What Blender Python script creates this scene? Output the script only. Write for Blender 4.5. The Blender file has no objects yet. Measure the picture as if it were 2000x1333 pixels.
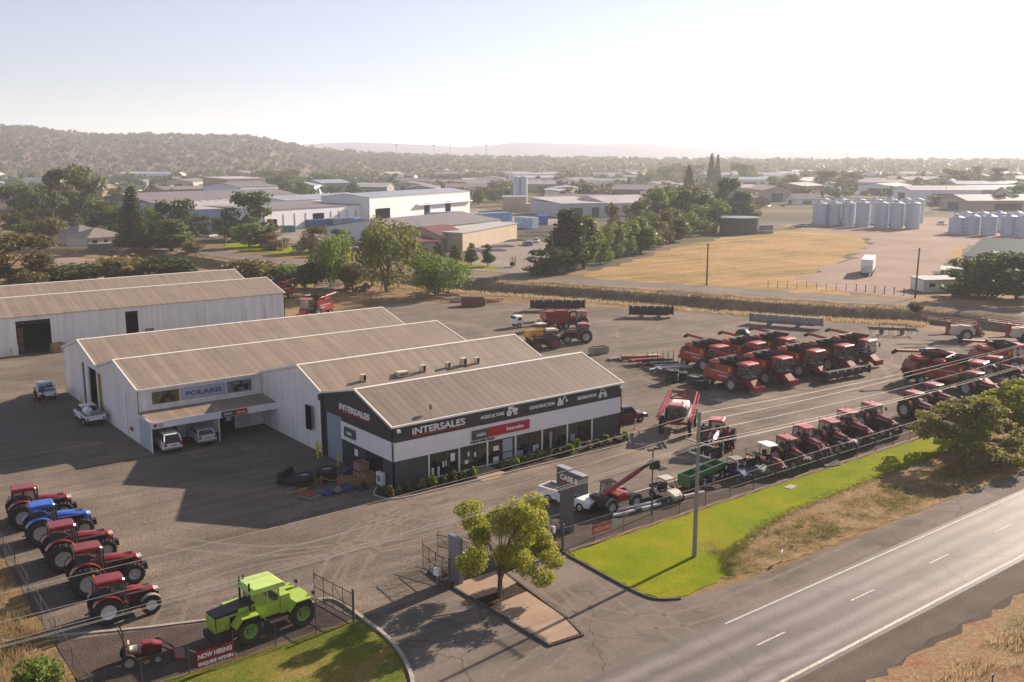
import bpy, math, random
import numpy as np
from mathutils import Vector, Matrix
R = math.radians
# ---------------------------------------------------------------- camera, sky, sun
# World axes: X runs along the show room's front wall, Y away from the road, Z up.
CAM = (-39.753, -66.789, 27.0)
PITCH = math.atan((666.5 - 308) / 1905.0)
FW = Vector((math.cos(R(52)), math.sin(R(52)), 0)); RT = Vector((math.sin(R(52)), -math.cos(R(52)), 0))
sc = bpy.context.scene
cd = bpy.data.cameras.new("camera"); cam = bpy.data.objects.new("camera", cd); sc.collection.objects.link(cam)
cam.location = CAM
look = FW * math.cos(PITCH) + Vector((0, 0, -math.sin(PITCH)))
cam.rotation_euler = look.to_track_quat('-Z', 'Y').to_euler()
cd.sensor_width = 36.0; cd.lens = 36.0 * 1905 / 2000; cd.clip_start = 0.5; cd.clip_end = 40000
sc.camera = cam
SUN_EL = 24.0; SUN_AZ = 7.0           # azimuth from +X towards +Y
w = bpy.data.worlds.new("World"); sc.world = w; w.use_nodes = True
nt = w.node_tree; bg = nt.nodes["Background"]
sky = nt.nodes.new("ShaderNodeTexSky"); sky.sky_type = 'NISHITA'; sky.sun_disc = False
sky.sun_elevation = R(SUN_EL); sky.sun_rotation = R(90 - SUN_AZ)
sky.air_density = 1.0; sky.dust_density = 0.12; sky.ozone_density = 2.2; sky.altitude = 200
hs = nt.nodes.new("ShaderNodeHueSaturation"); hs.inputs["Saturation"].default_value = 0.50; nt.links.new(sky.outputs[0], hs.inputs["Color"])
tint = nt.nodes.new("ShaderNodeMix"); tint.data_type = 'RGBA'; tint.blend_type = 'MULTIPLY'; tint.inputs[0].default_value = 1.0; tint.inputs[7].default_value = (0.98, 0.955, 1.05, 1)
nt.links.new(hs.outputs[0], tint.inputs[6]); nt.links.new(tint.outputs[2], bg.inputs[0]); bg.inputs[1].default_value = 0.059
sl = bpy.data.lights.new("sun", 'SUN'); so = bpy.data.objects.new("sun", sl); sc.collection.objects.link(so)
sl.energy = 5.0; sl.angle = R(0.6); sl.color = (1.0, 0.82, 0.66)
sv = Vector((math.cos(R(SUN_EL)) * math.cos(R(SUN_AZ)), math.cos(R(SUN_EL)) * math.sin(R(SUN_AZ)), math.sin(R(SUN_EL))))
so.rotation_euler = sv.to_track_quat('Z', 'Y').to_euler()
sc.view_settings.view_transform = 'Standard'; sc.view_settings.look = 'None'
sc.view_settings.exposure = 1.12; sc.view_settings.gamma = 1.0
sc.cycles.max_bounces = 6; sc.cycles.diffuse_bounces = 2; sc.cycles.volume_bounces = 1
sc.cycles.transparent_max_bounces = 12; sc.cycles.caustics_reflective = False; sc.cycles.caustics_refractive = False
col = sc.collection

def PX(px, py, z=0.0):
    "ground point (height z) seen at a photo pixel of the 2000 px wide picture"
    X = px - 1000.0; Y = py - 666.5
    fw = 1905 * math.cos(PITCH) - Y * math.sin(PITCH); dn = 1905 * math.sin(PITCH) + Y * math.cos(PITCH)
    t = (27.0 - z) / dn
    p = FW * (fw * t) + RT * (X * t)
    return (CAM[0] + p.x, CAM[1] + p.y)
def HT(px, py, top):
    "height of something standing at (px,py) whose top shows at row top"
    x, y = PX(px, py); d = (x - CAM[0]) * FW.x + (y - CAM[1]) * FW.y
    t = math.tan(PITCH + math.atan((top - 666.5) / 1905.0))
    return 27.0 - d * t

# ---------------------------------------------------------------- materials
MATS = {}
ALB = 0.80
def _n(m, t, **k):
    n = m.node_tree.nodes.new(t)
    for a, b in k.items(): setattr(n, a, b)
    return n
def surf(name, c, rough=0.6, metal=0.0, var=0.12, scale=1.5, spec=0.4, coat=0.0, bump=0.0, bscale=20.0, c2=None, grime=0.0):
    if name in MATS: return MATS[name]
    m = bpy.data.materials.new(name); m.use_nodes = True; MATS[name] = m
    t = m.node_tree; b = t.nodes["Principled BSDF"]; L = t.links.new
    b.inputs["Roughness"].default_value = rough; b.inputs["Metallic"].default_value = metal
    b.inputs["Specular IOR Level"].default_value = spec; b.inputs["Coat Weight"].default_value = coat
    b.inputs["Coat Roughness"].default_value = 0.15
    tc = _n(m, "ShaderNodeTexCoord"); no = _n(m, "ShaderNodeTexNoise")
    no.inputs["Scale"].default_value = scale; no.inputs["Detail"].default_value = 5; no.inputs["Roughness"].default_value = 0.65
    L(tc.outputs["Object"], no.inputs["Vector"])
    cr = _n(m, "ShaderNodeValToRGB"); cr.color_ramp.elements[0].position = 0.3; cr.color_ramp.elements[1].position = 0.7
    a = tuple(max(0, x * (1 - var)) for x in c); e = c2 if c2 else tuple(min(1, x * (1 + var)) for x in c)
    cr.color_ramp.elements[0].color = (*a, 1); cr.color_ramp.elements[1].color = (*e, 1)
    L(no.outputs["Fac"], cr.inputs["Fac"]); last = cr.outputs["Color"]
    if grime > 0:
        n2 = _n(m, "ShaderNodeTexNoise"); n2.inputs["Scale"].default_value = scale * 5; n2.inputs["Detail"].default_value = 8
        L(tc.outputs["Object"], n2.inputs["Vector"])
        mr = _n(m, "ShaderNodeMapRange"); mr.inputs[1].default_value = 0.48; mr.inputs[2].default_value = 0.72; mr.inputs[4].default_value = grime
        L(n2.outputs["Fac"], mr.inputs[0])
        mx = _n(m, "ShaderNodeMix", data_type='RGBA'); L(mr.outputs[0], mx.inputs[0]); L(last, mx.inputs[6])
        mx.inputs[7].default_value = (0.12, 0.09, 0.065, 1); last = mx.outputs[2]
    L(last, b.inputs["Base Color"])
    if bump > 0:
        n3 = _n(m, "ShaderNodeTexNoise"); n3.inputs["Scale"].default_value = bscale; n3.inputs["Detail"].default_value = 6
        L(tc.outputs["Object"], n3.inputs["Vector"])
        bp = _n(m, "ShaderNodeBump"); bp.inputs["Strength"].default_value = bump; bp.inputs["Distance"].default_value = 0.05
        L(n3.outputs["Fac"], bp.inputs["Height"]); L(bp.outputs[0], b.inputs["Normal"])
    return m
def ground(name, stops, scale=0.15, fine=6.0, rough=0.92, spec=0.10, streak=None, streak_amt=0.3, bump=0.4, fine_amt=0.35, bscale=9.0, ysplit=None):
    "large soft patches between stops colours, overlaid with fine grain and optional streaks"
    m = bpy.data.materials.new(name); m.use_nodes = True; MATS[name] = m
    t = m.node_tree; b = t.nodes["Principled BSDF"]; L = t.links.new
    b.inputs["Roughness"].default_value = rough; b.inputs["Specular IOR Level"].default_value = spec
    stops = [(p, tuple(x * ALB for x in c)) for p, c in stops]
    tc = _n(m, "ShaderNodeTexCoord"); no = _n(m, "ShaderNodeTexNoise"); no.inputs["Scale"].default_value = scale
    no.inputs["Detail"].default_value = 7; no.inputs["Roughness"].default_value = 0.62; no.inputs["Distortion"].default_value = 0.4
    L(tc.outputs["Object"], no.inputs["Vector"])
    cr = _n(m, "ShaderNodeValToRGB"); e = cr.color_ramp.elements
    e[0].position = stops[0][0]; e[0].color = (*stops[0][1], 1); e[1].position = stops[-1][0]; e[1].color = (*stops[-1][1], 1)
    for p, c in stops[1:-1]:
        q = e.new(p); q.color = (*c, 1)
    L(no.outputs["Fac"], cr.inputs["Fac"]); last = cr.outputs["Color"]
    def overlay(fac_socket, amt, lo, hi):
        nonlocal last
        mr = _n(m, "ShaderNodeMapRange"); mr.inputs[1].default_value = lo; mr.inputs[2].default_value = hi
        mr.inputs[3].default_value = 1 - amt; mr.inputs[4].default_value = 1 + amt
        L(fac_socket, mr.inputs[0])
        vm = _n(m, "ShaderNodeVectorMath", operation='SCALE'); L(last, vm.inputs[0]); L(mr.outputs[0], vm.inputs["Scale"]); last = vm.outputs[0]
    nf = _n(m, "ShaderNodeTexNoise"); nf.inputs["Scale"].default_value = fine; nf.inputs["Detail"].default_value = 8; nf.inputs["Roughness"].default_value = 0.75
    L(tc.outputs["Object"], nf.inputs["Vector"]); overlay(nf.outputs["Fac"], fine_amt, 0.3, 0.7)
    if streak:
        for (rot, sx, sy, amt) in streak:
            mp = _n(m, "ShaderNodeMapping"); mp.inputs["Rotation"].default_value = (0, 0, R(rot)); mp.inputs["Scale"].default_value = (sx, sy, 1)
            L(tc.outputs["Object"], mp.inputs["Vector"])
            ns = _n(m, "ShaderNodeTexNoise"); ns.inputs["Scale"].default_value = 1; ns.inputs["Detail"].default_value = 4; ns.inputs["Distortion"].default_value = 0.25
            L(mp.outputs[0], ns.inputs["Vector"]); overlay(ns.outputs["Fac"], amt, 0.32, 0.68)
    L(last, b.inputs["Base Color"])
    if bump:
        bp = _n(m, "ShaderNodeBump"); bp.inputs["Strength"].default_value = bump; bp.inputs["Distance"].default_value = 0.06
        n3 = _n(m, "ShaderNodeTexNoise"); n3.inputs["Scale"].default_value = bscale; n3.inputs["Detail"].default_value = 5
        L(tc.outputs["Object"], n3.inputs["Vector"]); L(n3.outputs["Fac"], bp.inputs["Height"]); L(bp.outputs[0], b.inputs["Normal"])
    return m
def cracks(m, scale, amt):
    t = m.node_tree; b = t.nodes["Principled BSDF"]; L = t.links.new; last = b.inputs["Base Color"].links[0].from_socket
    tc = _n(m, "ShaderNodeTexCoord"); nz = _n(m, "ShaderNodeTexNoise"); nz.inputs["Scale"].default_value = 0.8; L(tc.outputs["Object"], nz.inputs["Vector"])
    ad = _n(m, "ShaderNodeVectorMath", operation='MULTIPLY_ADD'); L(nz.outputs["Color"], ad.inputs[0]); ad.inputs[1].default_value = (1.2, 1.2, 0); L(tc.outputs["Object"], ad.inputs[2])
    vo = _n(m, "ShaderNodeTexVoronoi", feature='DISTANCE_TO_EDGE'); vo.inputs["Scale"].default_value = scale; L(ad.outputs[0], vo.inputs["Vector"])
    mr = _n(m, "ShaderNodeMapRange"); mr.inputs[1].default_value = 0.0; mr.inputs[2].default_value = 0.012; mr.inputs[3].default_value = 1 - amt; mr.inputs[4].default_value = 1.0; L(vo.outputs["Distance"], mr.inputs[0])
    n2 = _n(m, "ShaderNodeTexNoise"); n2.inputs["Scale"].default_value = 0.35; n2.inputs["Detail"].default_value = 3; L(tc.outputs["Object"], n2.inputs["Vector"])
    m2 = _n(m, "ShaderNodeMapRange"); m2.inputs[1].default_value = 0.58; m2.inputs[2].default_value = 0.66; m2.inputs[3].default_value = 1.0; m2.inputs[4].default_value = 0.78; L(n2.outputs["Fac"], m2.inputs[0])
    mu = _n(m, "ShaderNodeMath", operation='MULTIPLY'); L(mr.outputs[0], mu.inputs[0]); L(m2.outputs[0], mu.inputs[1])
    vm = _n(m, "ShaderNodeVectorMath", operation='SCALE'); L(last, vm.inputs[0]); L(mu.outputs[0], vm.inputs["Scale"]); L(vm.outputs[0], b.inputs["Base Color"])
def rings(m, centres, amt, pitch):
    "faint circular wheel marks round turning points"
    t = m.node_tree; b = t.nodes["Principled BSDF"]; L = t.links.new; last = b.inputs["Base Color"].links[0].from_socket
    tc = _n(m, "ShaderNodeTexCoord"); nz = _n(m, "ShaderNodeTexNoise"); nz.inputs["Scale"].default_value = 0.05; nz.inputs["Detail"].default_value = 2; L(tc.outputs["Object"], nz.inputs["Vector"])
    for (cx, cy) in centres:
        d = _n(m, "ShaderNodeVectorMath", operation='DISTANCE'); L(tc.outputs["Object"], d.inputs[0]); d.inputs[1].default_value = (cx, cy, 0)
        a = _n(m, "ShaderNodeMath", operation='MULTIPLY_ADD'); L(nz.outputs["Fac"], a.inputs[0]); a.inputs[1].default_value = 9.0; L(d.outputs["Value"], a.inputs[2])
        n1 = _n(m, "ShaderNodeTexNoise", noise_dimensions='1D'); L(a.outputs[0], n1.inputs["W"]); n1.inputs["Scale"].default_value = 1.0 / pitch; n1.inputs["Detail"].default_value = 4
        fo = _n(m, "ShaderNodeMapRange"); fo.inputs[1].default_value = 8; fo.inputs[2].default_value = 34; fo.inputs[3].default_value = amt; fo.inputs[4].default_value = 0.0; L(d.outputs["Value"], fo.inputs[0])
        c = _n(m, "ShaderNodeMath", operation='SUBTRACT'); L(n1.outputs["Fac"], c.inputs[0]); c.inputs[1].default_value = 0.5
        e = _n(m, "ShaderNodeMath", operation='MULTIPLY'); L(c.outputs[0], e.inputs[0]); L(fo.outputs[0], e.inputs[1])
        f = _n(m, "ShaderNodeMath", operation='ADD'); L(e.outputs[0], f.inputs[0]); f.inputs[1].default_value = 1.0
        vm = _n(m, "ShaderNodeVectorMath", operation='SCALE'); L(last, vm.inputs[0]); L(f.outputs[0], vm.inputs["Scale"]); last = vm.outputs[0]
    L(last, b.inputs["Base Color"])
def ribbed(name, c, axis=0, pitch=0.76, depth=0.25, rough=0.45, var=0.10, seam=0.0, metal=0.0, grime=0.25, rib=0.0):
    "profiled metal sheet: ribs repeat along axis (0 X, 1 Y)"
    m = surf(name, c, rough, metal, var, 0.35, 0.5)
    t = m.node_tree; b = t.nodes["Principled BSDF"]; L = t.links.new
    base = b.inputs["Base Color"].links[0].from_socket
    tc = _n(m, "ShaderNodeTexCoord"); sp = _n(m, "ShaderNodeSeparateXYZ"); L(tc.outputs["Object"], sp.inputs[0])
    def saw(sock, p):
        d = _n(m, "ShaderNodeMath", operation='DIVIDE'); L(sock, d.inputs[0]); d.inputs[1].default_value = p
        f = _n(m, "ShaderNodeMath", operation='FRACT'); L(d.outputs[0], f.inputs[0]); return f.outputs[0]
    s = saw(sp.outputs[axis], pitch)
    a = _n(m, "ShaderNodeMapRange"); a.inputs[1].default_value = 0.0; a.inputs[2].default_value = 0.22
    a.inputs[3].default_value = 1 - depth; a.inputs[4].default_value = 1.0; L(s, a.inputs[0])
    # sheet-to-sheet tone
    fl = _n(m, "ShaderNodeMath", operation='DIVIDE'); L(sp.outputs[axis], fl.inputs[0]); fl.inputs[1].default_value = pitch
    f2 = _n(m, "ShaderNodeMath", operation='FLOOR'); L(fl.outputs[0], f2.inputs[0])
    wn = _n(m, "ShaderNodeTexWhiteNoise", noise_dimensions='1D'); L(f2.outputs[0], wn.inputs["W"])
    w2 = _n(m, "ShaderNodeMapRange"); w2.inputs[3].default_value = 0.93; w2.inputs[4].default_value = 1.05; L(wn.outputs["Value"], w2.inputs[0])
    mu = _n(m, "ShaderNodeMath", operation='MULTIPLY'); L(a.outputs[0], mu.inputs[0]); L(w2.outputs[0], mu.inputs[1])
    fac = mu.outputs[0]
    if seam:
        s2 = saw(sp.outputs[1 - axis], seam)
        a2 = _n(m, "ShaderNodeMapRange"); a2.inputs[1].default_value = 0.0; a2.inputs[2].default_value = 0.12
        a2.inputs[3].default_value = 0.86; a2.inputs[4].default_value = 1.0; L(s2, a2.inputs[0])
        m2 = _n(m, "ShaderNodeMath", operation='MULTIPLY'); L(fac, m2.inputs[0]); L(a2.outputs[0], m2.inputs[1]); fac = m2.outputs[0]
    # run-off streaks
    if grime:
        mp = _n(m, "ShaderNodeMapping"); sc_ = [0.9, 0.9, 0.12] if axis < 2 else [1, 1, 1]
        sc_[1 - axis] = 0.05 if depth > 0.0 else 0.9
        mp.inputs["Scale"].default_value = sc_; L(tc.outputs["Object"], mp.inputs["Vector"])
        ns = _n(m, "ShaderNodeTexNoise"); ns.inputs["Scale"].default_value = 1.4; ns.inputs["Detail"].default_value = 6; L(mp.outputs[0], ns.inputs["Vector"])
        a3 = _n(m, "ShaderNodeMapRange"); a3.inputs[1].default_value = 0.35; a3.inputs[2].default_value = 0.65
        a3.inputs[3].default_value = 1 - grime; a3.inputs[4].default_value = 1.0; L(ns.outputs["Fac"], a3.inputs[0])
        m3 = _n(m, "ShaderNodeMath", operation='MULTIPLY'); L(fac, m3.inputs[0]); L(a3.outputs[0], m3.inputs[1]); fac = m3.outputs[0]
    vm = _n(m, "ShaderNodeVectorMath", operation='SCALE'); L(base, vm.inputs[0]); L(fac, vm.inputs["Scale"]); L(vm.outputs[0], b.inputs["Base Color"])
    bp = _n(m, "ShaderNodeBump"); bp.inputs["Strength"].default_value = 0.5; bp.inputs["Distance"].default_value = 0.04
    L(a.outputs[0], bp.inputs["Height"]); L(bp.outputs[0], b.inputs["Normal"])
    return m
def foliage(name, c, c2, trans=0.3, dark=0.5):
    m = bpy.data.materials.new(name); m.use_nodes = True; MATS[name] = m
    t = m.node_tree; b = t.nodes["Principled BSDF"]; L = t.links.new
    b.inputs["Roughness"].default_value = 0.6; b.inputs["Specular IOR Level"].default_value = 0.25
    g = _n(m, "ShaderNodeNewGeometry"); cr = _n(m, "ShaderNodeValToRGB"); e = cr.color_ramp.elements
    e[0].color = (*[x * dark for x in c], 1); e[1].color = (*c2, 1); q = e.new(0.45); q.color = (*c, 1)
    tc = _n(m, "ShaderNodeTexCoord"); no = _n(m, "ShaderNodeTexNoise"); no.inputs["Scale"].default_value = 0.9; L(tc.outputs["Object"], no.inputs["Vector"])
    oi = _n(m, "ShaderNodeObjectInfo")
    ad = _n(m, "ShaderNodeMath", operation='ADD'); L(g.outputs["Random Per Island"], ad.inputs[0]); L(no.outputs["Fac"], ad.inputs[1])
    a2 = _n(m, "ShaderNodeMath", operation='ADD'); L(ad.outputs[0], a2.inputs[0]); L(oi.outputs["Random"], a2.inputs[1])
    mu = _n(m, "ShaderNodeMath", operation='MULTIPLY'); L(a2.outputs[0], mu.inputs[0]); mu.inputs[1].default_value = 0.36
    L(mu.outputs[0], cr.inputs["Fac"]); L(cr.outputs[0], b.inputs["Base Color"])
    tr = _n(m, "ShaderNodeBsdfTranslucent"); L(cr.outputs[0], tr.inputs["Color"])
    mx = _n(m, "ShaderNodeMixShader"); mx.inputs[0].default_value = trans
    L(b.outputs[0], mx.inputs[1]); L(tr.outputs[0], mx.inputs[2]); L(mx.outputs[0], t.nodes["Material Output"].inputs[0])
    return m
def glassy(name, c=(0.02, 0.025, 0.03), rough=0.08):
    return surf(name, c, rough, 0.0, 0.3, 0.8, 0.8)
RED = surf("case red paint", (0.19, 0.010, 0.010), 0.36, coat=0.35, var=0.15, grime=0.18)
ORED = surf("combine red paint", (0.25, 0.016, 0.009), 0.42, coat=0.2, var=0.15, grime=0.22)
DRED = surf("dull red paint", (0.22, 0.02, 0.02), 0.5, coat=0.1, var=0.2, grime=0.3)
ROOFR = surf("red cab roof with highlight tint", (0.42, 0.085, 0.065), 0.38, coat=0.4, var=0.15, grime=0.1)  # pinkish highlight reflection on the roofs is put into this paint colour
BLUE = surf("tractor blue paint", (0.02, 0.10, 0.46), 0.36, coat=0.3, grime=0.12)
LIME = surf("lime green paint", (0.33, 0.46, 0.055), 0.42, coat=0.2, grime=0.15)
GREEN = surf("implement green paint", (0.055, 0.16, 0.06), 0.5, grime=0.25)
YEL = surf("machine yellow paint", (0.62, 0.30, 0.015), 0.5, grime=0.25)
YEL2 = surf("bollard yellow paint", (0.60, 0.50, 0.03), 0.5, grime=0.15)
WHITE = surf("white paint", (0.78, 0.78, 0.77), 0.38, coat=0.2, var=0.05, grime=0.12)
CREAM = surf("cream plastic", (0.62, 0.56, 0.42), 0.5, var=0.08, grime=0.15)
BLACK = surf("black paint", (0.018, 0.018, 0.02), 0.5, var=0.3)
DARK = surf("dark chassis metal", (0.035, 0.032, 0.030), 0.75, var=0.4, scale=3, grime=0.4)
RUBBER = surf("tyre rubber", (0.028, 0.027, 0.026), 0.85, var=0.3, scale=4, grime=0.35)
RIMW = surf("silver wheel rim", (0.40, 0.39, 0.38), 0.5, var=0.2, scale=3, grime=0.45)
RIMS = surf("clean silver rim", (0.62, 0.62, 0.62), 0.4, var=0.08, grime=0.1)
RIMG = surf("green wheel rim", (0.22, 0.38, 0.05), 0.5, grime=0.3)
RIMY = surf("yellow wheel rim", (0.55, 0.28, 0.03), 0.5, grime=0.3)
STEEL = surf("galvanised steel", (0.42, 0.43, 0.44), 0.45, 0.6, var=0.12)
GREY = surf("grey painted metal", (0.22, 0.22, 0.23), 0.5, var=0.1)
GLASS = glassy("cab glass", (0.10, 0.12, 0.115), 0.05)
GLASS.node_tree.nodes["Principled BSDF"].inputs["Alpha"].default_value = 0.42
GLASSD = glassy("dark window glass", (0.012, 0.014, 0.016), 0.07)
LAMP = surf("lamp lens", (0.75, 0.75, 0.72), 0.2)
ORANGE = surf("orange plastic", (0.75, 0.13, 0.04), 0.5)
WOOD = surf("weathered timber", (0.26, 0.15, 0.08), 0.8, var=0.3, scale=4, c2=(0.36, 0.23, 0.13))
RUST = surf("rusty steel", (0.13, 0.055, 0.035), 0.8, var=0.4, scale=2.5, c2=(0.24, 0.12, 0.08))
CONC = surf("pale concrete", (0.34, 0.30, 0.26), 0.85, var=0.15, scale=2, grime=0.2)
BARK = surf("tree bark", (0.12, 0.085, 0.06), 0.9, var=0.35, scale=6)
SKIN = surf("skin", (0.45, 0.24, 0.16), 0.6)

# ---------------------------------------------------------------- mesh helpers
class MB:
    def __init__(s, M=None): s.v = []; s.f = []; s.m = []; s.M = M
    def add(s, vs, fs, mi=0):
        o = len(s.v)
        if s.M is not None: vs = [tuple(s.M @ Vector(q)) for q in vs]
        s.v += [tuple(q) for q in vs]; s.f += [tuple(o + i for i in f) for f in fs]; s.m += [mi] * len(fs); return s
    def box(s, x0, x1, y0, y1, z0, z1, mi=0, tx=1.0, ty=1.0):
        cx, cy = (x0 + x1) / 2, (y0 + y1) / 2; hx, hy = (x1 - x0) / 2, (y1 - y0) / 2
        v = [(cx + a * hx, cy + b * hy, z0) for a, b in ((-1, -1), (1, -1), (1, 1), (-1, 1))]
        v += [(cx + a * hx * tx, cy + b * hy * ty, z1) for a, b in ((-1, -1), (1, -1), (1, 1), (-1, 1))]
        return s.add(v, [(3, 2, 1, 0), (4, 5, 6, 7), (0, 1, 5, 4), (1, 2, 6, 5), (2, 3, 7, 6), (3, 0, 4, 7)], mi)
    def prism(s, prof, y0, y1, mi=0, ax='y'):
        "profile in (x,z) pushed along y (or (y,z) along x, or (x,y) along z)"
        n = len(prof)
        def P(p, t): return (p[0], t, p[1]) if ax == 'y' else ((t, p[0], p[1]) if ax == 'x' else (p[0], p[1], t))
        v = [P(p, y0) for p in prof] + [P(p, y1) for p in prof]
        return s.add(v, [tuple(range(n)), tuple(range(2 * n - 1, n - 1, -1))] + [(i, n + i, n + (i + 1) % n, (i + 1) % n) for i in range(n)], mi)
    def tube(s, pts, r, n=6, mi=0, cap=True, r1=None):
        pts = [Vector(p) for p in pts]; V = []; F = []; k = len(pts)
        for i, p in enumerate(pts):
            d = (pts[min(i + 1, k - 1)] - pts[max(i - 1, 0)]).normalized()
            a = d.orthogonal() if abs(d.z) > 0.95 else d.cross(Vector((0, 0, 1))); a.normalize(); b = d.cross(a)
            rr = r if r1 is None else r + (r1 - r) * i / (k - 1)
            V += [tuple(p + (a * math.cos(2 * math.pi * j / n) + b * math.sin(2 * math.pi * j / n)) * rr) for j in range(n)]
        for i in range(k - 1):
            F += [(i * n + j, i * n + (j + 1) % n, (i + 1) * n + (j + 1) % n, (i + 1) * n + j) for j in range(n)]
        if cap: F += [tuple(range(n - 1, -1, -1)), tuple((k - 1) * n + j for j in range(n))]
        return s.add(V, F, mi)
    def lathe(s, prof, c, axis='y', n=20, mi=0, cap=True):
        "profile of (radius, offset along axis) round centre c"
        V = []; F = []; k = len(prof)
        for (r, t) in prof:
            for j in range(n):
                a = 2 * math.pi * j / n; p, q = r * math.cos(a), r * math.sin(a)
                V.append((c[0] + p, c[1] + t, c[2] + q) if axis == 'y' else ((c[0] + p, c[1] + q, c[2] + t) if axis == 'z' else (c[0] + t, c[1] + p, c[2] + q)))
        for i in range(k - 1): F += [(i * n + j, i * n + (j + 1) % n, (i + 1) * n + (j + 1) % n, (i + 1) * n + j) for j in range(n)]
        if prof[0] == prof[-1]: cap = False
        if cap and prof[0][0] > 1e-4: F.append(tuple(range(n - 1, -1, -1)))
        if cap and prof[-1][0] > 1e-4: F.append(tuple((k - 1) * n + j for j in range(n)))
        return s.add(V, F, mi)
    def loft(s, secs, mi=0):
        "secs: list of equal-length rings of 3d points"
        n = len(secs[0]); V = [p for r in secs for p in r]; F = []
        for i in range(len(secs) - 1): F += [(i * n + j, i * n + (j + 1) % n, (i + 1) * n + (j + 1) % n, (i + 1) * n + j) for j in range(n)]
        F += [tuple(range(n - 1, -1, -1)), tuple((len(secs) - 1) * n + j for j in range(n))]
        return s.add(V, F, mi)
    def build(s, name, mats, parent=None, smooth=False, loc=None):
        me = bpy.data.meshes.new(name); me.from_pydata(s.v, [], s.f)
        if not isinstance(mats, (list, tuple)): mats = [mats]
        for q in mats: me.materials.append(q)
        me.polygons.foreach_set("material_index", s.m)
        if smooth: me.polygons.foreach_set("use_smooth", [True] * len(s.f))
        me.update(); o = bpy.data.objects.new(name, me); col.objects.link(o)
        if parent: o.parent = parent
        if loc: o.location = loc
        return o
def ring(x, w, z0, z1, ch=0.12, wt=None):
    "rounded-top cross section at x"
    wt = w if wt is None else wt
    return [(x, -w, z0), (x, -w, z1 - ch), (x, -wt + ch, z1), (x, wt - ch, z1), (x, w, z1 - ch), (x, w, z0)]
def tag(o, label=None, cat=None, group=None, kind=None):
    if label: o["label"] = label
    if cat: o["category"] = cat
    if group: o["group"] = group
    if kind: o["kind"] = kind
    return o
def empty(name, loc, rz=0.0, label=None, cat=None, group=None):
    o = bpy.data.objects.new(name, None); col.objects.link(o); o.empty_display_size = 0.5
    o.location = (loc[0], loc[1], loc[2] if len(loc) > 2 else 0); o.rotation_euler = (0, 0, rz); return tag(o, label, cat, group)
def dup(o, loc=None, rz=None, label=None, group=None, parent=None, scale=None):
    c = o.copy(); col.objects.link(c); c.parent = parent
    if loc is not None: c.location = (loc[0], loc[1], loc[2] if len(loc) > 2 else 0)
    if rz is not None: c.rotation_euler = (0, 0, rz)
    if label: c["label"] = label
    if group: c["group"] = group
    if scale: c.scale = scale if isinstance(scale, (tuple, list)) else (scale,) * 3
    for ch in KIDS.get(o.name, []) or [q for q in o.children]:
        d = dup(ch, parent=c)
    return c
KIDS = {}
def text(s, size, mat, parent=None, name="lettering", origin=(0, 0, 0), xdir=(1, 0, 0), updir=(0, 0, 1), ext=0.02, width=None, bold=0.0, align='LEFT', shear=0.0):
    cu = bpy.data.curves.new(name, 'FONT'); cu.body = s; cu.size = size; cu.extrude = ext; cu.offset = bold; cu.align_x = align; cu.shear = shear
    cu.resolution_u = 3
    t = bpy.data.objects.new("tmp", cu); col.objects.link(t)
    me = bpy.data.meshes.new_from_object(t); col.objects.unlink(t); bpy.data.objects.remove(t)
    xs = [v.co.x for v in me.vertices]; wd = max(xs) - min(xs); k = (width / wd) if width else 1.0; x0 = min(xs) if align == 'LEFT' else 0
    X = Vector(xdir).normalized(); U = Vector(updir).normalized(); N = X.cross(U)
    for v in me.vertices:
        c = v.co.copy(); p = Vector(origin) + X * ((c.x - x0) * k) + U * c.y + N * c.z; v.co = p
    me.materials.clear(); me.materials.append(mat); me.name = name
    o = bpy.data.objects.new(name, me); col.objects.link(o)
    if parent: o.parent = parent
    return o
# ---------------------------------------------------------------- ground and roads
rng = random.Random(4)
def sheet(name, pts, mat, z, jitter=0.0, step=1.2, kind='structure', th=0.0):
    "flat polygon; edges subdivided and roughened"
    out = []; n = len(pts)
    for i in range(n):
        a = Vector(pts[i]); b = Vector(pts[(i + 1) % n]); L = (b - a).length
        k = max(1, int(L / step)) if jitter else 1
        for j in range(k):
            p = a.lerp(b, j / k)
            if jitter: p = p + Vector((rng.uniform(-jitter, jitter), rng.uniform(-jitter, jitter)))
            out.append((p.x, p.y))
    me = bpy.data.meshes.new(name)
    from mathutils.geometry import tessellate_polygon
    tri = tessellate_polygon([[Vector((x, y, 0)) for x, y in out]])
    v = [(x, y, z) for x, y in out]; f = []
    for t in tri:
        a, b, c = [Vector(out[i]) for i in t]
        f.append(t if (b - a).cross(c - a) > 0 else (t[0], t[2], t[1]))
    if th:
        k = len(v); v += [(x, y, z - th) for x, y in out]
        f += [(i, k + i, k + (i + 1) % k, (i + 1) % k) for i in range(k)]
    me.from_pydata(v, [], f); me.materials.append(mat); me.update()
    o = bpy.data.objects.new(name, me); col.objects.link(o)
    if kind: o["kind"] = kind
    return o
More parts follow.
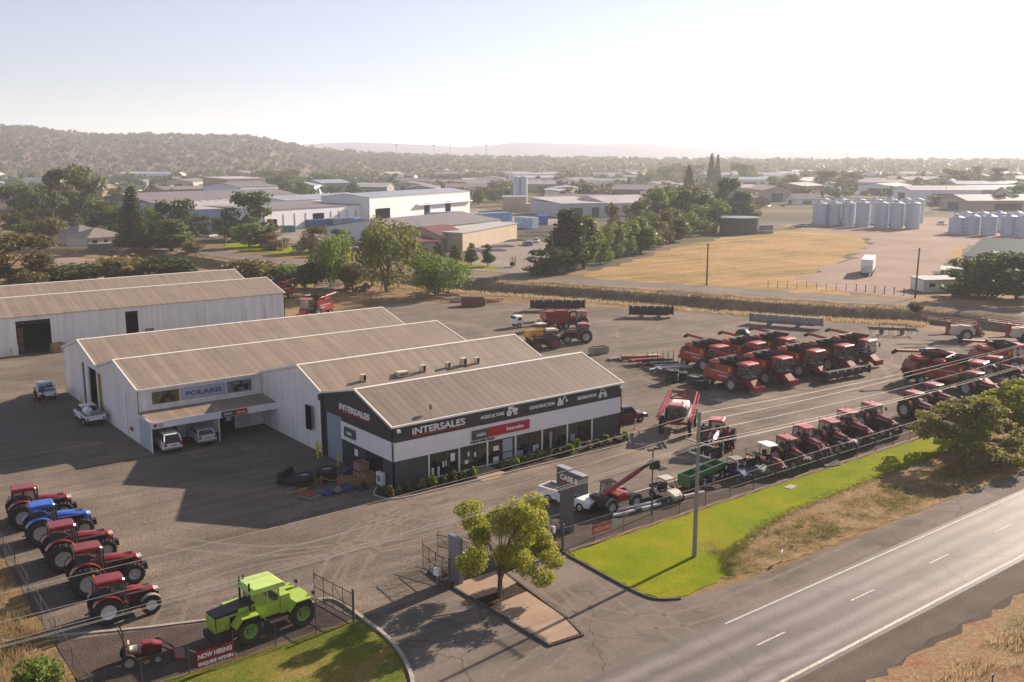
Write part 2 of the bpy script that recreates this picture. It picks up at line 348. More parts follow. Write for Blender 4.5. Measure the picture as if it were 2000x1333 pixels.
def strip(name, line, w, mat, z, h=0.0, kind='structure', taper=False):
    "ribbon of width w along a polyline, raised by h as a kerb"
    P = [Vector(p) for p in line]; L = []; Rr = []
    for i, p in enumerate(P):
        d = (P[min(i + 1, len(P) - 1)] - P[max(i - 1, 0)]).normalized(); n = Vector((-d.y, d.x))
        L.append(p + n * w / 2); Rr.append(p - n * w / 2)
    k = len(P); mb = MB()
    v = [(q.x, q.y, z + h) for q in L] + [(q.x, q.y, z + h) for q in Rr]
    f = [(i, k + i, k + i + 1, i + 1) for i in range(k - 1)]
    if h:
        v += [(q.x, q.y, z - 0.05) for q in L] + [(q.x, q.y, z - 0.05) for q in Rr]
        f += [(2 * k + i, i, i + 1, 2 * k + i + 1) for i in range(k - 1)] + [(k + i, 3 * k + i, 3 * k + i + 1, k + i + 1) for i in range(k - 1)]
        f += [(0, 2 * k, 3 * k, k), (k - 1, 2 * k - 1, 4 * k - 1, 3 * k - 1)]
    mb.add(v, f); o = mb.build(name, mat); o["kind"] = kind; return o
def smooth(line, n=6):
    P = [Vector(p) for p in line]; out = []
    for i in range(len(P) - 1):
        a, b, c, d = P[max(i - 1, 0)], P[i], P[i + 1], P[min(i + 2, len(P) - 1)]
        for j in range(n):
            t = j / n
            out.append(0.5 * ((2 * b) + (-a + c) * t + (2 * a - 5 * b + 4 * c - d) * t * t + (-a + 3 * b - 3 * c + d) * t ** 3))
    out.append(P[-1]); return [tuple(p) for p in out]
G_DRY = ground("dry grass and dirt", [(0.3, (0.17, 0.11, 0.06)), (0.5, (0.27, 0.18, 0.09)), (0.68, (0.35, 0.24, 0.13))], 0.06, 1.2, bump=0.5)
G_FAR = ground("far paddocks", [(0.3, (0.05, 0.055, 0.025)), (0.45, (0.09, 0.085, 0.045)), (0.6, (0.17, 0.135, 0.08)), (0.75, (0.26, 0.20, 0.13))], 0.012, 0.2, bump=0)
G_YARD = ground("gravel yard", [(0.3, (0.132, 0.110, 0.092)), (0.5, (0.195, 0.161, 0.133)), (0.7, (0.275, 0.222, 0.177))], 0.11, 3.2, rough=0.93,
                streak=[(3, 0.05, 1.3, 0.09), (28, 0.06, 1.1, 0.09), (-38, 0.05, 1.0, 0.09), (75, 0.05, 0.9, 0.08)], bump=0.8, bscale=5, fine_amt=0.30)
rings(G_YARD, ((66, 6), (-22, -30), (10, 36)), 0.9, 1.1)
G_CONC = ground("concrete apron", [(0.3, (0.150, 0.128, 0.108)), (0.7, (0.20, 0.172, 0.145))], 0.12, 4.0, streak=[(0, 0.08, 0.7, 0.08)], bump=0.15, fine_amt=0.12)
G_ROAD2 = ground("worn bitumen lane", [(0.3, (0.16, 0.145, 0.135)), (0.7, (0.23, 0.21, 0.195))], 0.1, 4.0, bump=0.2, fine_amt=0.12)
G_LAWN = ground("watered lawn", spec=0.05, stops=[(0.28, (0.155, 0.225, 0.004)), (0.45, (0.215, 0.27, 0.005)), (0.58, (0.27, 0.29, 0.008)), (0.74, (0.33, 0.29, 0.03))], scale=0.28, fine=5.0, bump=0.9, bscale=14, fine_amt=0.25)
G_LAWN2 = ground("patchy lawn", spec=0.05, stops=[(0.28, (0.10, 0.14, 0.02)), (0.47, (0.16, 0.18, 0.03)), (0.58, (0.25, 0.21, 0.05)), (0.72, (0.33, 0.24, 0.10))], scale=0.28, fine=5.0, bump=1.0, bscale=14, fine_amt=0.4)
G_VERGE = ground("dry verge", spec=0.05, stops=[(0.28, (0.13, 0.125, 0.04)), (0.42, (0.24, 0.17, 0.08)), (0.58, (0.36, 0.25, 0.13)), (0.75, (0.26, 0.155, 0.09))], scale=0.35, fine=3.5, bump=1.0, bscale=8, fine_amt=0.5)
G_RDIRT = ground("orange dirt and straw", spec=0.05, stops=[(0.28, (0.17, 0.125, 0.06)), (0.45, (0.33, 0.24, 0.13)), (0.6, (0.33, 0.18, 0.105)), (0.78, (0.30, 0.145, 0.085))], scale=0.22, fine=3.0, bump=1.0, bscale=6, fine_amt=0.45)
G_FIELD = ground("golden paddock", spec=0.05, stops=[(0.28, (0.20, 0.175, 0.06)), (0.42, (0.34, 0.235, 0.10)), (0.55, (0.42, 0.275, 0.125)), (0.72, (0.50, 0.33, 0.145))], scale=0.045, fine=0.9, streak=[(28, 0.02, 0.30, 0.16), (-30, 0.02, 0.5, 0.10)], bump=0.3)
G_GRAV = ground("pinkish gravel drive", [(0.3, (0.26, 0.185, 0.15)), (0.7, (0.38, 0.28, 0.225))], 0.06, 1.5, bump=0.3, fine_amt=0.15)
G_BANK = ground("weedy drain bank", [(0.3, (0.13, 0.095, 0.06)), (0.5, (0.19, 0.14, 0.09)), (0.7, (0.26, 0.19, 0.12))], 0.3, 1.6, bump=1.0, bscale=3, fine_amt=0.45)
G_MULCH = ground("garden mulch", [(0.3, (0.03, 0.02, 0.014)), (0.7, (0.07, 0.05, 0.035))], 1.5, 9.0, bump=1.0)
G_DARKGR = ground("dark roadside gravel", [(0.3, (0.07, 0.055, 0.048)), (0.7, (0.13, 0.10, 0.085))], 0.5, 9.0, bump=0.8)
PAVE = ground("salmon brick paving", [(0.3, (0.36, 0.255, 0.185)), (0.7, (0.46, 0.34, 0.25))], 0.6, 8.0, bump=0.2, fine_amt=0.15)
def road_mat():
    m = ground("bitumen with wheel paths", spec=0.34, stops=[(0.3, (0.125, 0.108, 0.100)), (0.7, (0.155, 0.135, 0.125))], scale=0.3, fine=8.0, streak=[(0, 0.07, 1.2, 0.10)], bump=0.3, fine_amt=0.18, rough=0.55)
    t = m.node_tree; b = t.nodes["Principled BSDF"]; L = t.links.new; base = b.inputs["Base Color"].links[0].from_socket
    tc = _n(m, "ShaderNodeTexCoord"); sp = _n(m, "ShaderNodeSeparateXYZ"); L(tc.outputs["Object"], sp.inputs[0])
    no = _n(m, "ShaderNodeTexNoise"); no.inputs["Scale"].default_value = 0.3; L(tc.outputs["Object"], no.inputs["Vector"])
    nm = _n(m, "ShaderNodeMath", operation='MULTIPLY_ADD'); L(no.outputs["Fac"], nm.inputs[0]); nm.inputs[1].default_value = 0.5; L(sp.outputs[1], nm.inputs[2])
    mr = _n(m, "ShaderNodeMapRange"); mr.inputs[1].default_value = -38.5; mr.inputs[2].default_value = -32.0; L(nm.outputs[0], mr.inputs[0])
    cr = _n(m, "ShaderNodeValToRGB"); e = cr.color_ramp.elements; e[0].position = 0.0; e[0].color = (0.95,) * 3 + (1,); e[1].position = 1.0; e[1].color = (1.05,) * 3 + (1,)
    for p, c in ((0.08, .95), (0.15, 1.8), (0.24, 0.92), (0.34, 1.7), (0.42, 0.88), (0.54, 0.85), (0.64, 1.65), (0.74, 0.88), (0.86, 1.75), (0.94, 1.05)):
        q = e.new(p); q.color = (c, c, c, 1)
    L(mr.outputs[0], cr.inputs["Fac"])
    vm = _n(m, "ShaderNodeVectorMath", operation='MULTIPLY'); L(base, vm.inputs[0]); L(cr.outputs[0], vm.inputs[1]); L(vm.outputs[0], b.inputs["Base Color"])
    return m
G_ROAD = road_mat(); cracks(G_ROAD, 0.07, 0.25)
LINE = surf("worn road marking", (0.50, 0.46, 0.41), 0.8, var=0.45, scale=6)
# drainage channel: far lip T (seen along the top of the dark bank), near lip N
Tpx = [(100, 487), (250, 490), (375, 500), (475, 515), (600, 524), (800, 538), (950, 551), (1200, 567), (1450, 587), (1625, 598), (1800, 607), (2000, 625)]
T = [Vector(PX(*p)) for p in Tpx]
d0 = (T[0] - T[1]).normalized(); d1 = (T[-1] - T[-2]).normalized()
T = [T[0] + d0 * 260, T[0] + d0 * 120] + T + [T[-1] + d1 * 60, T[-1] + d1 * 220]
def offs(line, k):
    out = []
    for i, p in enumerate(line):
        d = (line[min(i + 1, len(line) - 1)] - line[max(i - 1, 0)]).normalized(); out.append(p + Vector((d.y, -d.x)) * k)
    return out
T = [Vector(p) for p in smooth([tuple(p) for p in T], 8)]
sgn = 1 if (offs(T, 1)[len(T) // 2] - Vector((0, 0))).length < (offs(T, -1)[len(T) // 2] - Vector((0, 0))).length else -1
rows = [(0, 0.0), (-1.6, 0.55), (-4, 0.0), (1.0, -0.25), (3.2, -1.5), (5.5, -2.5), (8, -3.0), (10.5, -2.6), (13, -1.3), (14.8, -0.3), (15.5, 0.0)]
rows = sorted(rows, key=lambda r: r[0]); mb = MB(); V = []
for k, (o_, z_) in enumerate(rows):
    for p in offs(T, sgn * o_):
        jz = 0 if k in (0, len(rows) - 1) else rng.uniform(-0.18, 0.18); V.append((p.x, p.y, z_ + jz))
n = len(T); F = []
for k in range(len(rows) - 1):
    for i in range(n - 1):
        f = (k * n + i, k * n + i + 1, (k + 1) * n + i + 1, (k + 1) * n + i); F.append(f if sgn < 0 else f[::-1])
mb.add(V, F); ch = mb.build("drainage_channel", G_BANK, smooth=True); tag(ch, kind='structure')
near = [tuple(p) for p in offs(T, sgn * 15.5)]; far = [tuple(p) for p in offs(T, sgn * -4)]
# near ground sheet (all of it under the yard sheets)
dl = Vector(near[0]); dr = Vector(near[-1])
sheet("ground", near + [(dr.x + 400, dr.y - 350), (300, -600), (-300, -600), (-500, -100), (dl.x - 400, dl.y + 50)], G_DRY, -0.012)
# far ground to the horizon
BIG = 11000
sheet("far_ground", far[::-1] + [(dl.x - 500, dl.y + 120), (-BIG, 2500), (-BIG, BIG), (BIG, BIG), (BIG, -BIG), (1200, -BIG), (dr.x + 500, dr.y - 420)], G_FAR, -0.01)
# dry reserve between channel and lane
def between(a, b): return [tuple(p) for p in a] + [tuple(p) for p in b][::-1]
band = [tuple(p) for p in offs(T, sgn * -30)]
sheet("dry_reserve", between(far, band), G_DRY, 0.006)
lane_px = [(150, 472), (380, 490), (500, 505), (700, 523), (900, 536), (1050, 543), (1250, 556), (1500, 573), (1800, 597), (1990, 611)]
LN = [Vector(PX(*p)) for p in lane_px]; LN = [LN[0] + (LN[0] - LN[1]).normalized() * 120] + LN + [LN[-1] + (LN[-1] - LN[-2]).normalized() * 120]
LN = smooth([tuple(p) for p in LN], 6)
strip("bitumen_lane", LN, 7.0, G_ROAD2, 0.016)
# paddock and gravel drive beyond the lane
pad = [(1130, 541), (1300, 490), (1470, 452), (1560, 449), (1680, 456), (1700, 480), (1600, 530), (1640, 563), (1660, 579), (1400, 562)]
sheet("golden_paddock", [PX(*p) for p in pad], G_FIELD, 0.024, 2.2, 5)
drv = [(1640, 572), (1560, 545), (1660, 505), (1700, 470), (1680, 458), (1560, 450), (1530, 440), (1640, 430), (1830, 425), (2060, 440), (2100, 500), (1890, 480), (1850, 520), (1800, 548), (1780, 585)]
sheet("gravel_drive", [PX(*p) for p in drv], G_GRAV, 0.034, 2.2, 5)
sheet("grass_strip", [PX(*p) for p in [(1858, 486), (1880, 484), (1878, 512), (1848, 517)]], G_FIELD, 0.045, 0.5, 4)
sheet("pale_dirt", [PX(*p) for p in [(100, 502), (330, 512), (310, 528), (240, 545), (100, 560), (40, 545)]], G_GRAV, 0.008, 0.6, 5)
# timber yard ground across the lane
sheet("pipe_yard", [PX(*p) for p in [(905, 528), (930, 505), (940, 478), (1040, 470), (1080, 478), (1090, 500), (1080, 530), (1030, 536)]], ground("pale yard", [(0.3, (0.22, 0.185, 0.16)), (0.7, (0.36, 0.31, 0.27))], 0.05, 1.5, bump=0), 0.04, 0.5, 5)
sheet("factory_yard", [PX(*p) for p in [(440, 470), (700, 480), (690, 455), (930, 440), (1090, 440), (1095, 428), (930, 408), (500, 440)]], MATS["pale yard"], 0.03)
for k, q in enumerate([[(430, 480), (480, 492), (690, 505), (700, 497), (560, 482), (470, 470)], [(0, 455), (150, 452), (120, 440), (40, 436)], [(880, 520), (960, 528), (980, 524), (900, 514)]]):
    sheet("lawn", [PX(*p) for p in q], G_LAWN, 0.05, 0.5, 5)
# dealership yard
yard = [(-14, -18.5), (-29, -18.5), (-28.4, 8), (-60, 60), (-60, 79), (30, 79), (55, 92), (66, 84), (92, 50), (108, 12), (112, -6), (100, -17), (60, -18.6), (2, -18.6)]
sheet("gravel_yard", yard, G_YARD, 0.0)
sheet("concrete_apron", [(-12.2, 26), (-12.2, 52.4), (-17.5, 55), (-40, 56), (-40, 79.8), (-24, 80), (-8, 79.9), (10, 79.9), (10, 60), (-10, 53), (-12.2, 53), (-21, 53), (-26, 40), (-26, 33), (-17, 31)], G_CONC, 0.004) if False else None
sheet("concrete_apron", [(-12.3, 26.0), (-12.3, 53), (-60, 58), (-60, 40), (-22, 35), (-17, 31)], G_CONC, 0.004)
sheet("forecourt_slab", [(-12.4, 26), (0, 26), (0, 12.5), (-4, 12.5), (-4, 21.5), (-12.6, 21.5)], G_CONC, 0.005)
sheet("side_slab", [(0, 12.4), (0, 1.0), (-3.2, -0.6), (-4.3, 5.5), (-4, 12.4)], G_CONC, 0.006)
# garden bed and kerb in front of the show room
bed = smooth([(-0.9, 1.2), (-1.95, -0.2), (-1.6, -1.7), (-0.2, -2.35), (4, -2.42), (12, -2.5), (20, -2.55), (24.5, -2.4), (26.2, -0.6), (26.3, 0.3)], 5)
sheet("garden_bed", bed + [(26.0, -0.02), (0.0, -0.02)], G_MULCH, 0.02)
strip("kerb", bed, 0.14, CONC, 0.0, 0.10)
sheet("entry_path", [(8.0, -0.02), (9.9, -0.02), (9.9, -2.42), (8.3, -3.1), (6.9, -3.0), (6.9, -2.5)], PAVE, 0.03)
# kerb lines along the machine rows
strip("kerb", [(-31, -8.6), (-24, -12.0), (-17.5, -14.6), (-14.3, -15.1)], 0.22, CONC, 0.0, 0.08)
strip("kerb", smooth([(-14.6, -14.9), (-13.6, -15.6), (-13.5, -19.2), (-13.6, -22), (-14.3, -25), (-15.6, -27.6), (-18, -30)], 5), 0.22, CONC, 0.0, 0.12)
strip("kerb", smooth([(4.8, -13.0), (3.2, -13.4), (2.5, -15), (2.45, -17.5), (2.2, -21), (1.9, -25.5), (2.1, -27.6), (3.4, -28.6)], 5), 0.16, surf("dark kerb", (0.07, 0.06, 0.055), 0.8), 0.0, 0.12)
strip("kerb", [(5.5, -12.9), (20, -12.9), (34, -12.9)], 0.2, CONC, 0.0, 0.06)
sheet("row_gravel", [(2.6, -18.5), (60, -18.5), (96, -17), (96, -12), (60, -12.4), (34, -12.8), (5, -12.8), (3.0, -14)], G_DARKGR, 0.008, 0.1, 1.5)
sheet("row_gravel", [(-14.1, -18.4), (-28.8, -18.4), (-28.8, -10.5), (-24, -12.3), (-17.5, -14.8), (-14.1, -15.3)], G_DARKGR, 0.008, 0.1, 1.5)
# crossover between the gates and the road
G_X = ground("crossover bitumen", [(0.3, (0.155, 0.132, 0.114)), (0.7, (0.26, 0.218, 0.187))], 0.16, 4.0, streak=[(60, 0.05, 0.8, 0.10), (0, 0.06, 1.0, 0.08)], bump=0.4, fine_amt=0.18)
cracks(G_X, 0.16, 0.4)
xo = [(-13.4, -18.5), (2.4, -18.5), (1.9, -25.5), (2.1, -27.5), (3.5, -28.6), (9, -29.4), (14, -29.6), (60, -29.9), (220, -30.2), (220, -33), (-60, -33), (-60, -30), (-18, -30), (-15.6, -27.6), (-14.3, -25), (-13.5, -21)]
sheet("crossover", xo, G_X, 0.004)
sheet("road", [(-200, -38.9), (400, -38.9), (400, -32.1), (-200, -32.1)], G_ROAD, 0.010)
sheet("road_shoulder", [(-200, -41.6), (400, -41.6), (400, -38.9), (-200, -38.9)], ground("shoulder bitumen", [(0.3, (0.12, 0.10, 0.085)), (0.7, (0.17, 0.14, 0.115))], 0.4, 8, streak=[(0, 0.05, 0.9, 0.15)], bump=0.4), 0.006)
def quad(mb, x0, x1, y0, y1, z): mb.add([(x0, y0, z), (x1, y0, z), (x1, y1, z), (x0, y1, z)], [(0, 1, 2, 3)])
mb = MB(); quad(mb, 3.0, 260, -32.52, -32.40, 0.016); quad(mb, -60, 260, -38.62, -38.42, 0.016)
k = -58.0
x = 4.94 - 9.15 * 6
for i in range(40):
    x1 = 4.94 - 9.15 * 6 + 9.15 * i
    if x1 < 2: continue
    quad(mb, x1 - 2.55, x1, -35.31, -35.20, 0.016)
for x1 in (11.6,): pass
o = mb.build("road_marking", LINE); tag(o, kind='structure')
# lawns and verges on the road side
sheet("lawn", smooth([(2.65, -18.9), (20, -18.9), (50, -18.9), (62, -19.2), (61, -21.5), (52, -22.6), (40, -22.8), (30, -23.0), (20, -23.6), (14, -25.0), (10.5, -26.2), (8.6, -27.9), (5.5, -28.4), (3.0, -28.1), (2.1, -26.4), (2.3, -22)], 4), G_LAWN, 0.02, 0.17, 0.5)
sheet("dry_verge", smooth([(8.5, -26), (20, -23.2), (50, -22.2), (62, -18.8), (160, -18.8), (160, -29.9), (60, -29.7), (16, -29.2), (11, -28.8), (8.0, -28.4)], 4), G_VERGE, 0.012, 0.25, 0.8)
sheet("lawn_by_fence", smooth([(-13.8, -18.8), (-20, -18.75), (-34, -18.8), (-40, -26), (-34, -31), (-19, -30), (-16.0, -27.6), (-14.5, -25), (-13.75, -22)], 4), G_LAWN2, 0.02, 0.04, 0.8)
sheet("straw_slope", [(-28.9, -18.4), (-28.5, 8), (-45, 10), (-60, 0), (-60, -30), (-34, -30)], G_VERGE, 0.010, 0.15, 1.0)
sheet("far_verge", [(-60, -41.4), (400, -41.4), (400, -120), (-60, -120)], G_RDIRT, 0.014, 0.3, 1.0)
sheet("gravel_edge", [(-60, -41.0), (400, -41.0), (400, -42.3), (-60, -42.3)], G_DARKGR, 0.008, 0.25, 1.0)  # strip of dark gravel between shoulder and verge
sheet("hedge_dirt", [(3.0, -18.45), (62, -18.5), (62, -18.9), (2.7, -18.85)], surf("bare dirt", (0.22, 0.14, 0.09), 0.95, var=0.3), 0.024, 0.07, 0.5)
# paved median with the tree well
sheet("median_paving", [(-6.75, -18.3), (-2.9, -18.3), (-3.3, -20.6), (-5.0, -20.9), (-6.75, -20.8)], PAVE, 0.10, th=0.15)
sheet("median_paving", [(-6.8, -22.3), (-3.6, -22.0), (-4.0, -26.0), (-4.7, -28.2), (-6.8, -28.0)], PAVE, 0.10, th=0.15)
sheet("tree_well", [(-6.75, -20.8), (-5.0, -20.9), (-3.3, -20.6), (-3.6, -22.0), (-6.8, -22.3)], G_MULCH, 0.05)
strip("kerb", [(-6.85, -15.6), (-6.85, -28.2), (-4.6, -28.4), (-3.9, -26), (-2.8, -18.2), (-2.6, -15.6)], 0.15, MATS["dark kerb"], 0.0, 0.13)
sheet("median_dirt", [(-6.8, -15.6), (-2.7, -15.6), (-2.85, -18.3), (-6.8, -18.3)], G_DARKGR, 0.03)
# worn tyre arcs in the gravel
TRK = surf("compacted wheel track", (0.29, 0.235, 0.185), 0.95, var=0.2, scale=3); 
def track(pxs, ws=0.35, gap=1.6):
    L = [Vector(p) for p in smooth([PX(*p) for p in pxs], 6)]
    mb = MB()
    for s in (-1, 1):
        c = offs(L, s * gap / 2); a = offs([Vector(q) for q in c], ws / 2); b = offs([Vector(q) for q in c], -ws / 2); k = len(a)
        z = 0.0035 if max(p_[1] for p_ in pxs) < 1120 else 0.0072
        mb.add([(q.x, q.y, z) for q in a] + [(q.x, q.y, z) for q in b], [(i, i + 1, k + i + 1, k + i) for i in range(k - 1)])
    o = mb.build("tyre_tracks", TRK); o["kind"] = 'structure'
TRK.node_tree.nodes["Principled BSDF"].inputs["Alpha"].default_value = 0.45
track([(1080, 690), (1180, 668), (1250, 655), (1278, 640), (1262, 625), (1230, 615)])
track([(1090, 697), (1200, 676), (1290, 668), (1360, 672)])
track([(1260, 735), (1400, 790), (1550, 790), (1700, 750), (1755, 700), (1720, 670)])
track([(1230, 790), (1400, 812), (1600, 790), (1750, 735), (1790, 700), (1740, 665)], 0.3)
track([(600, 1080), (800, 1060), (960, 1010), (1150, 920), (1280, 870)])
track([(700, 1100), (760, 1010), (860, 985), (1000, 960)], 0.3)
track([(330, 1060), (560, 1075), (760, 1020), (900, 950), (1010, 925)], 0.35)
track([(640, 1140), (700, 1040), (800, 990), (930, 960)], 0.35)
track([(660, 1160), (740, 1030), (840, 980), (980, 945)], 0.3)
track([(1130, 1085), (1260, 1195), (1420, 1290), (1560, 1400)], 0.25, 1.5)
track([(1040, 1110), (1120, 1180), (1290, 1215), (1500, 1150), (1700, 1060)], 0.3, 1.6)
track([(1000, 1333), (1100, 1240), (1060, 1150), (900, 1040), (700, 1010)], 0.3, 1.6)
track([(300, 1333), (360, 1150), (520, 1090), (760, 1060), (900, 1010)], 0.3)
track([(620, 625), (800, 620), (980, 650), (1100, 640), (1300, 630)], 0.4)
# ---------------------------------------------------------------- dealership buildings
ROOFM = ribbed("beige corrugated roof", (0.285, 0.222, 0.165), 0, 0.80, 0.24, 0.55, 0.09, seam=3.3, grime=0.22)
ROOFG = ribbed("showroom roof", (0.215, 0.168, 0.13), 0, 0.80, 0.32, 0.5, 0.09, seam=1.15, grime=0.12)
WALLW = ribbed("white sheet wall along X", (0.80, 0.77, 0.75), 0, 0.40, 0.07, 0.5, 0.03, grime=0.10)
WALLWY = ribbed("white sheet wall along Y", (0.80, 0.77, 0.75), 1, 0.40, 0.07, 0.5, 0.03, grime=0.10)
CHAR = surf("charcoal cladding", (0.040, 0.038, 0.040), 0.55, var=0.12)
CHAR2 = surf("charcoal wall panel", (0.055, 0.055, 0.060), 0.6, var=0.15)
BANDW = surf("light grey panel", (0.76, 0.74, 0.74), 0.5, var=0.04, grime=0.05)
TRIM = surf("white metal trim", (0.80, 0.76, 0.70), 0.45, var=0.05)
ROLL = ribbed("grey roller door", (0.27, 0.31, 0.36), 0, 0.9, 0.02, 0.5, 0.05, grime=0.05)
LETW = surf("white lettering", (0.80, 0.80, 0.80), 0.5, var=0.03)
LETK = surf("black lettering", (0.02, 0.02, 0.02), 0.6)
LETB = surf("blue lettering", (0.03, 0.04, 0.32), 0.5)
SIGNR = surf("red sign panel", (0.40, 0.02, 0.025), 0.5, var=0.05)
SIGNG = surf("dark grey sign panel", (0.07, 0.07, 0.08), 0.5, var=0.08)
SIGNP = surf("silver sign panel", (0.36, 0.38, 0.42), 0.45, var=0.05)
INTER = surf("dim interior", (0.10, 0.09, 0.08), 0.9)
def wall(mb, p0, p1, z0, z1, ops=(), th=0.14, mi=0):
    "wall from p0 to p1 (inside to the left), openings (s0,s1,z0,z1)"
    d = Vector((p1[0] - p0[0], p1[1] - p0[1])); L = d.length; d.normalize(); nrm = Vector((-d.y, d.x))
    S = sorted({0, L} | {max(0, min(L, o[0])) for o in ops} | {max(0, min(L, o[1])) for o in ops})
    Z = sorted({z0, z1} | {o[2] for o in ops if z0 < o[2] < z1} | {o[3] for o in ops if z0 < o[3] < z1})
    for i in range(len(S) - 1):
        for j in range(len(Z) - 1):
            sm, zm = (S[i] + S[i + 1]) / 2, (Z[j] + Z[j + 1]) / 2
            if any(o[0] < sm < o[1] and o[2] < zm < o[3] for o in ops): continue
            a = Vector(p0) + d * S[i]; b = Vector(p0) + d * S[i + 1]; c = b + nrm * th; e = a + nrm * th
            v = [(q.x, q.y, z) for z in (Z[j], Z[j + 1]) for q in (a, b, c, e)]
            mb.add(v, [(3, 2, 1, 0), (4, 5, 6, 7), (0, 1, 5, 4), (1, 2, 6, 5), (2, 3, 7, 6), (3, 0, 4, 7)], mi)
def slab(mb, a, b, c, d, t=0.06, mi=0):
    "thin roof plane through 4 corners (a,b eave; c,d ridge)"
    lo = [(p[0], p[1], p[2] - t) for p in (a, b, c, d)]
    mb.add([a, b, c, d] + lo, [(0, 1, 2, 3), (7, 6, 5, 4), (0, 4, 5, 1), (1, 5, 6, 2), (2, 6, 7, 3), (3, 7, 4, 0)], mi)
def bay_roof(par, mat, x0, x1, ya, za, yr, zr, yb, zb, name="roof", ov=0.12):
    r = MB(); slab(r, (x0 - ov, ya, za), (x1 + ov, ya, za), (x1 + ov, yr, zr), (x0 - ov, yr, zr))
    slab(r, (x0 - ov, yr, zr), (x1 + ov, yr, zr), (x1 + ov, yb, zb), (x0 - ov, yb, zb)); o = r.build(name, mat, par)
    c = MB(); w_ = 0.16
    c.add([(x0 - ov, yr - w_, zr - w_ * (zr - za) / (yr - ya) + 0.025), (x1 + ov, yr - w_, zr - w_ * (zr - za) / (yr - ya) + 0.025), (x1 + ov, yr, zr + 0.045), (x0 - ov, yr, zr + 0.045),
           (x1 + ov, yr + w_, zr - w_ * (zr - zb) / (yb - yr) + 0.025), (x0 - ov, yr + w_, zr - w_ * (zr - zb) / (yb - yr) + 0.025)], [(0, 1, 2, 3), (3, 2, 4, 5)])
    c.build("ridge_cap", TRIM, o)
    for xx in (x0 - ov, x1 + ov):
        b = MB()
        for (p, q) in (((ya, za), (yr, zr)), ((yr, zr), (yb, zb))):
            b.add([(xx - 0.07, p[0], p[1] - 0.16), (xx + 0.07, p[0], p[1] - 0.16), (xx + 0.07, q[0], q[1] - 0.16), (xx - 0.07, q[0], q[1] - 0.16),
                   (xx - 0.07, p[0], p[1] + 0.035), (xx + 0.07, p[0], p[1] + 0.035), (xx + 0.07, q[0], q[1] + 0.035), (xx - 0.07, q[0], q[1] + 0.035)],
                  [(3, 2, 1, 0), (4, 5, 6, 7), (0, 1, 5, 4), (1, 2, 6, 5), (2, 3, 7, 6), (3, 0, 4, 7)])
        b.build("barge_board", TRIM, o)
    return o
# ---- show room
S = empty("showroom", (0, 0, 0), 0, "charcoal and pale grey show room with big white lettering along the drive", "showroom")
op_f = [(3.5, 22.2, 0.12, 2.33)]
lw = MB()
wall(lw, (0, 0), (26, 0), 0, 2.34, op_f); wall(lw, (26, 0), (26, 12.3), 0, 5.35)
wall(lw, (0, 8.75), (0, 0), 0, 2.36, [(8.75 - 4.6, 8.75 - 1.65, 0.25, 2.3), (0.15, 3.35, 0.0, 2.3)])
lw.build("lower_wall", CHAR2, S)
g = MB(); wall(g, (-0.03, 12.3), (-0.03, 11.62), 0, 5.4); wall(g, (-0.03, 11.62), (-0.03, -0.03), 4.0, 5.36, [(0, 2.9, 3.9, 4.28)])
g.add([(-0.03, -0.03, 5.36), (-0.03, 6.0, 7.34), (-0.03, 12.3, 5.9), (-0.03, 12.3, 5.36), (0.11, -0.03, 5.36), (0.11, 6.0, 7.34), (0.11, 12.3, 5.9), (0.11, 12.3, 5.36)], [(0, 1, 2, 3), (7, 6, 5, 4), (0, 4, 5, 1), (1, 5, 6, 2)])
wall(g, (-0.03, -0.03), (26.03, -0.03), 3.93, 5.36); wall(g, (26.03, -0.03), (26.03, 3), 3.93, 5.3)
g.build("fascia", CHAR, S)
b = MB(); wall(b, (-0.06, -0.06), (26.06, -0.06), 2.34, 3.93); wall(b, (-0.06, 8.8), (-0.06, -0.06), 2.36, 3.99); wall(b, (26.06, -0.06), (26.06, 8), 2.34, 3.93)
b.build("white_band", BANDW, S)
rd = MB(); rd.box(0.02, 0.08, 8.78, 11.6, 0, 4.26)
for k in range(14): rd.box(0.0, 0.03, 8.78, 11.6, 0.1 + 0.3 * k, 0.13 + 0.3 * k)
rd.build("roller_door", ROLL, S)
gl = MB(); gl.box(3.5, 22.2, 0.06, 0.09, 0.12, 2.33); wg = gl.build("window", GLASSD, S)
mu = MB()
for x in (3.5, 6.63, 9.67, 12.84, 15.96, 19.05, 22.2): mu.box(x - 0.07, x + 0.07, -0.03, 0.10, 0.0, 2.33)
mu.box(3.5, 22.2, 0.0, 0.1, 0.08, 0.2); mu.build("mullion", TRIM, wg)
for x in (5.1, 8.2, 11.3, 14.4, 17.5, 20.6): tr_ = MB(); tr_.box(x - 0.025, x + 0.025, 0.0, 0.1, 0.2, 2.33); tr_.build("frame", DARK, wg)
tr_ = MB(); tr_.box(10.2, 12.8, -0.01, 0.08, 0.95, 1.02); tr_.build("rail", DARK, wg)
gs = MB(); gs.box(0.06, 0.09, 1.65, 4.6, 0.25, 2.3); gs.build("window", GLASSD, S)
dd = MB(); dd.box(0.03, 0.08, 5.45, 8.55, 0, 2.28); dd.box(0.0, 0.03, 6.9, 6.95, 0, 2.28); do_ = dd.build("door", surf("dark navy door", (0.03, 0.035, 0.05), 0.5), S)
pp = MB(); pp.box(-0.01, 0.01, 5.9, 6.5, 1.35, 1.95); pp.build("notice", WHITE, do_)
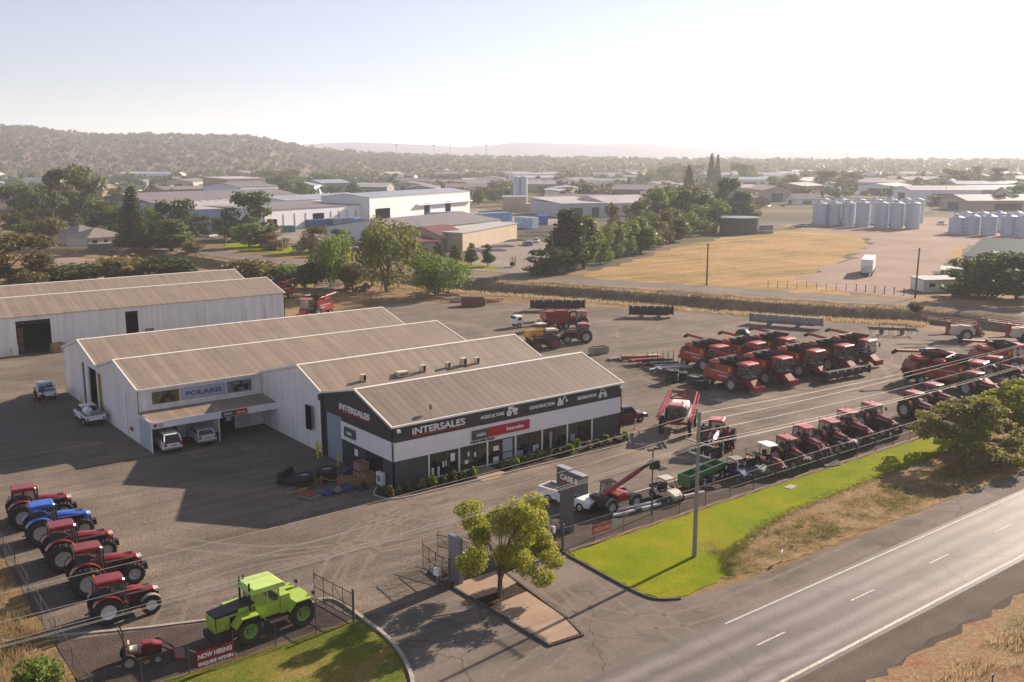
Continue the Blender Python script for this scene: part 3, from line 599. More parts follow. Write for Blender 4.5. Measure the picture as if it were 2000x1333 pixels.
# posters and goods behind the glazing
def poster(x0, x1, z0, z1, m=WHITE): 
    q = MB(); q.box(x0, x1, 0.035, 0.05, z0, z1); return q.build("poster", m, wg)
PALEB = surf("pale blue poster", (0.35, 0.50, 0.58), 0.5)
for a in ((5.75, 6.2, 1.25, 1.95), (4.9, 5.15, 0.9, 1.4), (5.2, 5.3, 0.95, 1.45), (3.8, 4.0, 0.2, 1.05), (4.4, 4.6, 0.2, 1.05), (7.55, 7.75, 1.35, 1.75), (7.25, 7.6, 0.7, 1.05), (8.2, 8.45, 1.2, 1.6)): poster(*a)
poster(10.35, 10.95, 1.3, 1.75); poster(10.35, 10.95, 0.3, 0.75); poster(13.0, 13.7, 0.25, 0.8, surf("grey poster", (0.3, 0.3, 0.33), 0.6)); poster(14.9, 15.6, 0.35, 1.0, PALEB); poster(11.4, 12.5, 0.35, 2.2, surf("grey blind", (0.35, 0.38, 0.42), 0.6)); poster(19.5, 20.0, 0.6, 1.2, MATS["grey poster"]); poster(16.9, 17.2, 0.3, 1.9, MATS["grey poster"])
rf = bay_roof(S, ROOFG, 0, 26, -0.12, 5.38, 6.0, 7.42, 12.3, 5.98)
gt = MB(); gt.box(-0.2, 26.2, -0.26, -0.10, 5.24, 5.40); gt.build("gutter", TRIM, rf)
# lettering on the long fascia
def sign_intersales(par, org, xd, width, size):
    N = Vector(xd).normalized(); o = Vector(org)
    t = text("iNTERSALES", size, LETW, par, "lettering", tuple(o), xd, (0, 0, 1), 0.05, width, bold=0.016)
    sg = MB(); U = Vector((0, 0, 1)); nn = N.cross(U)
    a = o - U * size * 0.22; vs = []
    for (s_, h_) in ((0.02, 0), (1.0, 0), (0.985, 0.14), (0.0, 0.14)):
        for k in (-0.03, 0.03): p = a + N * (s_ * width) + U * (h_ * size) + nn * k; vs.append(tuple(p))
    sg.add(vs, [(0, 2, 4, 6), (7, 5, 3, 1), (0, 1, 3, 2), (2, 3, 5, 4), (4, 5, 7, 6), (6, 7, 1, 0)])
    sg.build("red_underline", SIGNR, t)
sign_intersales(S, (1.85, -0.10, 4.37), (1, 0, 0), 5.35, 0.80)
sign_intersales(S, (-0.10, 8.85, 5.10), (0, -1, 0), 5.3, 0.74)
for s_, x, w_ in (("AGRICULTURE", 8.85, 2.6), ("CONSTRUCTION", 14.35, 3.0), ("RECREATION", 20.2, 2.4)):
    text(s_, 0.42, LETW, S, "lettering", (x, -0.10, 4.50), (1, 0, 0), (0, 0, 1), 0.03, w_, bold=0.008)
def disc(mb, x, z, r, y=-0.07, t=0.05, hole=0.0, n=18):
    if hole: mb.lathe([(hole, -t / 2), (r, -t / 2), (r, t / 2), (hole, t / 2), (hole, -t / 2)], (x, y, z), 'y', n)
    else: mb.lathe([(r, -t / 2), (r, t / 2)], (x, y, z), 'y', n)
ic = MB(); x = 11.75; disc(ic, x + 0.30, 4.55, 0.28, hole=0.12); disc(ic, x + 0.30, 4.55, 0.07); disc(ic, x + 1.02, 4.48, 0.20, hole=0.08)
ic.prism([(x + 0.25, 4.86), (x + 0.72, 4.86), (x + 0.75, 5.12), (x + 0.15, 5.12)], -0.09, -0.05); ic.prism([(x + 0.6, 4.60), (x + 1.28, 4.66), (x + 1.26, 4.9), (x + 0.72, 4.93)], -0.095, -0.055)
ic.box(x + 0.92, x + 0.96, -0.09, -0.05, 4.9, 5.1); ic.build("emblem", LETW, S)
ic = MB(); x = 17.7; ic.box(x, x + 0.75, -0.09, -0.05, 4.32, 4.45); ic.box(x + 0.05, x + 0.72, -0.09, -0.05, 4.5, 4.68); ic.prism([(x + 0.1, 4.7), (x + 0.5, 4.7), (x + 0.45, 5.02), (x + 0.16, 5.02)], -0.09, -0.05)
ic.prism([(x + 0.55, 4.68), (x + 0.66, 4.68), (x + 0.98, 5.10), (x + 0.90, 5.14)], -0.09, -0.05); ic.prism([(x + 0.90, 5.14), (x + 0.98, 5.10), (x + 1.22, 4.72), (x + 1.15, 4.68)], -0.095, -0.055)
ic.prism([(x + 1.02, 4.58), (x + 1.26, 4.5), (x + 1.28, 4.72), (x + 1.14, 4.76)], -0.09, -0.05); ic.build("emblem", LETW, S)
ic = MB(); x = 22.95; disc(ic, x + 0.18, 4.42, 0.19, hole=0.07); disc(ic, x + 0.88, 4.42, 0.19, hole=0.07); ic.prism([(x + 0.15, 4.58), (x + 0.9, 4.58), (x + 1.02, 4.72), (x + 0.1, 4.74)], -0.09, -0.05)
ic.tube([(x + 0.2, -0.07, 4.72), (x + 0.32, -0.07, 5.02), (x + 0.62, -0.07, 5.05), (x + 0.85, -0.07, 4.74)], 0.045, 6); ic.build("emblem", LETW, S)
sp = MB(); sp.box(7.92, 9.66, -0.22, -0.06, 2.76, 3.60); s1 = sp.build("sign", SIGNG, S)
text("CASE II", 0.34, LETW, s1, "lettering", (8.35, -0.235, 3.06), (1, 0, 0), (0, 0, 1), 0.012, 0.95, bold=0.01)
sp = MB(); sp.box(9.66, 14.3, -0.22, -0.06, 2.78, 3.62); s1 = sp.build("sign", SIGNR, S)
text("Intersales", 0.46, LETW, s1, "lettering", (11.65, -0.235, 3.06), (1, 0, 0), (0, 0, 1), 0.012, 1.95, bold=0.008)
text("PARTS AND SALES", 0.25, LETK, S, "lettering", (7.78, -0.10, 2.47), (1, 0, 0), (0, 0, 1), 0.02, 2.6, bold=0.008)
sp = MB(); sp.box(-0.22, -0.06, 6.08, 7.95, 2.82, 3.66); s1 = sp.build("sign", SIGNG, S)
text("CASE II", 0.33, LETW, s1, "lettering", (-0.235, 7.5, 3.1), (0, -1, 0), (0, 0, 1), 0.012, 0.95, bold=0.01)
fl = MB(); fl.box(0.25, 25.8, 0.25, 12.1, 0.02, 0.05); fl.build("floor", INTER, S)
for x in (4.6, 8.5, 13.2, 17.0, 20.8): fx = MB(); fx.box(x, x + 1.3, 2.5, 3.2, 0.05, 1.5); fx.build("display_shelf", GREY, S)
dsp = MB(); dsp.tube([(-0.18, 12.2, 5.7), (-0.18, 12.2, 0)], 0.10, 8); dsp.box(-0.35, 0.0, 12.0, 12.5, 5.2, 5.75); dsp.build("downpipe", CHAR, S)
sf = MB(); sf.tube([(0.35, -0.15, 5.1), (0.35, -0.4, 5.1)], 0.03); sf.box(0.2, 0.5, -0.5, -0.34, 4.85, 5.1); sf.build("flood_light", WHITE, S)
sf = MB(); sf.tube([(25.6, -0.15, 5.1), (25.6, -0.4, 5.1)], 0.03); sf.box(25.5, 25.75, -0.5, -0.34, 4.85, 5.1); sf.build("flood_light", WHITE, S)
an = MB(); an.tube([(3.9, -0.0, 5.4), (4.05, 0.6, 6.2)], 0.025); an.lathe([(0.02, 0), (0.22, 0.06), (0.25, 0.1)], (4.05, 0.6, 6.25), 'x', 12); an.build("dish_antenna", GREY, S)
# ---- workshop: three white bays behind the show room
W = empty("workshop", (0, 0, 0), 0, "white workshop of three gabled bays with an awning, behind the dark show room", "workshop")
mb = MB()
wall(mb, (0.0, 25.8), (0.0, 12.5), 0, 5.6); mb.build("side_wall", WALLWY, W)
mb = MB(); mb.add([(0, 12.31, 5.6), (0, 17.1, 7.62), (0, 25.8, 5.6), (0.14, 12.31, 5.6), (0.14, 17.1, 7.62), (0.14, 25.8, 5.6)], [(0, 1, 2), (5, 4, 3), (0, 3, 4, 1), (1, 4, 5, 2)]); mb.build("gable", WALLWY, W)
for (ya, yr, yb, zr) in ((25.8, 32.7, 39.3, 7.13), (39.3, 45.85, 52.8, 7.22)):
    for x_ in (-12.4, 25.86):
        mb = MB(); mb.add([(x_, ya, 5.4), (x_, yr, zr), (x_, yb, 5.4), (x_ + .14, ya, 5.4), (x_ + .14, yr, zr), (x_ + .14, yb, 5.4)], [(0, 1, 2), (5, 4, 3), (0, 3, 4, 1), (1, 4, 5, 2)]); mb.build("gable", WALLWY, W)
mb = MB(); wall(mb, (-12.4, 25.8), (0, 25.8), 0, 5.4, [(7.65, 9.4, 0, 2.1)]); mb.build("front_wall", WALLW, W); mb = MB(); wall(mb, (26, 52.8), (-12.4, 52.8), 0, 5.4); mb.build("back_wall", WALLW, W)
mb = MB(); wall(mb, (-12.4, 52.8), (-12.4, 25.8), 0, 5.4, [(52.8 - 45.3, 52.8 - 44.1, 0, 4.9), (52.8 - 42.8, 52.8 - 39.75, 0, 4.85), (52.8 - 39.35, 52.8 - 37.8, 0, 4.75)]); mb.build("gable_wall", WALLWY, W); mb = MB()
wall(mb, (26, 12.3), (26, 52.8), 0, 5.6); mb.build("gable_wall", WALLWY, W)
bay_roof(W, ROOFM, 0, 26, 12.3, 5.96, 17.1, 7.70, 25.7, 5.55)
bay_roof(W, ROOFM, -12.4, 26, 25.62, 5.42, 32.7, 7.20, 39.3, 5.52)
bay_roof(W, ROOFM, -12.4, 26, 39.3, 5.52, 45.85, 7.30, 52.95, 5.42)
gt = MB(); gt.box(-12.5, 0.0, 25.5, 25.64, 5.26, 5.42); gt.tube([(-12.35, 25.7, 5.3), (-12.35, 25.7, 0)], 0.05, 6); gt.tube([(-0.1, 25.7, 5.3), (-0.1, 25.7, 3.2)], 0.05, 6); gt.build("gutter", TRIM, W); gt = MB(); gt.tube([(-12.5, 52.75, 5.3), (-12.5, 52.75, 0)], 0.05, 6); gt.build("downpipe", TRIM, W)
ds = MB(); ds.box(-12.46, -12.41, 29.6, 33.2, 0.05, 4.6); ds.build("sliding_door", WALLWY, W)
ds = MB(); ds.box(-12.46, -12.41, 43.0, 44.0, 0.05, 4.9); ds.build("sliding_door", WALLWY, W)
ds = MB(); ds.box(-12.2, -12.15, 38.5, 39.3, 0, 4.7); ds.build("yellow_door_panel", surf("yellow curtain", (0.42, 0.27, 0.04), 0.6), W)
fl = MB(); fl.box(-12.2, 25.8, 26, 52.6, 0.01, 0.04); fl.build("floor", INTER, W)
ip = MB(); ip.box(-10, -9.85, 30, 52, 0, 5); ip.build("inner_wall", INTER, W) if False else None
sg = MB(); sg.box(-8.35, -3.8, 25.72, 25.80, 3.76, 4.92); s1 = sg.build("sign", SIGNP, W)
text("POLARIS", 0.62, LETB, s1, "lettering", (-7.85, 25.70, 4.13), (1, 0, 0), (0, 0, 1), 0.012, 3.6, bold=0.012)
PIC = surf("banner photo tones", (0.05, 0.045, 0.02), 0.6, var=0.8, scale=1.2, c2=(0.22, 0.18, 0.07))
PIC2 = surf("banner photo greys", (0.10, 0.10, 0.10), 0.6, var=0.8, scale=2.5, c2=(0.30, 0.29, 0.27))
for x0, x1, m_ in ((-11.08, -8.5, PIC), (-3.62, -1.12, PIC2)):
    sg = MB(); sg.box(x0, x1, 25.72, 25.80, 3.76, 4.93); s1 = sg.build("banner_photo", m_, W)
    q = MB(); cx = (x0 + x1) / 2 + 0.2
    for dx in (-0.55, 0.5): disc(q, cx + dx, 4.08, 0.25, 25.71, 0.02)
    q.prism([(cx - 0.7, 4.2), (cx + 0.65, 4.2), (cx + 0.75, 4.45), (cx + 0.1, 4.5), (cx - 0.5, 4.55)], 25.70, 25.72); q.prism([(cx - 0.2, 4.5), (cx + 0.15, 4.5), (cx + 0.1, 4.82), (cx - 0.1, 4.82)], 25.70, 25.72)
    q.build("quad_bike_picture", BLACK, s1)
# awning
A = MB(); slab(A, (-12.5, 22.3, 2.98), (0.0, 22.3, 2.98), (0.0, 25.8, 3.22), (-12.5, 25.8, 3.22), 0.05); aw = A.build("awning", ROOFM, W)
A = MB(); A.box(-12.5, 0.0, 22.24, 22.30, 2.30, 2.97); fz = A.build("fascia", BANDW, aw)
A = MB(); A.box(-12.54, -12.46, 22.3, 25.8, 2.88, 3.06); A.build("trim", TRIM, aw)
A = MB(); 
for k in range(18): A.box(-12.46, -12.42 if k % 2 else -12.40, 22.35 + k * 0.19, 22.35 + k * 0.19 + 0.19, 0.05, 2.95)
A.build("side_screen", surf("pale blue sheet", (0.42, 0.46, 0.52), 0.5), aw)
A = MB(); A.box(-12.5, -12.38, 22.25, 22.37, 0, 2.4); A.build("post", TRIM, aw); A = MB(); A.box(-6.05, -5.95, 22.3, 22.4, 0, 2.4); A.build("post", TRIM, aw)
A = MB(); A.box(-4.65, -3.1, 25.9, 25.95, 0, 2.05); dr = A.build("door", GLASSD, W); A = MB(); A.box(-3.9, -3.4, 25.86, 25.9, 0.9, 1.5); A.build("notice", WHITE, dr)
for x0, x1 in ((-8.0, -5.3), (-2.9, -1.4)):
    A = MB(); A.box(x0, x1, 25.76, 25.80, 0.1, 2.1); A.build("panel", surf("white panel", (0.5, 0.52, 0.55), 0.5), W)
A = MB(); A.box(-9.4, -8.9, 25.76, 25.8, 0.9, 1.7); A.build("window", GLASSD, W)
A = MB(); A.box(-5.75, -4.45, 22.16, 22.24, 2.37, 2.90); s1 = A.build("sign", SIGNG, aw); text("CASE II", 0.22, LETW, s1, "lettering", (-5.5, 22.15, 2.55), (1, 0, 0), (0, 0, 1), 0.01, 0.75, bold=0.008)
A = MB(); A.box(-4.45, -3.15, 22.16, 22.24, 2.37, 2.90); s1 = A.build("sign", SIGNR, aw); text("Service", 0.26, LETW, s1, "lettering", (-4.2, 22.15, 2.55), (1, 0, 0), (0, 0, 1), 0.01, 0.85, bold=0.006)
A = MB(); A.box(-12.35, -11.2, 22.18, 22.24, 2.36, 2.88); s1 = A.build("sign", WHITE, aw)
A = MB(); A.lathe([(0.17, -0.01), (0.17, 0.01)], (-12.1, 22.16, 2.62), 'y', 16); A.build("no_entry_disc", SIGNR, s1)
A = MB(); 
for k in range(3): A.box(-11.85, -11.3, 22.165, 22.18, 2.45 + 0.13 * k, 2.51 + 0.13 * k)
A.build("small_print", GREY, s1)
A = MB(); A.box(-12.52, -12.42, 27.9, 28.6, 0.9, 1.2); A.build("hose_reel", SIGNR, W)
A = MB()
for k in range(3): A.box(-0.5, -0.35, 14.0 + 0.0, 14.9, 2.0, 4.3)
A.build("electric_box", CHAR, W)
# ---- long twin gable store shed on the left
B = empty("store_shed", (0, 0, 0), 0, "long white twin gabled store shed at the left edge with open sliding doors", "shed")
mb = MB(); wall(mb, (-45, 80), (27.9, 80), 0, 5.35, [(45 - 12.05, 45 - 7.42, 0, 4.73), (45 + 1.6, 45 + 4.5, 0, 4.7)]); mb.build("front_wall", WALLW, B)
mb = MB(); wall(mb, (27.9, 80), (27.9, 107), 0, 5.35); wall(mb, (27.9, 107), (-45, 107), 0, 5.35)
for ya, yr, yb, zr in ((80, 87, 94, 7.2), (94, 100.5, 107, 7.3)):
    mb.add([(27.76, ya, 5.35), (27.76, yr, zr), (27.76, yb, 5.35), (27.9, ya, 5.35), (27.9, yr, zr), (27.9, yb, 5.35)], [(0, 1, 2), (5, 4, 3), (0, 3, 4, 1), (1, 4, 5, 2)])
mb.build("end_wall", WALLWY, B)
bay_roof(B, ROOFM, -45, 27.9, 79.85, 5.38, 87, 7.28, 94, 5.45); bay_roof(B, ROOFM, -45, 27.9, 94, 5.45, 100.5, 7.42, 107.1, 5.38)
for x0, x1, z1 in ((-16.4, -12.1, 4.75), (1.45, 2.65, 4.72), (14.6, 17.65, 4.68), (21.2, 24.3, 3.3), (24.4, 27.4, 3.3)):
    q = MB(); q.box(x0, x1, 79.92, 79.97, 0.05, z1)
    q.box(x1 - 0.04, x1, 79.90, 79.92, 0.05, z1); q.build("sliding_door", WALLW, B)
q = MB(); q.box(-7.6, -7.3, 79.9, 79.99, 0, 4.8); q.box(-12.1, -12.0, 79.9, 79.99, 0, 1.5); q.build("door_jamb", TRIM, B)
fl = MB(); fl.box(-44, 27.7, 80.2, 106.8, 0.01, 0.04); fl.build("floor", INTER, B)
q = MB(); q.box(-11.6, -10.9, 81.5, 83, 0.05, 3.6); 
for k in range(5): q.box(-11.7, -10.8, 81.4, 83.1, 0.6 + k * 0.7, 0.66 + k * 0.7)
q.build("shelving", RUST, B)
q = MB(); q.box(5.4, 6.7, 79.93, 79.99, 0.5, 1.9); q.build("vent_louvre", GREY, B)
q = MB(); q.box(10.7, 12.0, 79.95, 79.99, 1.6, 1.95); q.build("name_plate", SIGNR, B) if False else None
# roof top cooling units in the valley
proto = None
for i, (px, s_, lab) in enumerate(((827, 1.0, "first rooftop cooling unit from the left in the roof valley"), (888, 1.15, "low white rooftop cooler, second from the left in the roof valley"), (920, 1.05, "third rooftop cooling unit from the left in the roof valley"),
                        (962, 0.9, "fourth rooftop cooling unit from the left in the roof valley"), (985, 1.2, "tall fifth rooftop cooling unit from the left in the roof valley"), (1007, 0.95, "rooftop cooling unit nearest the far end of the roof valley"))):
    x = {827: 4.6, 888: 8.9, 920: 11.3, 962: 14.3, 985: 16.2, 1007: 17.9}[px]
    if px == 888:
        t = empty("air_conditioner", (x, 12.9, 6.2), 0, lab, "air conditioner", "cooling units in the roof valley")
        q = MB(); q.box(-0.6, 0.6, -0.4, 0.4, -0.1, 0.35, ty=0.9, tx=0.95); c_ = q.build("casing", CREAM, t); q = MB(); q.box(-0.5, 0.5, -0.42, -0.40, 0.0, 0.25); q.build("louvre", GREY, t)
        continue
    if proto is None:
        t = empty("air_conditioner", (x, 12.9, 6.2), 0, lab, "air conditioner", "cooling units in the roof valley"); proto = t; t.scale = (.52, .52, .52)
        q = MB(); q.box(-0.48, 0.48, -0.35, 0.35, 0.08, 1.15); q.box(-0.52, 0.52, -0.4, 0.4, 1.15, 1.21); q.build("casing", CREAM, t)
        q = MB(); q.box(-0.05, 0.44, -0.37, -0.352, 0.15, 1.05); q.build("fan_grille", BLACK, t)
        q = MB(); 
        for a in (-0.4, 0.4): q.box(a - 0.04, a + 0.04, -0.35, 0.35, -0.25, 0.1)
        q.build("feet", STEEL, t)
    else: dup(proto, (x, 12.9, 6.2), 0, lab, scale=s_ * .52)
# ---------------------------------------------------------------- vehicles and machines
def wheel(par, x, y, r, w, rim=RIMW, lugs=0, out=1, name="wheel"):
    o = bpy.data.objects.new(name, None); col.objects.link(o); o.parent = par; o.location = (x, y, r); o.empty_display_size = 0.2
    t = MB(); h = w / 2; t.lathe([(r * 0.56, -h * .8), (r * 0.80, -h), (r * 0.95, -h * .92), (r, -h * .6), (r, h * .6), (r * 0.95, h * .92), (r * 0.80, h), (r * 0.56, h * .8), (r * 0.54, 0)], (0, 0, 0), 'y', 22, cap=False)
    for k in range(lugs):
        for s in (-1, 1):
            a = 2 * math.pi * (k + (0.5 if s > 0 else 0)) / lugs; c, q = math.cos(a), math.sin(a)
            a2 = a + 0.16 ; c2, q2 = math.cos(a2), math.sin(a2); r0, r1 = r * .98, r * 1.055; d = 0.03 * r
            v = []
            for (rr, (cc, qq), yy) in ((r0, (c, q), s * h * .95), (r1, (c, q), s * h * .9), (r1, (c2, q2), 0), (r0, (c2, q2), 0)):
                for e in (-1, 1): v.append((rr * cc - e * d * qq, yy, rr * qq + e * d * cc))
            t.add(v, [(0, 2, 4, 6), (7, 5, 3, 1), (0, 1, 3, 2), (2, 3, 5, 4), (4, 5, 7, 6), (6, 7, 1, 0)])
    t.build("tyre", RUBBER, o)
    q = MB(); q.lathe([(r * .57, -h * .75), (r * .50, -h * .45), (r * .48, h * .1 * out), (r * .5, h * .45), (r * .57, h * .75), (r * .50, h * .6), (r * .35, h * .2), (r * .16, h * .25), (r * .15, h * .55), (0.0, h * .55)] if out > 0 else
                     [(r * .57, h * .75), (r * .50, h * .45), (r * .48, -h * .1), (r * .5, -h * .45), (r * .57, -h * .75), (r * .50, -h * .6), (r * .35, -h * .2), (r * .16, -h * .25), (r * .15, -h * .55), (0.0, -h * .55)], (0, 0, 0), 'y', 16)
    q.build("rim", rim, o); return o
def cab(par, x0, x1, w, z0, z1, roofm, glass=GLASS, taper=0.88, roofh=0.22, ov=0.12, pillar=DARK):
    g = MB(); g.box(x0, x1, -w, w, z0, z1, tx=0.9, ty=taper); o = g.build("cab_window", glass, par)
    p = MB(); cx = (x0 + x1) / 2; hx = (x1 - x0) / 2
    for a in (-1, 1):
        for b in (-1, 1): p.tube([(cx + a * hx * 1.01, b * w * 1.01, z0), (cx + a * hx * .91, b * w * (taper + .01), z1)], 0.045, 5)
        p.tube([(cx, a * w * 1.01, z0), (cx, a * w * (taper + .01), z1)], 0.035, 5)
    p.box(x0 - .03, x1 + .03, -w - .02, w + .02, z0 - 0.12, z0 + .05); p.build("cab_frame", pillar, par)
    q_ = MB(); q_.box(x0 + .15, x0 + .6, -.22, .22, z0, z0 + .35); q_.box(x0 + .1, x0 + .25, -.22, .22, z0 + .3, z0 + .8); q_.build("seat", BLACK, par)
    q_ = MB(); q_.box(x1 - .4, x1 - .15, -.18, .18, z0, z0 + .4, tx=.6); q_.tube([(x1 - .35, 0, z0 + .4), (x1 - .5, 0, z0 + .55)], .02, 4); q_.lathe([(.16, -.02), (.16, .02)], (x1 - .5, 0, z0 + .56), 'z', 10); q_.build("console", DARK, par)
    r = MB(); W_ = w * taper + ov; X0, X1 = cx - hx * .9 - ov, cx + hx * .9 + ov
    r.loft([ring(X0, W_ * .9, z1 - .02, z1 + roofh * .6, .05), ring(X0 + .12, W_, z1 - .04, z1 + roofh * .9, .08), ring(cx, W_, z1 - .04, z1 + roofh, .08), ring(X1 - .12, W_, z1 - .04, z1 + roofh * .9, .08), ring(X1, W_ * .9, z1 - .02, z1 + roofh * .55, .05)])
    q = r.build("cab_roof", roofm, par); b_ = MB(); b_.lathe([(0.06, 0), (0.06, 0.14), (0.0, 0.16)], (x0 + .1, w * .6, z1 + roofh), 'z', 8); b_.build("beacon", ORANGE, q)
    return q
def fender(par, x, y, r, w, m, a0=20, a1=150, th=.05, name="fender"):
    f = MB(); n = 8; v = []
    for i in range(n + 1):
        a = R(a0 + (a1 - a0) * i / n)
        for rr in (r, r + th):
            for yy in (y - w / 2, y + w / 2): v.append((x + rr * math.cos(a), yy, rr * math.sin(a)))
    F = []
    for i in range(n):
        k = i * 4; F += [(k, k + 4, k + 5, k + 1), (k + 2, k + 3, k + 7, k + 6), (k, k + 2, k + 6, k + 4), (k + 1, k + 5, k + 7, k + 3)]
    F += [(0, 1, 3, 2), (4 * n, 4 * n + 2, 4 * n + 3, 4 * n + 1)]; f.add(v, F)
    f.M = None; f.v = [(a, b, c + AX) for a, b, c in f.v]; return f.build(name, m, par)
AX = 0.0
def tractor(name, label, group=None, c=RED, roof=None, wb=2.85, rr=0.93, rf=0.66, duals=False, w=0.92, hood_h=1.95, cabz=2.85, rim=RIMW, loader=False, canopy=False, weights=True, lug=18, dull=None, fw=None, fenderc=None, loc=(0, 0), rz=0):
    global AX
    roof = roof or c; t = empty(name, loc, rz, label, "tractor", group); O = -0.35
    def X(a): return a + O
    ch = MB(); ch.box(X(-.35), X(wb * .9), -.26, .26, rr * .62, rr * 1.25); ch.box(X(-.28), X(.28), -w * .8, w * .8, rr * .8, rr * 1.12); ch.box(X(wb - .12), X(wb + .12), -w * .85, w * .85, rf * .8, rf * 1.15)
    ch.box(X(-.9), X(-.35), -.35, .35, rr * .5, rr * 1.05, tx=.8); ch.tube([(X(-.35), -.3, rr * .6), (X(-1.1), -.42, rr * .45)], .05); ch.tube([(X(-.35), .3, rr * .6), (X(-1.1), .42, rr * .45)], .05)
    for s in (-1, 1): ch.box(X(.5), X(1.25), s * .3, s * (w * .8), .45, .95)
    ch.build("chassis", DARK, t)
    hx0, hx1 = 1.05, wb + .55; hw = .38 if rr > .85 else .30
    h = MB(); h.loft([ring(X(hx0), hw * 1.08, rr * 1.12, hood_h, .12, hw * .9), ring(X(hx0 + .5), hw * 1.08, rr * 1.1, hood_h, .12, hw * .9), ring(X((hx0 + hx1) / 2), hw * 1.05, rr * 1.05, hood_h - .07, .13, hw * .85), ring(X(hx1 - .25), hw * .95, rr * .98, hood_h - .22, .15, hw * .75), ring(X(hx1), hw * .8, rr * .95, hood_h - .42, .18, hw * .6)])
    ho = h.build("hood", c, t)
    gr = MB(); gr.box(X(hx1 - .1), X(hx1 + .05), -hw * .72, hw * .72, rr * .98, hood_h - .55); 
    for s in (-1, 1): gr.box(X(hx0 + .3), X(hx1 - .45), s * hw * 1.09, s * hw * 1.10, rr * 1.2, hood_h - .42)
    gr.box(X(hx1 - .95), X(hx1 - .45), -hw * .35, hw * .35, hood_h - .155, hood_h - .10)
    gr.build("grille", BLACK, ho)
    for s in (-1, 1):
        l_ = MB(); l_.box(X(hx0 + .2), X(hx1 - .5), s * hw * 1.085, s * hw * 1.11, hood_h - .36, hood_h - .28); l_.build("decal", surf("silver decal", (.35, .33, .32), .5), ho)
        l_ = MB(); l_.box(X(hx1 - .06), X(hx1 + .08), s * hw * .25, s * hw * .7, hood_h - .56, hood_h - .42); l_.build("headlight", LAMP, ho)
    if weights: q = MB(); q.box(X(hx1), X(hx1 + .42), -.28, .28, .55, .95, tx=.85); q.build("front_weight", BLACK, t)
    if canopy:
        q = MB(); 
        for s in (-1, 1): q.tube([(X(-.3), s * .45, 1.2), (X(-.3), s * .45, cabz)], .035)
        q.build("roll_bar", BLACK, t); q = MB(); q.loft([ring(X(-.65), .55, cabz, cabz + .08, .03), ring(X(.2), .65, cabz, cabz + .13, .04), ring(X(.95), .55, cabz, cabz + .06, .03)]); q.build("canopy", roof, t)
        q = MB(); q.box(X(-.25), X(.2), -.22, .22, 1.25, 1.4); q.box(X(-.3), X(-.2), -.22, .22, 1.4, 1.8); q.build("seat", BLACK, t)
        q = MB(); q.tube([(X(.9), 0, 1.3), (X(.55), 0, 1.7)], .03); q.lathe([(.16, -.015), (.16, .015)], (X(.55), 0, 1.72), 'z', 12); q.build("steering_wheel", BLACK, t)
    else:
        cab(t, X(-.55), X(1.05), w * .72, rr * 1.32, cabz - .2, roof, roofh=.22)
    for s in (-1, 1):
        AX = rr; fender(t, X(0), s * (w - .03), rr * 1.1, .5 if rr > .8 else .36, fenderc or c, 5, 150)
        wheel(t, X(0), s * w, rr, .50 if rr > .8 else .40, rim, lug, s)
        if duals: wheel(t, X(0), s * (w + .62), rr, .50, rim, lug, s)
        wheel(t, X(wb), s * (w * .93), rf, .40 if rf > .6 else .32, rim, max(0, lug - 2), s)
        if fw: AX = rf; fender(t, X(wb), s * (w * .93), rf * 1.12, .36, fw, 25, 150, .03)
        m_ = MB(); m_.tube([(X(.98), s * w * .7, cabz - .35), (X(1.05), s * (w + .2), cabz - .45)], .02, 4); m_.box(X(1.0), X(1.06), s * (w + .2) - .1, s * (w + .2) + .1, cabz - .75, cabz - .42); m_.build("mirror", BLACK, t)
    ex = MB(); ex.tube([(X(1.15), -hw - .1, 1.3), (X(1.15), -hw - .1, hood_h + .75), (X(1.08), -hw - .1, hood_h + .9)], .06, 8); ex.build("exhaust_stack", BLACK, t)
    st = MB()
    for k in range(3): st.box(X(.85), X(1.15), -w * .95, -w * .72, .5 + .3 * k, .54 + .3 * k)
    st.build("steps", DARK, t)
    if loader:
        q = MB()
        for s in (-1, 1): q.tube([(X(.9), s * .55, 1.6), (X(wb + .3), s * .55, 1.55), (X(wb + 1.1), s * .5, .55)], .08, 5); q.tube([(X(1.1), s * .55, .9), (X(wb + .2), s * .55, 1.45)], .05, 5)
        q.build("loader_arm", dull or c, t); q = MB(); q.prism([(X(wb + 1.05), .1), (X(wb + 1.9), .1), (X(wb + 1.15), .35), (X(wb + 1.05), .85)], -.95, .95); q.build("loader_bucket", DARK, t)
    return t
def heading(dx, dy): return math.atan2(dy, dx)
LEFT = "tractors lined up along the left fence"
tb = tractor("tractor", "red tractor with dual rear wheels, farthest of the left row, behind the blue one", LEFT, duals=True, loc=(-25.6, 10.6), rz=R(-7), rim=RIMW, c=RED)
t2 = tractor("tractor", "the only blue tractor, second from the back of the left row", LEFT, c=BLUE, duals=False, loc=(-25.4, 6.0), rz=R(-5))
dup(tb, (-25.3, 0.9), R(-4), "red tractor with dual rear wheels on the near side of the blue one", LEFT)
dup(tb, (-25.0, -4.2), R(-6), "long red tractor with dual wheels, second nearest of the left row", LEFT)
tractor("tractor", "smaller red tractor with silver wheels, nearest of the left row beside the fence", LEFT, wb=2.45, rr=.80, rf=.58, w=.82, hood_h=1.72, cabz=2.6, weights=False, fw=GREY, rim=RIMS, loc=(-25.2, -9.4), rz=R(-4), lug=18)
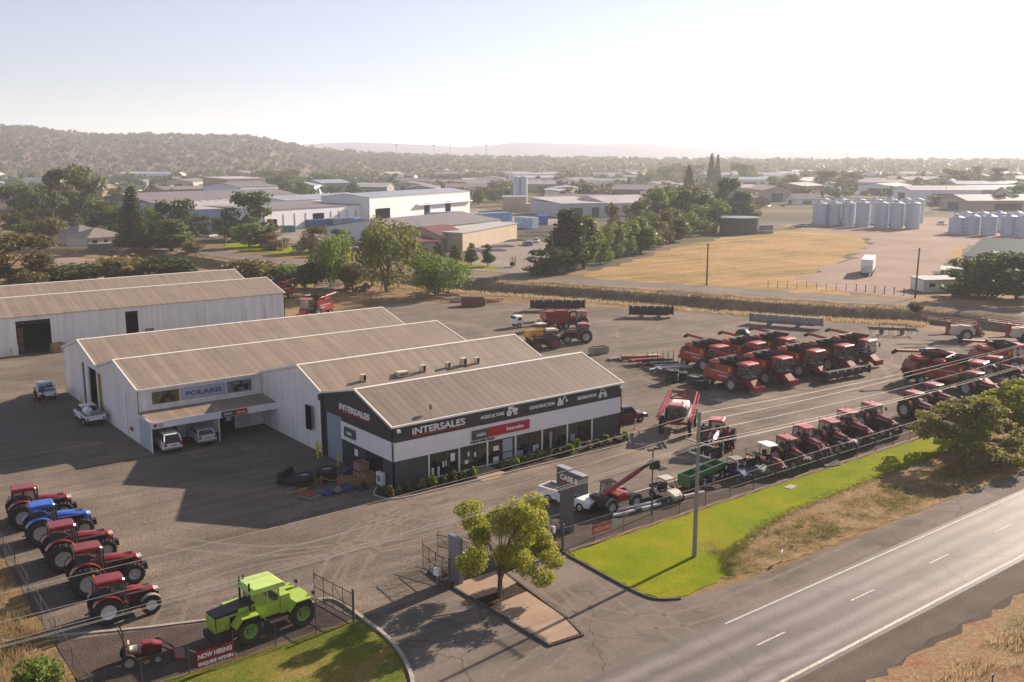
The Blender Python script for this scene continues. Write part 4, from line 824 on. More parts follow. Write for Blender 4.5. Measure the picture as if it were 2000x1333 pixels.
# row along the front fence, bonnets towards the road
ROW = "tractors parked side by side along the front fence"
HD = R(-104)
tractor("tractor", "little red tractor with a white sun canopy at the front fence", ROW, roof=WHITE, wb=1.9, rr=.62, rf=.42, w=.66, hood_h=1.45, cabz=2.35, canopy=True, weights=False, loc=(28.4, -16.0), rz=HD, lug=14)
tc = tractor("tractor", "mid sized red tractor with a rounded pinkish roof, next to the white canopied one", ROW, roof=ROOFR, wb=2.3, rr=.74, rf=.52, w=.76, hood_h=1.65, cabz=2.5, weights=False, loc=(31.4, -15.7), rz=HD, lug=16, c=RED, fw=BLACK)
tl = tractor("tractor", "red tractor carrying a front loader and black bucket in the fence row", ROW, roof=ROOFR, wb=2.6, rr=.86, rf=.6, w=.88, hood_h=1.8, cabz=2.75, weights=False, loader=True, loc=(35.0, -14.9), rz=HD, lug=16, c=RED)
td = tractor("tractor", "red tractor with grey front mudguards, right of the one with a loader", ROW, roof=ROOFR, wb=2.6, rr=.86, rf=.62, w=.88, hood_h=1.8, cabz=2.75, weights=False, loc=(38.6, -15.2), rz=HD, lug=16, fw=GREY)
te = tractor("tractor", "large red tractor fifth in the fence row counting from the white canopy", ROW, roof=ROOFR, loc=(42.6, -14.5), rz=HD, duals=False, lug=16)
dup(te, (47.1, -14.3), HD, "large red tractor beside the gap in the fence row", ROW)
tf = dup(te, (55.0, -14.3), R(-103), "large red tractor right of the gap, partly behind the fence side tree", ROW)
dup(te, (60.2, -13.6), R(-100), "large red tractor rising just behind the bushy tree at the fence", ROW)
dup(te, (69.5, -13.4), R(-100), "red tractor behind the yellow green tree top, in front of a combine", ROW)
# tractor face on beside the self propelled sprayer
tractor("tractor", "red tractor with dual wheels seen face on, right of the white boom sprayer", None, roof=ROOFR, duals=True, loc=(30.2, -8.6), rz=R(212), lug=16, rim=DRED)
tractor("tractor", "red tractor with silver rear wheels parked alone in the middle of the yard", None, loc=(56.4, 39.3), rz=R(152), roof=ROOFR, lug=16)
tractor("tractor", "red loader tractor behind the lone red tractor in the middle of the yard", None, loc=(64.2, 48.3), rz=R(140), roof=ROOFR, loader=True, lug=0, weights=False)
tractor("tractor", "old faded rust red tractor with bucket beside the yellow machine", None, c=surf("faded maroon", (0.13, 0.035, 0.028), 0.8, grime=.4), roof=CREAM, rim=DRED, loc=(49.6, 38.6), rz=R(158), loader=True, lug=0, weights=False, wb=2.6)
# ---- green articulated tractor
def articulated():
    t = empty("articulated_tractor", (-18.4, -16.3), R(183), "lime green articulated four wheel drive tractor with black bonnet top behind the fence", "tractor")
    global AX
    f = MB(); f.prism([(1.35, 1.15), (3.55, .95), (3.65, 1.95), (1.3, 2.18)], -.55, .55); f.build("engine_bay", BLACK, t)
    f = MB(); f.prism([(1.1, 2.19), (3.7, 1.96), (3.72, 2.04), (1.1, 2.27)], -.60, .60); f.build("bonnet_top", BLACK, t)
    f = MB(); 
    for s in (-1, 1): f = MB(); f.box(2.75, 3.6, s * .56, s * .61, 1.05, 1.93); f.box(2.2, 2.75, s * .56, s * .60, 1.8, 1.93); f.box(1.2, 2.2, s * .56, s * .61, 1.75, 2.16); f.build("side_panel", LIME, t)
    f = MB(); f.prism([(3.62, 1.0), (3.7, 1.0), (3.76, 1.9), (3.68, 1.95)], -.58, .58); f.build("nose_panel", LIME, t)
    f = MB(); f.box(3.7, 3.95, -.6, .6, .55, 1.0); f.build("front_weight", BLACK, t)
    f = MB(); f.box(-.35, 3.3, -.45, .45, .75, 1.15); f.box(-2.9, -.3, -.42, .42, .72, 1.1); f.box(1.6, 1.95, -1.2, 1.2, .7, 1.0); f.box(-1.95, -1.6, -1.2, 1.2, .7, 1.0); f.build("chassis", DARK, t)
    f = MB(); f.box(-.45, 1.15, -.85, .85, 1.2, 2.05); f.box(-.75, -.35, -.6, .6, 1.1, 1.9); f.build("cab_body", LIME, t)
    g = MB(); g.box(-.40, 1.05, -.80, .80, 2.05, 2.95, tx=1.04, ty=1.02); g.build("cab_window", GLASS, t)
    p = MB()
    for a in (-.42, .35, 1.08):
        for s in (-1, 1): p.tube([(a, s * .82, 2.05), (a, s * .83, 2.95)], .05, 5)
    p.build("cab_frame", LIME, t)
    r = MB(); r.prism([(-.75, 2.95), (1.5, 2.95), (1.55, 3.05), (1.3, 3.25), (-.6, 3.25), (-.8, 3.1)], -1.05, 1.05); r.build("cab_roof", surf("pale lime paint", (0.44, 0.60, 0.16), .45), t)
    f = MB(); f.box(-2.7, -.9, -.6, .6, 1.1, 1.75, tx=.85); f.build("rear_body", LIME, t)
    f = MB(); f.box(-1.25, -.45, -.95, .95, 1.15, 2.25, tx=.8, ty=.85); f.build("fuel_tank", LIME, t)
    for x, a, b in ((1.78, 1.2, 1.0), (-1.78, 1.2, 1.0)):
        for s in (-1, 1):
            m = MB(); m.prism([(x - 1.0, 1.35), (x - .55, 1.85), (x + .55, 1.85), (x + 1.0, 1.35), (x + .98, 1.29), (x + .53, 1.78), (x - .53, 1.78), (x - .98, 1.29)], s * .7, s * 1.5); m.build("mudguard", LIME, t)
            wheel(t, x, s * 1.12, .86, .62, RIMG, 18, s)
    for (x, y, h) in ((1.45, -.68, 3.6), (1.45, .68, 3.6), (1.05, -.95, 3.5)):
        e = MB(); e.tube([(x, y, 1.9), (x, y, h)], .065, 8); e.build("exhaust_stack", BLACK, t)
    for s in (-1, 1): q = MB(); q.box(-2.7, -2.55, s * 1.1 - .1, s * 1.1 + .1, 1.85, 2.05); q.build("work_light", BLACK, t)
    return t
articulated().scale = (.93, .93, .93)
# ---- compact tractor with roll bar
t = empty("ride_on_tractor", (-25.6, -15.8), R(-14), "small red ride on tractor with a tall black roll bar by the corner fence", "tractor"); t.scale = (1.2, 1.2, 1.2)
q = MB(); q.box(-.6, .9, -.25, .25, .35, .6); q.build("chassis", DARK, t)
q = MB(); q.loft([ring(.15, .26, .6, 1.0, .06), ring(.6, .25, .6, .97, .06), ring(1.0, .2, .6, .8, .06)]); q.build("hood", RED, t)
q = MB(); q.box(-.55, .1, -.42, .42, .58, .68); q.build("deck", RED, t); q = MB(); q.box(-.4, -.05, -.2, .2, .68, .8); q.box(-.45, -.38, -.2, .2, .8, 1.1); q.build("seat", CREAM, t)
q = MB()
for s in (-1, 1): q.tube([(-.6, s * .42, .5), (-.62, s * .42, 1.4), (-.8, s * .36, 1.95)], .035)
q.tube([(-.62, -.42, .95), (-.62, .42, .95)], .03); q.build("roll_bar", BLACK, t)
q = MB()
for s in (-1, 1): q.tube([(.1, s * .35, .8), (.9, s * .35, .85), (1.5, s * .33, .3)], .045, 5)
q.build("loader_arm", BLACK, t); q = MB(); q.prism([(1.45, .06), (1.95, .06), (1.5, .2), (1.45, .5)], -.55, .55); q.build("loader_bucket", DRED, t)
for s in (-1, 1): wheel(t, -.45, s * .48, .36, .26, RIMW, 0, s); wheel(t, .75, s * .42, .24, .18, RIMW, 0, s)
# ---- combine harvesters
def combine(label, group, loc, rz, tank_open=True, c=ORED):
    global AX
    t = empty("combine_harvester", loc, rz, label, "combine harvester", group)
    # x: cab at front (+). origin under the cab roof
    b = MB(); b.prism([(-5.2, 1.25), (-4.9, .95), (-1.0, .85), (-.9, 2.95), (-4.2, 2.95), (-5.0, 2.6), (-5.35, 1.9)], -1.35, 1.35); b.build("body", c, t)
    for s in (-1, 1):
        b = MB(); b.prism([(-4.9, 1.3), (-1.2, 1.2), (-1.2, 2.1), (-4.6, 2.25)], s * 1.36, s * 1.43); b.prism([(-5.45, 1.15), (-2.2, 1.05), (-2.2, 1.35), (-5.3, 1.55)], s * 1.36, s * 1.5)
        b.build("side_panel", surf("combine side paint", (0.32, 0.032, 0.012), .4, grime=.2), t)
        b = MB(); b.prism([(-4.3, 2.02), (-1.6, 1.98), (-1.6, 2.12), (-4.2, 2.17)], s * 1.435, s * 1.445); b.prism([(-3.0, 1.55), (-1.5, 1.52), (-1.5, 1.72), (-2.9, 1.75)], s * 1.435, s * 1.445); b.build("decal", surf("silver decal", (.35, .33, .32), .5), t)
    for s in (-1, 1): b = MB(); b.box(-4.55, -3.6, s * 1.352, s * 1.37, 2.32, 2.85); b.build("vent_grille", BLACK, t); b = MB(); b.box(-4.9, -1.3, s * 1.36, s * 1.40, .93, 1.14); b.build("shaded_gap_strip", DARK, t)  # dark strip below the side panels imitates a shaded gap
    b = MB(); b.box(-5.55, -5.0, -.9, .9, .85, 1.5, tx=.7); b.build("straw_chopper", DARK, t)
    b = MB(); b.box(-4.7, -3.2, -1.2, 1.2, 2.95, 3.15); b.box(-4.5, -3.5, -.9, .9, 3.15, 3.3); b.build("engine_cover", ROOFR, t)
    b = MB(); b.box(-3.2, -2.7, -.9, .9, 2.95, 3.5); b.lathe([(.35, 0), (.35, .4)], (-2.9, .5, 3.3), 'z', 12); b.build("air_intake", DARK, t)
    g = MB(); x0, x1, w0, w1 = -2.7, -.9, 1.2, 1.7; z0, z1 = 2.95, 3.75
    a = [(x0, -w0, z0), (x1, -w0, z0), (x1, w0, z0), (x0, w0, z0)]; e = [(x0 - .35, -w1, z1), (x1 + .35, -w1, z1), (x1 + .35, w1, z1), (x0 - .35, w1, z1)]
    i_ = [(p[0] * .97 - .05, p[1] * .95, z1 - .02) for p in e]; f_ = [(p[0], p[1] * .9, z0 + .25) for p in a]
    g.add(a + e + i_ + f_, [(0, 1, 5, 4), (1, 2, 6, 5), (2, 3, 7, 6), (3, 0, 4, 7), (4, 5, 9, 8), (5, 6, 10, 9), (6, 7, 11, 10), (7, 4, 8, 11), (8, 9, 13, 12), (9, 10, 14, 13), (10, 11, 15, 14), (11, 8, 12, 15), (12, 13, 14, 15)])
    g.build("grain_tank", BLACK, t)
    u = MB(); u.tube([(-1.2, 1.45, 3.15), (-1.7, 1.5, 3.4), (-6.4, 1.15, 3.75)], .17, 8); au = u.build("unloading_auger", surf("auger red", (0.28, 0.02, 0.018), .4), t)
    u = MB(); u.tube([(-6.3, 1.15, 3.75), (-6.9, 1.1, 3.45)], .24, 8, r1=.2); u.build("spout", BLACK, au)
    cab(t, -.75, .95, .88, 1.75, 3.3, ROOFR, taper=.95, roofh=.2, ov=.22, pillar=BLACK)
    f = MB(); f.prism([(-.6, .9), (.4, 1.0), (1.9, .35), (2.1, .75), (1.1, 1.55), (-.6, 1.6)], -.62, .62); f.build("feeder_house", surf("feeder red", (0.22, 0.02, 0.015), .7, coat=0.0, grime=.35), t)
    f = MB(); f.box(1.85, 2.25, -.85, .85, .3, .95); f.build("header_mount", DRED, t)
    ax = MB(); ax.box(-.95, -.5, -1.6, 1.6, .7, 1.05); ax.box(-4.5, -4.25, -1.2, 1.2, .5, .75); ax.build("axle", DARK, t)
    for s in (-1, 1): wheel(t, -.75, s * 1.55, .92, .62, RIMW, 14, s); wheel(t, -4.35, s * 1.35, .62, .42, RIMW, 0, s)
    l_ = MB(); 
    for s_ in (.0, .45): l_.tube([(-.1 + s_, 1.25, .5), (-.1 + s_, 1.15, 1.75)], .03, 5)
    for k in range(4): l_.box(-.1, .35, 1.15, 1.3, .6 + .3 * k, .64 + .3 * k)
    l_.box(-.3, .9, .9, 1.35, 1.68, 1.75); l_.tube([(.85, 1.32, 1.75), (.85, 1.32, 2.5), (-.2, 1.32, 2.5)], .025, 4); l_.build("ladder", DARK, t)
    for s in (-1, 1): m_ = MB(); m_.tube([(.95, s * .8, 3.1), (1.25, s * 1.3, 3.0)], .025, 4); m_.box(1.22, 1.28, s * 1.3 - .15, s * 1.3 + .15, 2.4, 2.95); m_.build("mirror", BLACK, t)
    n_ = MB(); n_.box(-1.5, -1.2, -1.45, -1.435, 2.25, 2.75); n_.build("warning_sticker", YEL, t)
    return t
CG = "combine harvesters parked together in two rows in the yard"
HC = R(-92)
c0 = combine("foremost combine harvester on the left, nearest the show room, its whole red side in view", CG, (50.5, 4.2), HC)
cl = [((56.5, 3.9), "second combine harvester from the left in the front row, angled header mount in front"), ((63.4, 4.1), "third combine harvester in the front row, behind the low cutter bar trailer"), ((69.3, 3.9), "fourth combine harvester in the front row, second from its right end"), ((75.0, 4.2), "combine harvester at the right end of the front row"),
      ((56.2, 13.4), "combine harvester at the left end of the back row, black tyres on top"), ((61.8, 11.9), "combine harvester second from the left in the back row"), ((67.4, 11.4), "combine harvester third from the left in the back row, black tank above it")]
for i, (p, lab) in enumerate(cl): dup(c0, p, HC + R([0, 1, -1, 2, 0, 3, 1, 0][i]), lab, CG)
dup(c0, (72.5, -12.0), R(-80), "combine harvester by the right edge tree tops, cab above the yellow green leaves", "combines at the right end of the front fence row")
dup(c0, (74.5, -7.5), R(-30), "combine harvester lying crosswise on the right, auger spout over the open yard", "combines at the right end of the front fence row")
dup(c0, (87, -9.5), R(-35), "combine harvester cut off by the right picture edge below the sprayer wings", "combines at the right end of the front fence row")
c9 = combine("lone red combine harvester beyond the workshop roofs, auger swung back", None, (34.2, 84.5), R(205), c=RED)
dup(c9, (37.5, 108), R(200), "red harvester half hidden behind the corner of the store shed")
dup(te, (80, -10.5), R(-75), "red tractor with glossy bonnet among the combines at the far right"); 
# white roofed tractors at right cluster
tractor("tractor", "tractor with a pale shining bonnet between the two combines at the right", None, roof=WHITE, loc=(78.5, -3.2), rz=R(-60), lug=0)
# ---- harvester fronts (headers)
def header(name, label, a, b, col_, z=1.2, yellow=False, wheels=True, slim=False):
    A_, B_ = Vector(a), Vector(b); L = (B_ - A_).length; d = (B_ - A_).normalized(); m = (A_ + B_) / 2
    t = empty(name, (m.x, m.y), math.atan2(d.y, d.x), label, "harvester front", None); h = L / 2
    q = MB(); q.prism([(-.5, .55), (.35, .45), (.45, .7), (.1, 1.1), (.15, z + .7), (-.55, z + .75), (-.6, .8)], -h, h); 
    q.v = [(y, x, zz) for (x, y, zz) in q.v]; q.f = [f[::-1] for f in q.f]; q.build("trough", col_, t)
    r = MB(); r.tube([(-h + .2, .55, z + .35), (h - .2, .55, z + .35)], .09, 6)
    for k in range(int(L / .8)): 
        x = -h + .4 + k * .8; r.box(x - .02, x + .02, .2, .9, z + .33, z + .37); r.box(x - .02, x + .02, .53, .57, z - .05, z + .75)
    r.build("reel", DARK if not slim else GREY, t)
    for s in (-1, 1): e = MB(); e.prism([(-.7, .4), (.9, .35), (.9, .6), (.3, z + .8), (-.7, z + .85)], -.06, .06); e.v = [(y + s * h, x, zz) for (x, y, zz) in e.v]; e.build("end_divider", YEL if (yellow and s > 0) else BLACK, t)
    if wheels:
        u = MB(); u.box(-h * .8, h * .8, -.25, .0, .35, .5); u.box(-h * .8 - 1.4, -h * .8, -.18, -.08, .38, .46); u.build("trailer_frame", DRED, t)
        for x in (-h * .45, h * .35): 
            for s in (-1, 1): wheel(t, x, s * .6, .33, .2, RIMW, 0, s)
    k_ = MB()
    for x in np.linspace(-h * .85, h * .85, 6): k_.box(x - .06, x + .06, -.68, -.6, z + .5, z + .95)
    k_.build("marker_plate", WHITE, t)
    return t
header("harvester_front", "long black harvester front on its trailer with a yellow right end", PX(1036, 607), PX(1142, 607), BLACK, yellow=True)
header("harvester_front", "black boxy harvester front beside the drain, right of the yellow ended one", PX(1229, 619), PX(1314, 620), BLACK)
header("harvester_front", "longest pale slatted harvester front on a trailer behind the combines", PX(1466, 632), PX(1606, 643), GREY, z=1.0, slim=True)
header("harvester_front", "small harvester front with silver reel fingers parked before the front combines", (61.6, 1.4), (69.6, .6), DARK, z=.55, slim=True)
# ---- cultivator
t = empty("cultivator", (98.0, 14.0), R(-50), "skeletal tine cultivator on the grass edge left of the boom sprayer", "cultivator")
q = MB()
for y in (-.9, 0, .9): q.tube([(-3.6, y, .95), (3.6, y, .95)], .07, 5)
for x in (-3.4, -1.2, 1.2, 3.4): q.tube([(x, -1.1, .95), (x, 1.3, .95)], .06, 5)
for x in (-2, 0, 2): q.tube([(x, 0, .95), (x, 0, 1.7)], .05, 5)
q.tube([(-2, 0, 1.7), (2, 0, 1.7)], .05, 5); q.build("frame", BLACK, t); q = MB()
for i in range(16):
    x = -3.5 + i * .46; y = (-.9, 0, .9)[i % 3]; q.tube([(x, y, .95), (x, y - .25, .6), (x, y + .1, .1)], .04, 4)
q.build("tines", BLACK, t); 
for x in (-1.5, 1.5): wheel(t, x, .5, .35, .22, RIMW, 0, 1)
# ---- trailed boom sprayers
def trailed(label, loc, rz):
    t = empty("trailed_sprayer", loc, rz, label, "boom sprayer", "trailed sprayers by the drain")
    q = MB(); q.prism([(-1.9, .9), (1.6, .9), (1.9, 1.25), (1.6, 2.2), (-1.2, 2.3), (-1.9, 1.7)], -.8, .8); q.build("tank", CREAM, t)
    q = MB(); q.box(-2.2, 2.0, -.5, .5, .7, .9); q.tube([(2.0, .4, .8), (4.6, 0, .6)], .09, 5); q.tube([(2.0, -.4, .8), (4.6, 0, .6)], .09, 5); q.box(1.7, 1.9, -.7, .7, .8, 2.9); q.box(-2.4, -2.2, -.9, .9, .8, 2.6); q.build("frame", DRED, t)
    for s in (-1, 1):
        b = MB(); b.tube([(-2.6, s * .9, 2.3), (5.4, s * 1.25, 3.3)], .09, 5); b.tube([(-2.6, s * .9, 2.75), (5.4, s * 1.25, 3.5)], .08, 5); b.tube([(-2.6, s * .9, 1.9), (1.5, s * 1.1, 2.5)], .07, 5)
        for k in range(9): x = -2.6 + k; z = 2.3 + k * .125; b.tube([(x, s * (.9 + .044 * k), z), (x + .5, s * (.92 + .044 * k), z + .45)], .035, 4)
        b.build("boom", RED, t); wheel(t, -.6, s * 1.1, .88, .42, RIMW, 14, s)
    return t
s1 = trailed("red trailed boom sprayer with cream tank, wholly in view beside the drain", (102.4, 5.6), R(137)); dup(s1, (107.5, -1.0), R(137), "second red trailed boom sprayer, cut by the right edge of the view")
# ---- self propelled sprayer
t = empty("boom_sprayer", (32.0, -2.2), R(214), "white and red self propelled boom sprayer with folded booms beyond the show room corner", "sprayer")
q = MB(); q.box(-3.0, 2.0, -.55, .55, 1.2, 1.5); q.box(-2.2, -1.9, -1.5, 1.5, 1.0, 1.25); q.box(1.4, 1.7, -1.5, 1.5, 1.0, 1.25); q.build("frame", DRED, t)
q = MB(); q.loft([ring(-2.2, .95, 1.5, 2.5, .25), ring(-1.2, 1.05, 1.5, 2.85, .3), ring(.2, 1.05, 1.5, 2.85, .3), ring(.6, .95, 1.5, 2.6, .25)]); q.build("tank", surf("off white tank", (0.66, .62, .52), .45), t)
cab(t, .75, 2.15, .72, 1.6, 2.85, ROOFR, taper=.95, roofh=.2)
q = MB(); q.loft([ring(2.1, .6, 1.2, 1.7, .1), ring(2.5, .5, 1.15, 1.5, .1)]); q.build("nose", RED, t)
for s in (-1, 1):
    b = MB(); b.tube([(-3.2, s * 1.3, 2.9), (3.1, s * 1.55, 1.75)], .11, 5); b.tube([(-3.2, s * 1.35, 3.25), (3.1, s * 1.55, 2.05)], .11, 5); b.tube([(-3.2, s * 1.6, 3.0), (3.0, s * 1.8, 1.9)], .07, 5)
    for k in range(8): x = -3.2 + k * .78; z = 2.9 - k * .142; b.tube([(x, s * (1.3 + .03 * k), z), (x + .4, s * (1.35 + .03 * k), z + .28)], .05, 4)
    b.build("boom", surf("glossy boom red", (.42, .03, .04), .25, coat=.6) , t)
    for x in (-2.05, 1.55): wheel(t, x, s * 1.45, .85, .36, RIMW, 16, s); q = MB(); q.box(x - .1, x + .1, s * 1.1, s * 1.22, .8, 1.6); q.build("leg", DRED, t)
q = MB(); q.box(-3.3, -3.15, -.15, .15, 1.3, 3.2); q.tube([(-3.3, -1.5, 3.2), (-3.3, 1.5, 3.2)], .08, 5); q.tube([(-3.3, -1.4, 2.4), (-3.3, 1.4, 2.4)], .08, 5); q.tube([(-3.3, -1.4, 2.4), (-3.3, 0, 3.2), (-3.3, 1.4, 2.4)], .05, 5); q.build("boom_rack", DRED, t)
q = MB(); q.tube([(2.3, .5, .6), (2.2, .5, 1.5)], .03, 4); q.tube([(2.3, .15, .6), (2.2, .15, 1.5)], .03, 4)
for k in range(4): q.tube([(2.3, .15, .65 + k * .25), (2.3, .5, .65 + k * .25)], .025, 4)
q.build("ladder", GREY, t)
# ---- cars and utes
def carbody(par, secs, m): 
    q = MB(); q.loft(secs); return q.build("body", m, par)
def csec(x, w, z0, z1, ch=.1, wt=None): return ring(x, w, z0, z1, ch, wt)
def ute(label, loc, rz, m=WHITE, tray=None, group=None, gear=None, rack=False):
    t = empty("utility_truck", loc, rz, label, "ute", group)
    carbody(t, [csec(-2.6 if not tray else -.55, .88, .5, 1.02, .06), csec(-.5, .9, .45, 1.05, .06), csec(1.0, .9, .45, 1.05, .08), csec(2.0, .88, .45, 1.0, .12), csec(2.55, .8, .48, .85, .12)], m)
    q = MB(); q.loft([csec(-.6, .82, 1.03, 1.45, .05, .72), csec(-.45, .8, 1.03, 1.72, .07, .68), csec(.55, .8, 1.03, 1.74, .07, .68), csec(1.25, .82, 1.03, 1.08, .03, .78)]); q.build("cab_window", GLASSD, t)
    q = MB(); q.box(-.5, .62, -.70, .70, 1.715, 1.775, tx=.93, ty=.95); q.build("roof", m, t)
    q = MB()
    for s in (-1, 1): q.tube([(1.2, s * .78, 1.05), (.6, s * .69, 1.74)], .035, 4); q.tube([(-.6, s * .79, 1.05), (-.5, s * .69, 1.72)], .05, 4); q.tube([(.1, s * .81, 1.05), (.1, s * .72, 1.72)], .04, 4)
    q.build("pillar", m, t)
    if tray is None:
        q = MB(); q.box(-2.5, -.7, -.72, .72, .98, 1.055); q.build("cargo_bed", BLACK, t)
        q = MB()
        for s in (-1, 1): q.box(-2.6, -.6, s * .76, s * .88, 1.0, 1.2)
        q.box(-2.62, -2.52, -.88, .88, .6, 1.2); q.build("tailgate", m, t)
    else:
        q = MB(); q.box(-2.9, -.75, -.95, .95, .88, .95); q.build("tray", tray, t); q = MB()
        for s in (-1, 1): q.box(-2.9, -.75, s * .92, s * .97, .95, 1.2)
        q.box(-2.94, -2.89, -.97, .97, .7, 1.2); q.build("tray_side", m, t); q = MB(); q.box(-2.7, 0, -.4, .4, .5, .85); q.build("chassis", DARK, t)
        if gear:
            q = MB(); q.lathe([(.0, -.5), (.42, -.45), (.45, .45), (.0, .5)], (-1.3, .3, 1.35), 'x', 12); q.build("water_tank", gear, t); q = MB(); q.box(-2.5, -1.9, -.7, .2, .95, 1.5); q.build("tool_box", GREY, t)
    if rack:
        q = MB()
        for x in (-2.6, -1.7, -.75):
            for s in (-1, 1): q.tube([(x, s * .9, .95), (x, s * .9, 1.9)], .03, 4)
            q.tube([(x, -.9, 1.9), (x, .9, 1.9)], .03, 4)
        for s in (-1, 1): q.tube([(-2.6, s * .9, 1.9), (.6, s * .9, 1.9)], .03, 4)
        q.build("ladder_rack", WHITE, t)
    for x in (-1.55, 1.65):
        for s in (-1, 1): wheel(t, x, s * .80, .38, .26, RIMW, 0, s)
    q = MB(); q.box(2.48, 2.66, -.82, .82, .4, .68, ty=.95); q.box(2.4, 2.60, -.4, .4, .68, .84); q.build("bumper", BLACK, t)
    for s in (-1, 1):
        q = MB(); q.box(2.38, 2.56, s * .5, s * .78, .72, .86); q.build("headlight", LAMP, t); q = MB(); q.box(-2.65 if tray is None else -2.96, -2.6 if tray is None else -2.9, s * .7, s * .86, .75, .98); q.build("tail_light", SIGNR, t)
        q = MB(); q.box(.95, 1.05, s * .86, s * 1.0, 1.08, 1.22); q.build("mirror", m, t)
    return t
ute("white dual cab utility truck with open black bed behind the pylon sign", (9.1, -11.7), R(-80))
ute("dark red utility truck parked at the far end of the show room", (29.6, 3.3), R(-8), m=surf("dark maroon paint", (.09, .012, .014), .3, coat=.6))
ute("white tray truck with a rounded tank, closer to the workshop door", (-13.95, 38.0), R(90), tray=GREY, gear=WHITE)
ute("white tray truck with a ladder rack standing behind the two people", (-14.9, 52.0), R(82), tray=GREY, gear=surf("teal tank", (.05, .16, .2), .5), rack=True)
def car(label, loc, rz, m, wagon=True):
    t = empty("parked_car", loc, rz, label, "car", "white cars under the awning")
    L = 2.35
    carbody(t, [csec(-L, .84, .45, .95, .1), csec(-L + .3, .9, .4, 1.0, .1), csec(.9, .9, .4, 1.0, .1), csec(1.9, .86, .4, .88, .14), csec(L, .76, .42, .72, .14)], m)
    zr = 1.72 if wagon else 1.42; xb = -L + .25 if wagon else -L + .6
    q = MB(); q.loft([csec(xb - .15, .8, .98, 1.02, .02, .78), csec(xb + .25, .78, .98, zr - .04, .1, .66), csec(.3, .78, .98, zr - .02, .1, .66), csec(1.15, .82, .98, 1.02, .02, .8)]); q.build("window", GLASSD, t)
    q = MB(); q.loft([csec(xb + .2, .66, zr - .06, zr, .03), csec(-.5, .68, zr - .05, zr + .03, .04), csec(.3, .66, zr - .05, zr + .01, .03)]); q.build("roof", m, t)
    q = MB()
    for s in (-1, 1): 
        q.tube([(1.1, s * .8, 1.0), (.35, s * .67, zr)], .04, 4); q.tube([(xb - .1, s * .79, 1.0), (xb + .25, s * .67, zr)], .07, 4)
        for x in (-.3, -1.1): q.tube([(x, s * .8, 1.0), (x, s * .69, zr)], .035, 4)
    q.build("pillar", m, t)
    for x in (-1.4, 1.4):
        for s in (-1, 1): wheel(t, x, s * .78, .34, .22, RIMW, 0, s)
    for s in (-1, 1): q = MB(); q.box(-L - .02, -L + .06, s * .62, s * .84, .72, .98 if not wagon else 1.1); q.build("tail_light", SIGNR, t); q = MB(); q.box(L - .2, L - .02, s * .45, s * .74, .6, .72); q.build("headlight", LAMP, t)
    q = MB(); q.box(-L - .03, -L + .05, -.8, .8, .42, .56); q.build("bumper", GREY, t); q = MB(); q.box(-L - .02, -L, -.25, .25, .72, .84); q.build("number_plate", YEL, t)
    return t
car("white boxy station wagon, left one of the two under the awning", (-10.7, 23.5), R(86), WHITE)
car("white low hatchback, right one of the two cars under the awning", (-7.3, 23.9), R(87), surf("silver paint", (.62, .64, .66), .3, coat=.5), wagon=False)
# ---- telehandler
t = empty("telehandler", (11.6, -14.4), R(-4), "red telehandler with raised telescopic boom behind the fence banner", "telehandler")
t.scale = (.92, .92, .92); q = MB(); q.box(-2.2, 1.6, -.5, .5, .65, 1.15); q.box(-1.6, -1.2, -1.0, 1.0, .5, .8); q.box(1.1, 1.4, -1.0, 1.0, .5, .8); q.build("chassis", DARK, t)
q = MB(); q.loft([ring(-.7, 1.0, .85, 1.45, .1), ring(.2, 1.0, .85, 1.5, .15), ring(1.0, .8, .85, 1.25, .15)]); q.build("engine_cover", ORED, t)
q = MB(); q.box(-2.3, -1.5, -.9, .9, .8, 1.35); q.build("counterweight", DARK, t)
q = MB(); q.box(-1.15, .05, .1, .95, 1.2, 2.25, tx=.9, ty=.9); q.build("cab_window", GLASS, t)
q = MB(); 
for x in (-1.1, 0): 
    for y in (.14, .92): q.tube([(x, y, 1.2), (x * .92, y * .97, 2.28)], .045, 5)
for k in range(7): q.box(-1.2 + k * .19, -1.12 + k * .19, .08, 1.0, 2.26, 2.32)
q.build("cab_frame", BLACK, t)
q = MB(); q.tube([(-1.9, -.35, 1.5), (2.2, -.35, 3.0)], .2, 6); q.build("boom", DRED, t); q = MB(); q.tube([(2.0, -.35, 2.93), (3.6, -.35, 3.5)], .15, 6); q.build("inner_boom", DARK, t)
q = MB(); q.box(3.5, 4.4, -.6, -.1, 2.8, 3.6, tx=.6); q.box(4.0, 4.9, -.9, .2, 2.75, 2.85); q.build("fork_carriage", BLACK, t)
for x in (-1.4, 1.25):
    for s in (-1, 1): wheel(t, x, s * 1.0, .60, .40, RIMW, 12, s); AX = .6; fender(t, x, s * 1.0, .68, .42, GREY, 20, 160, .03)
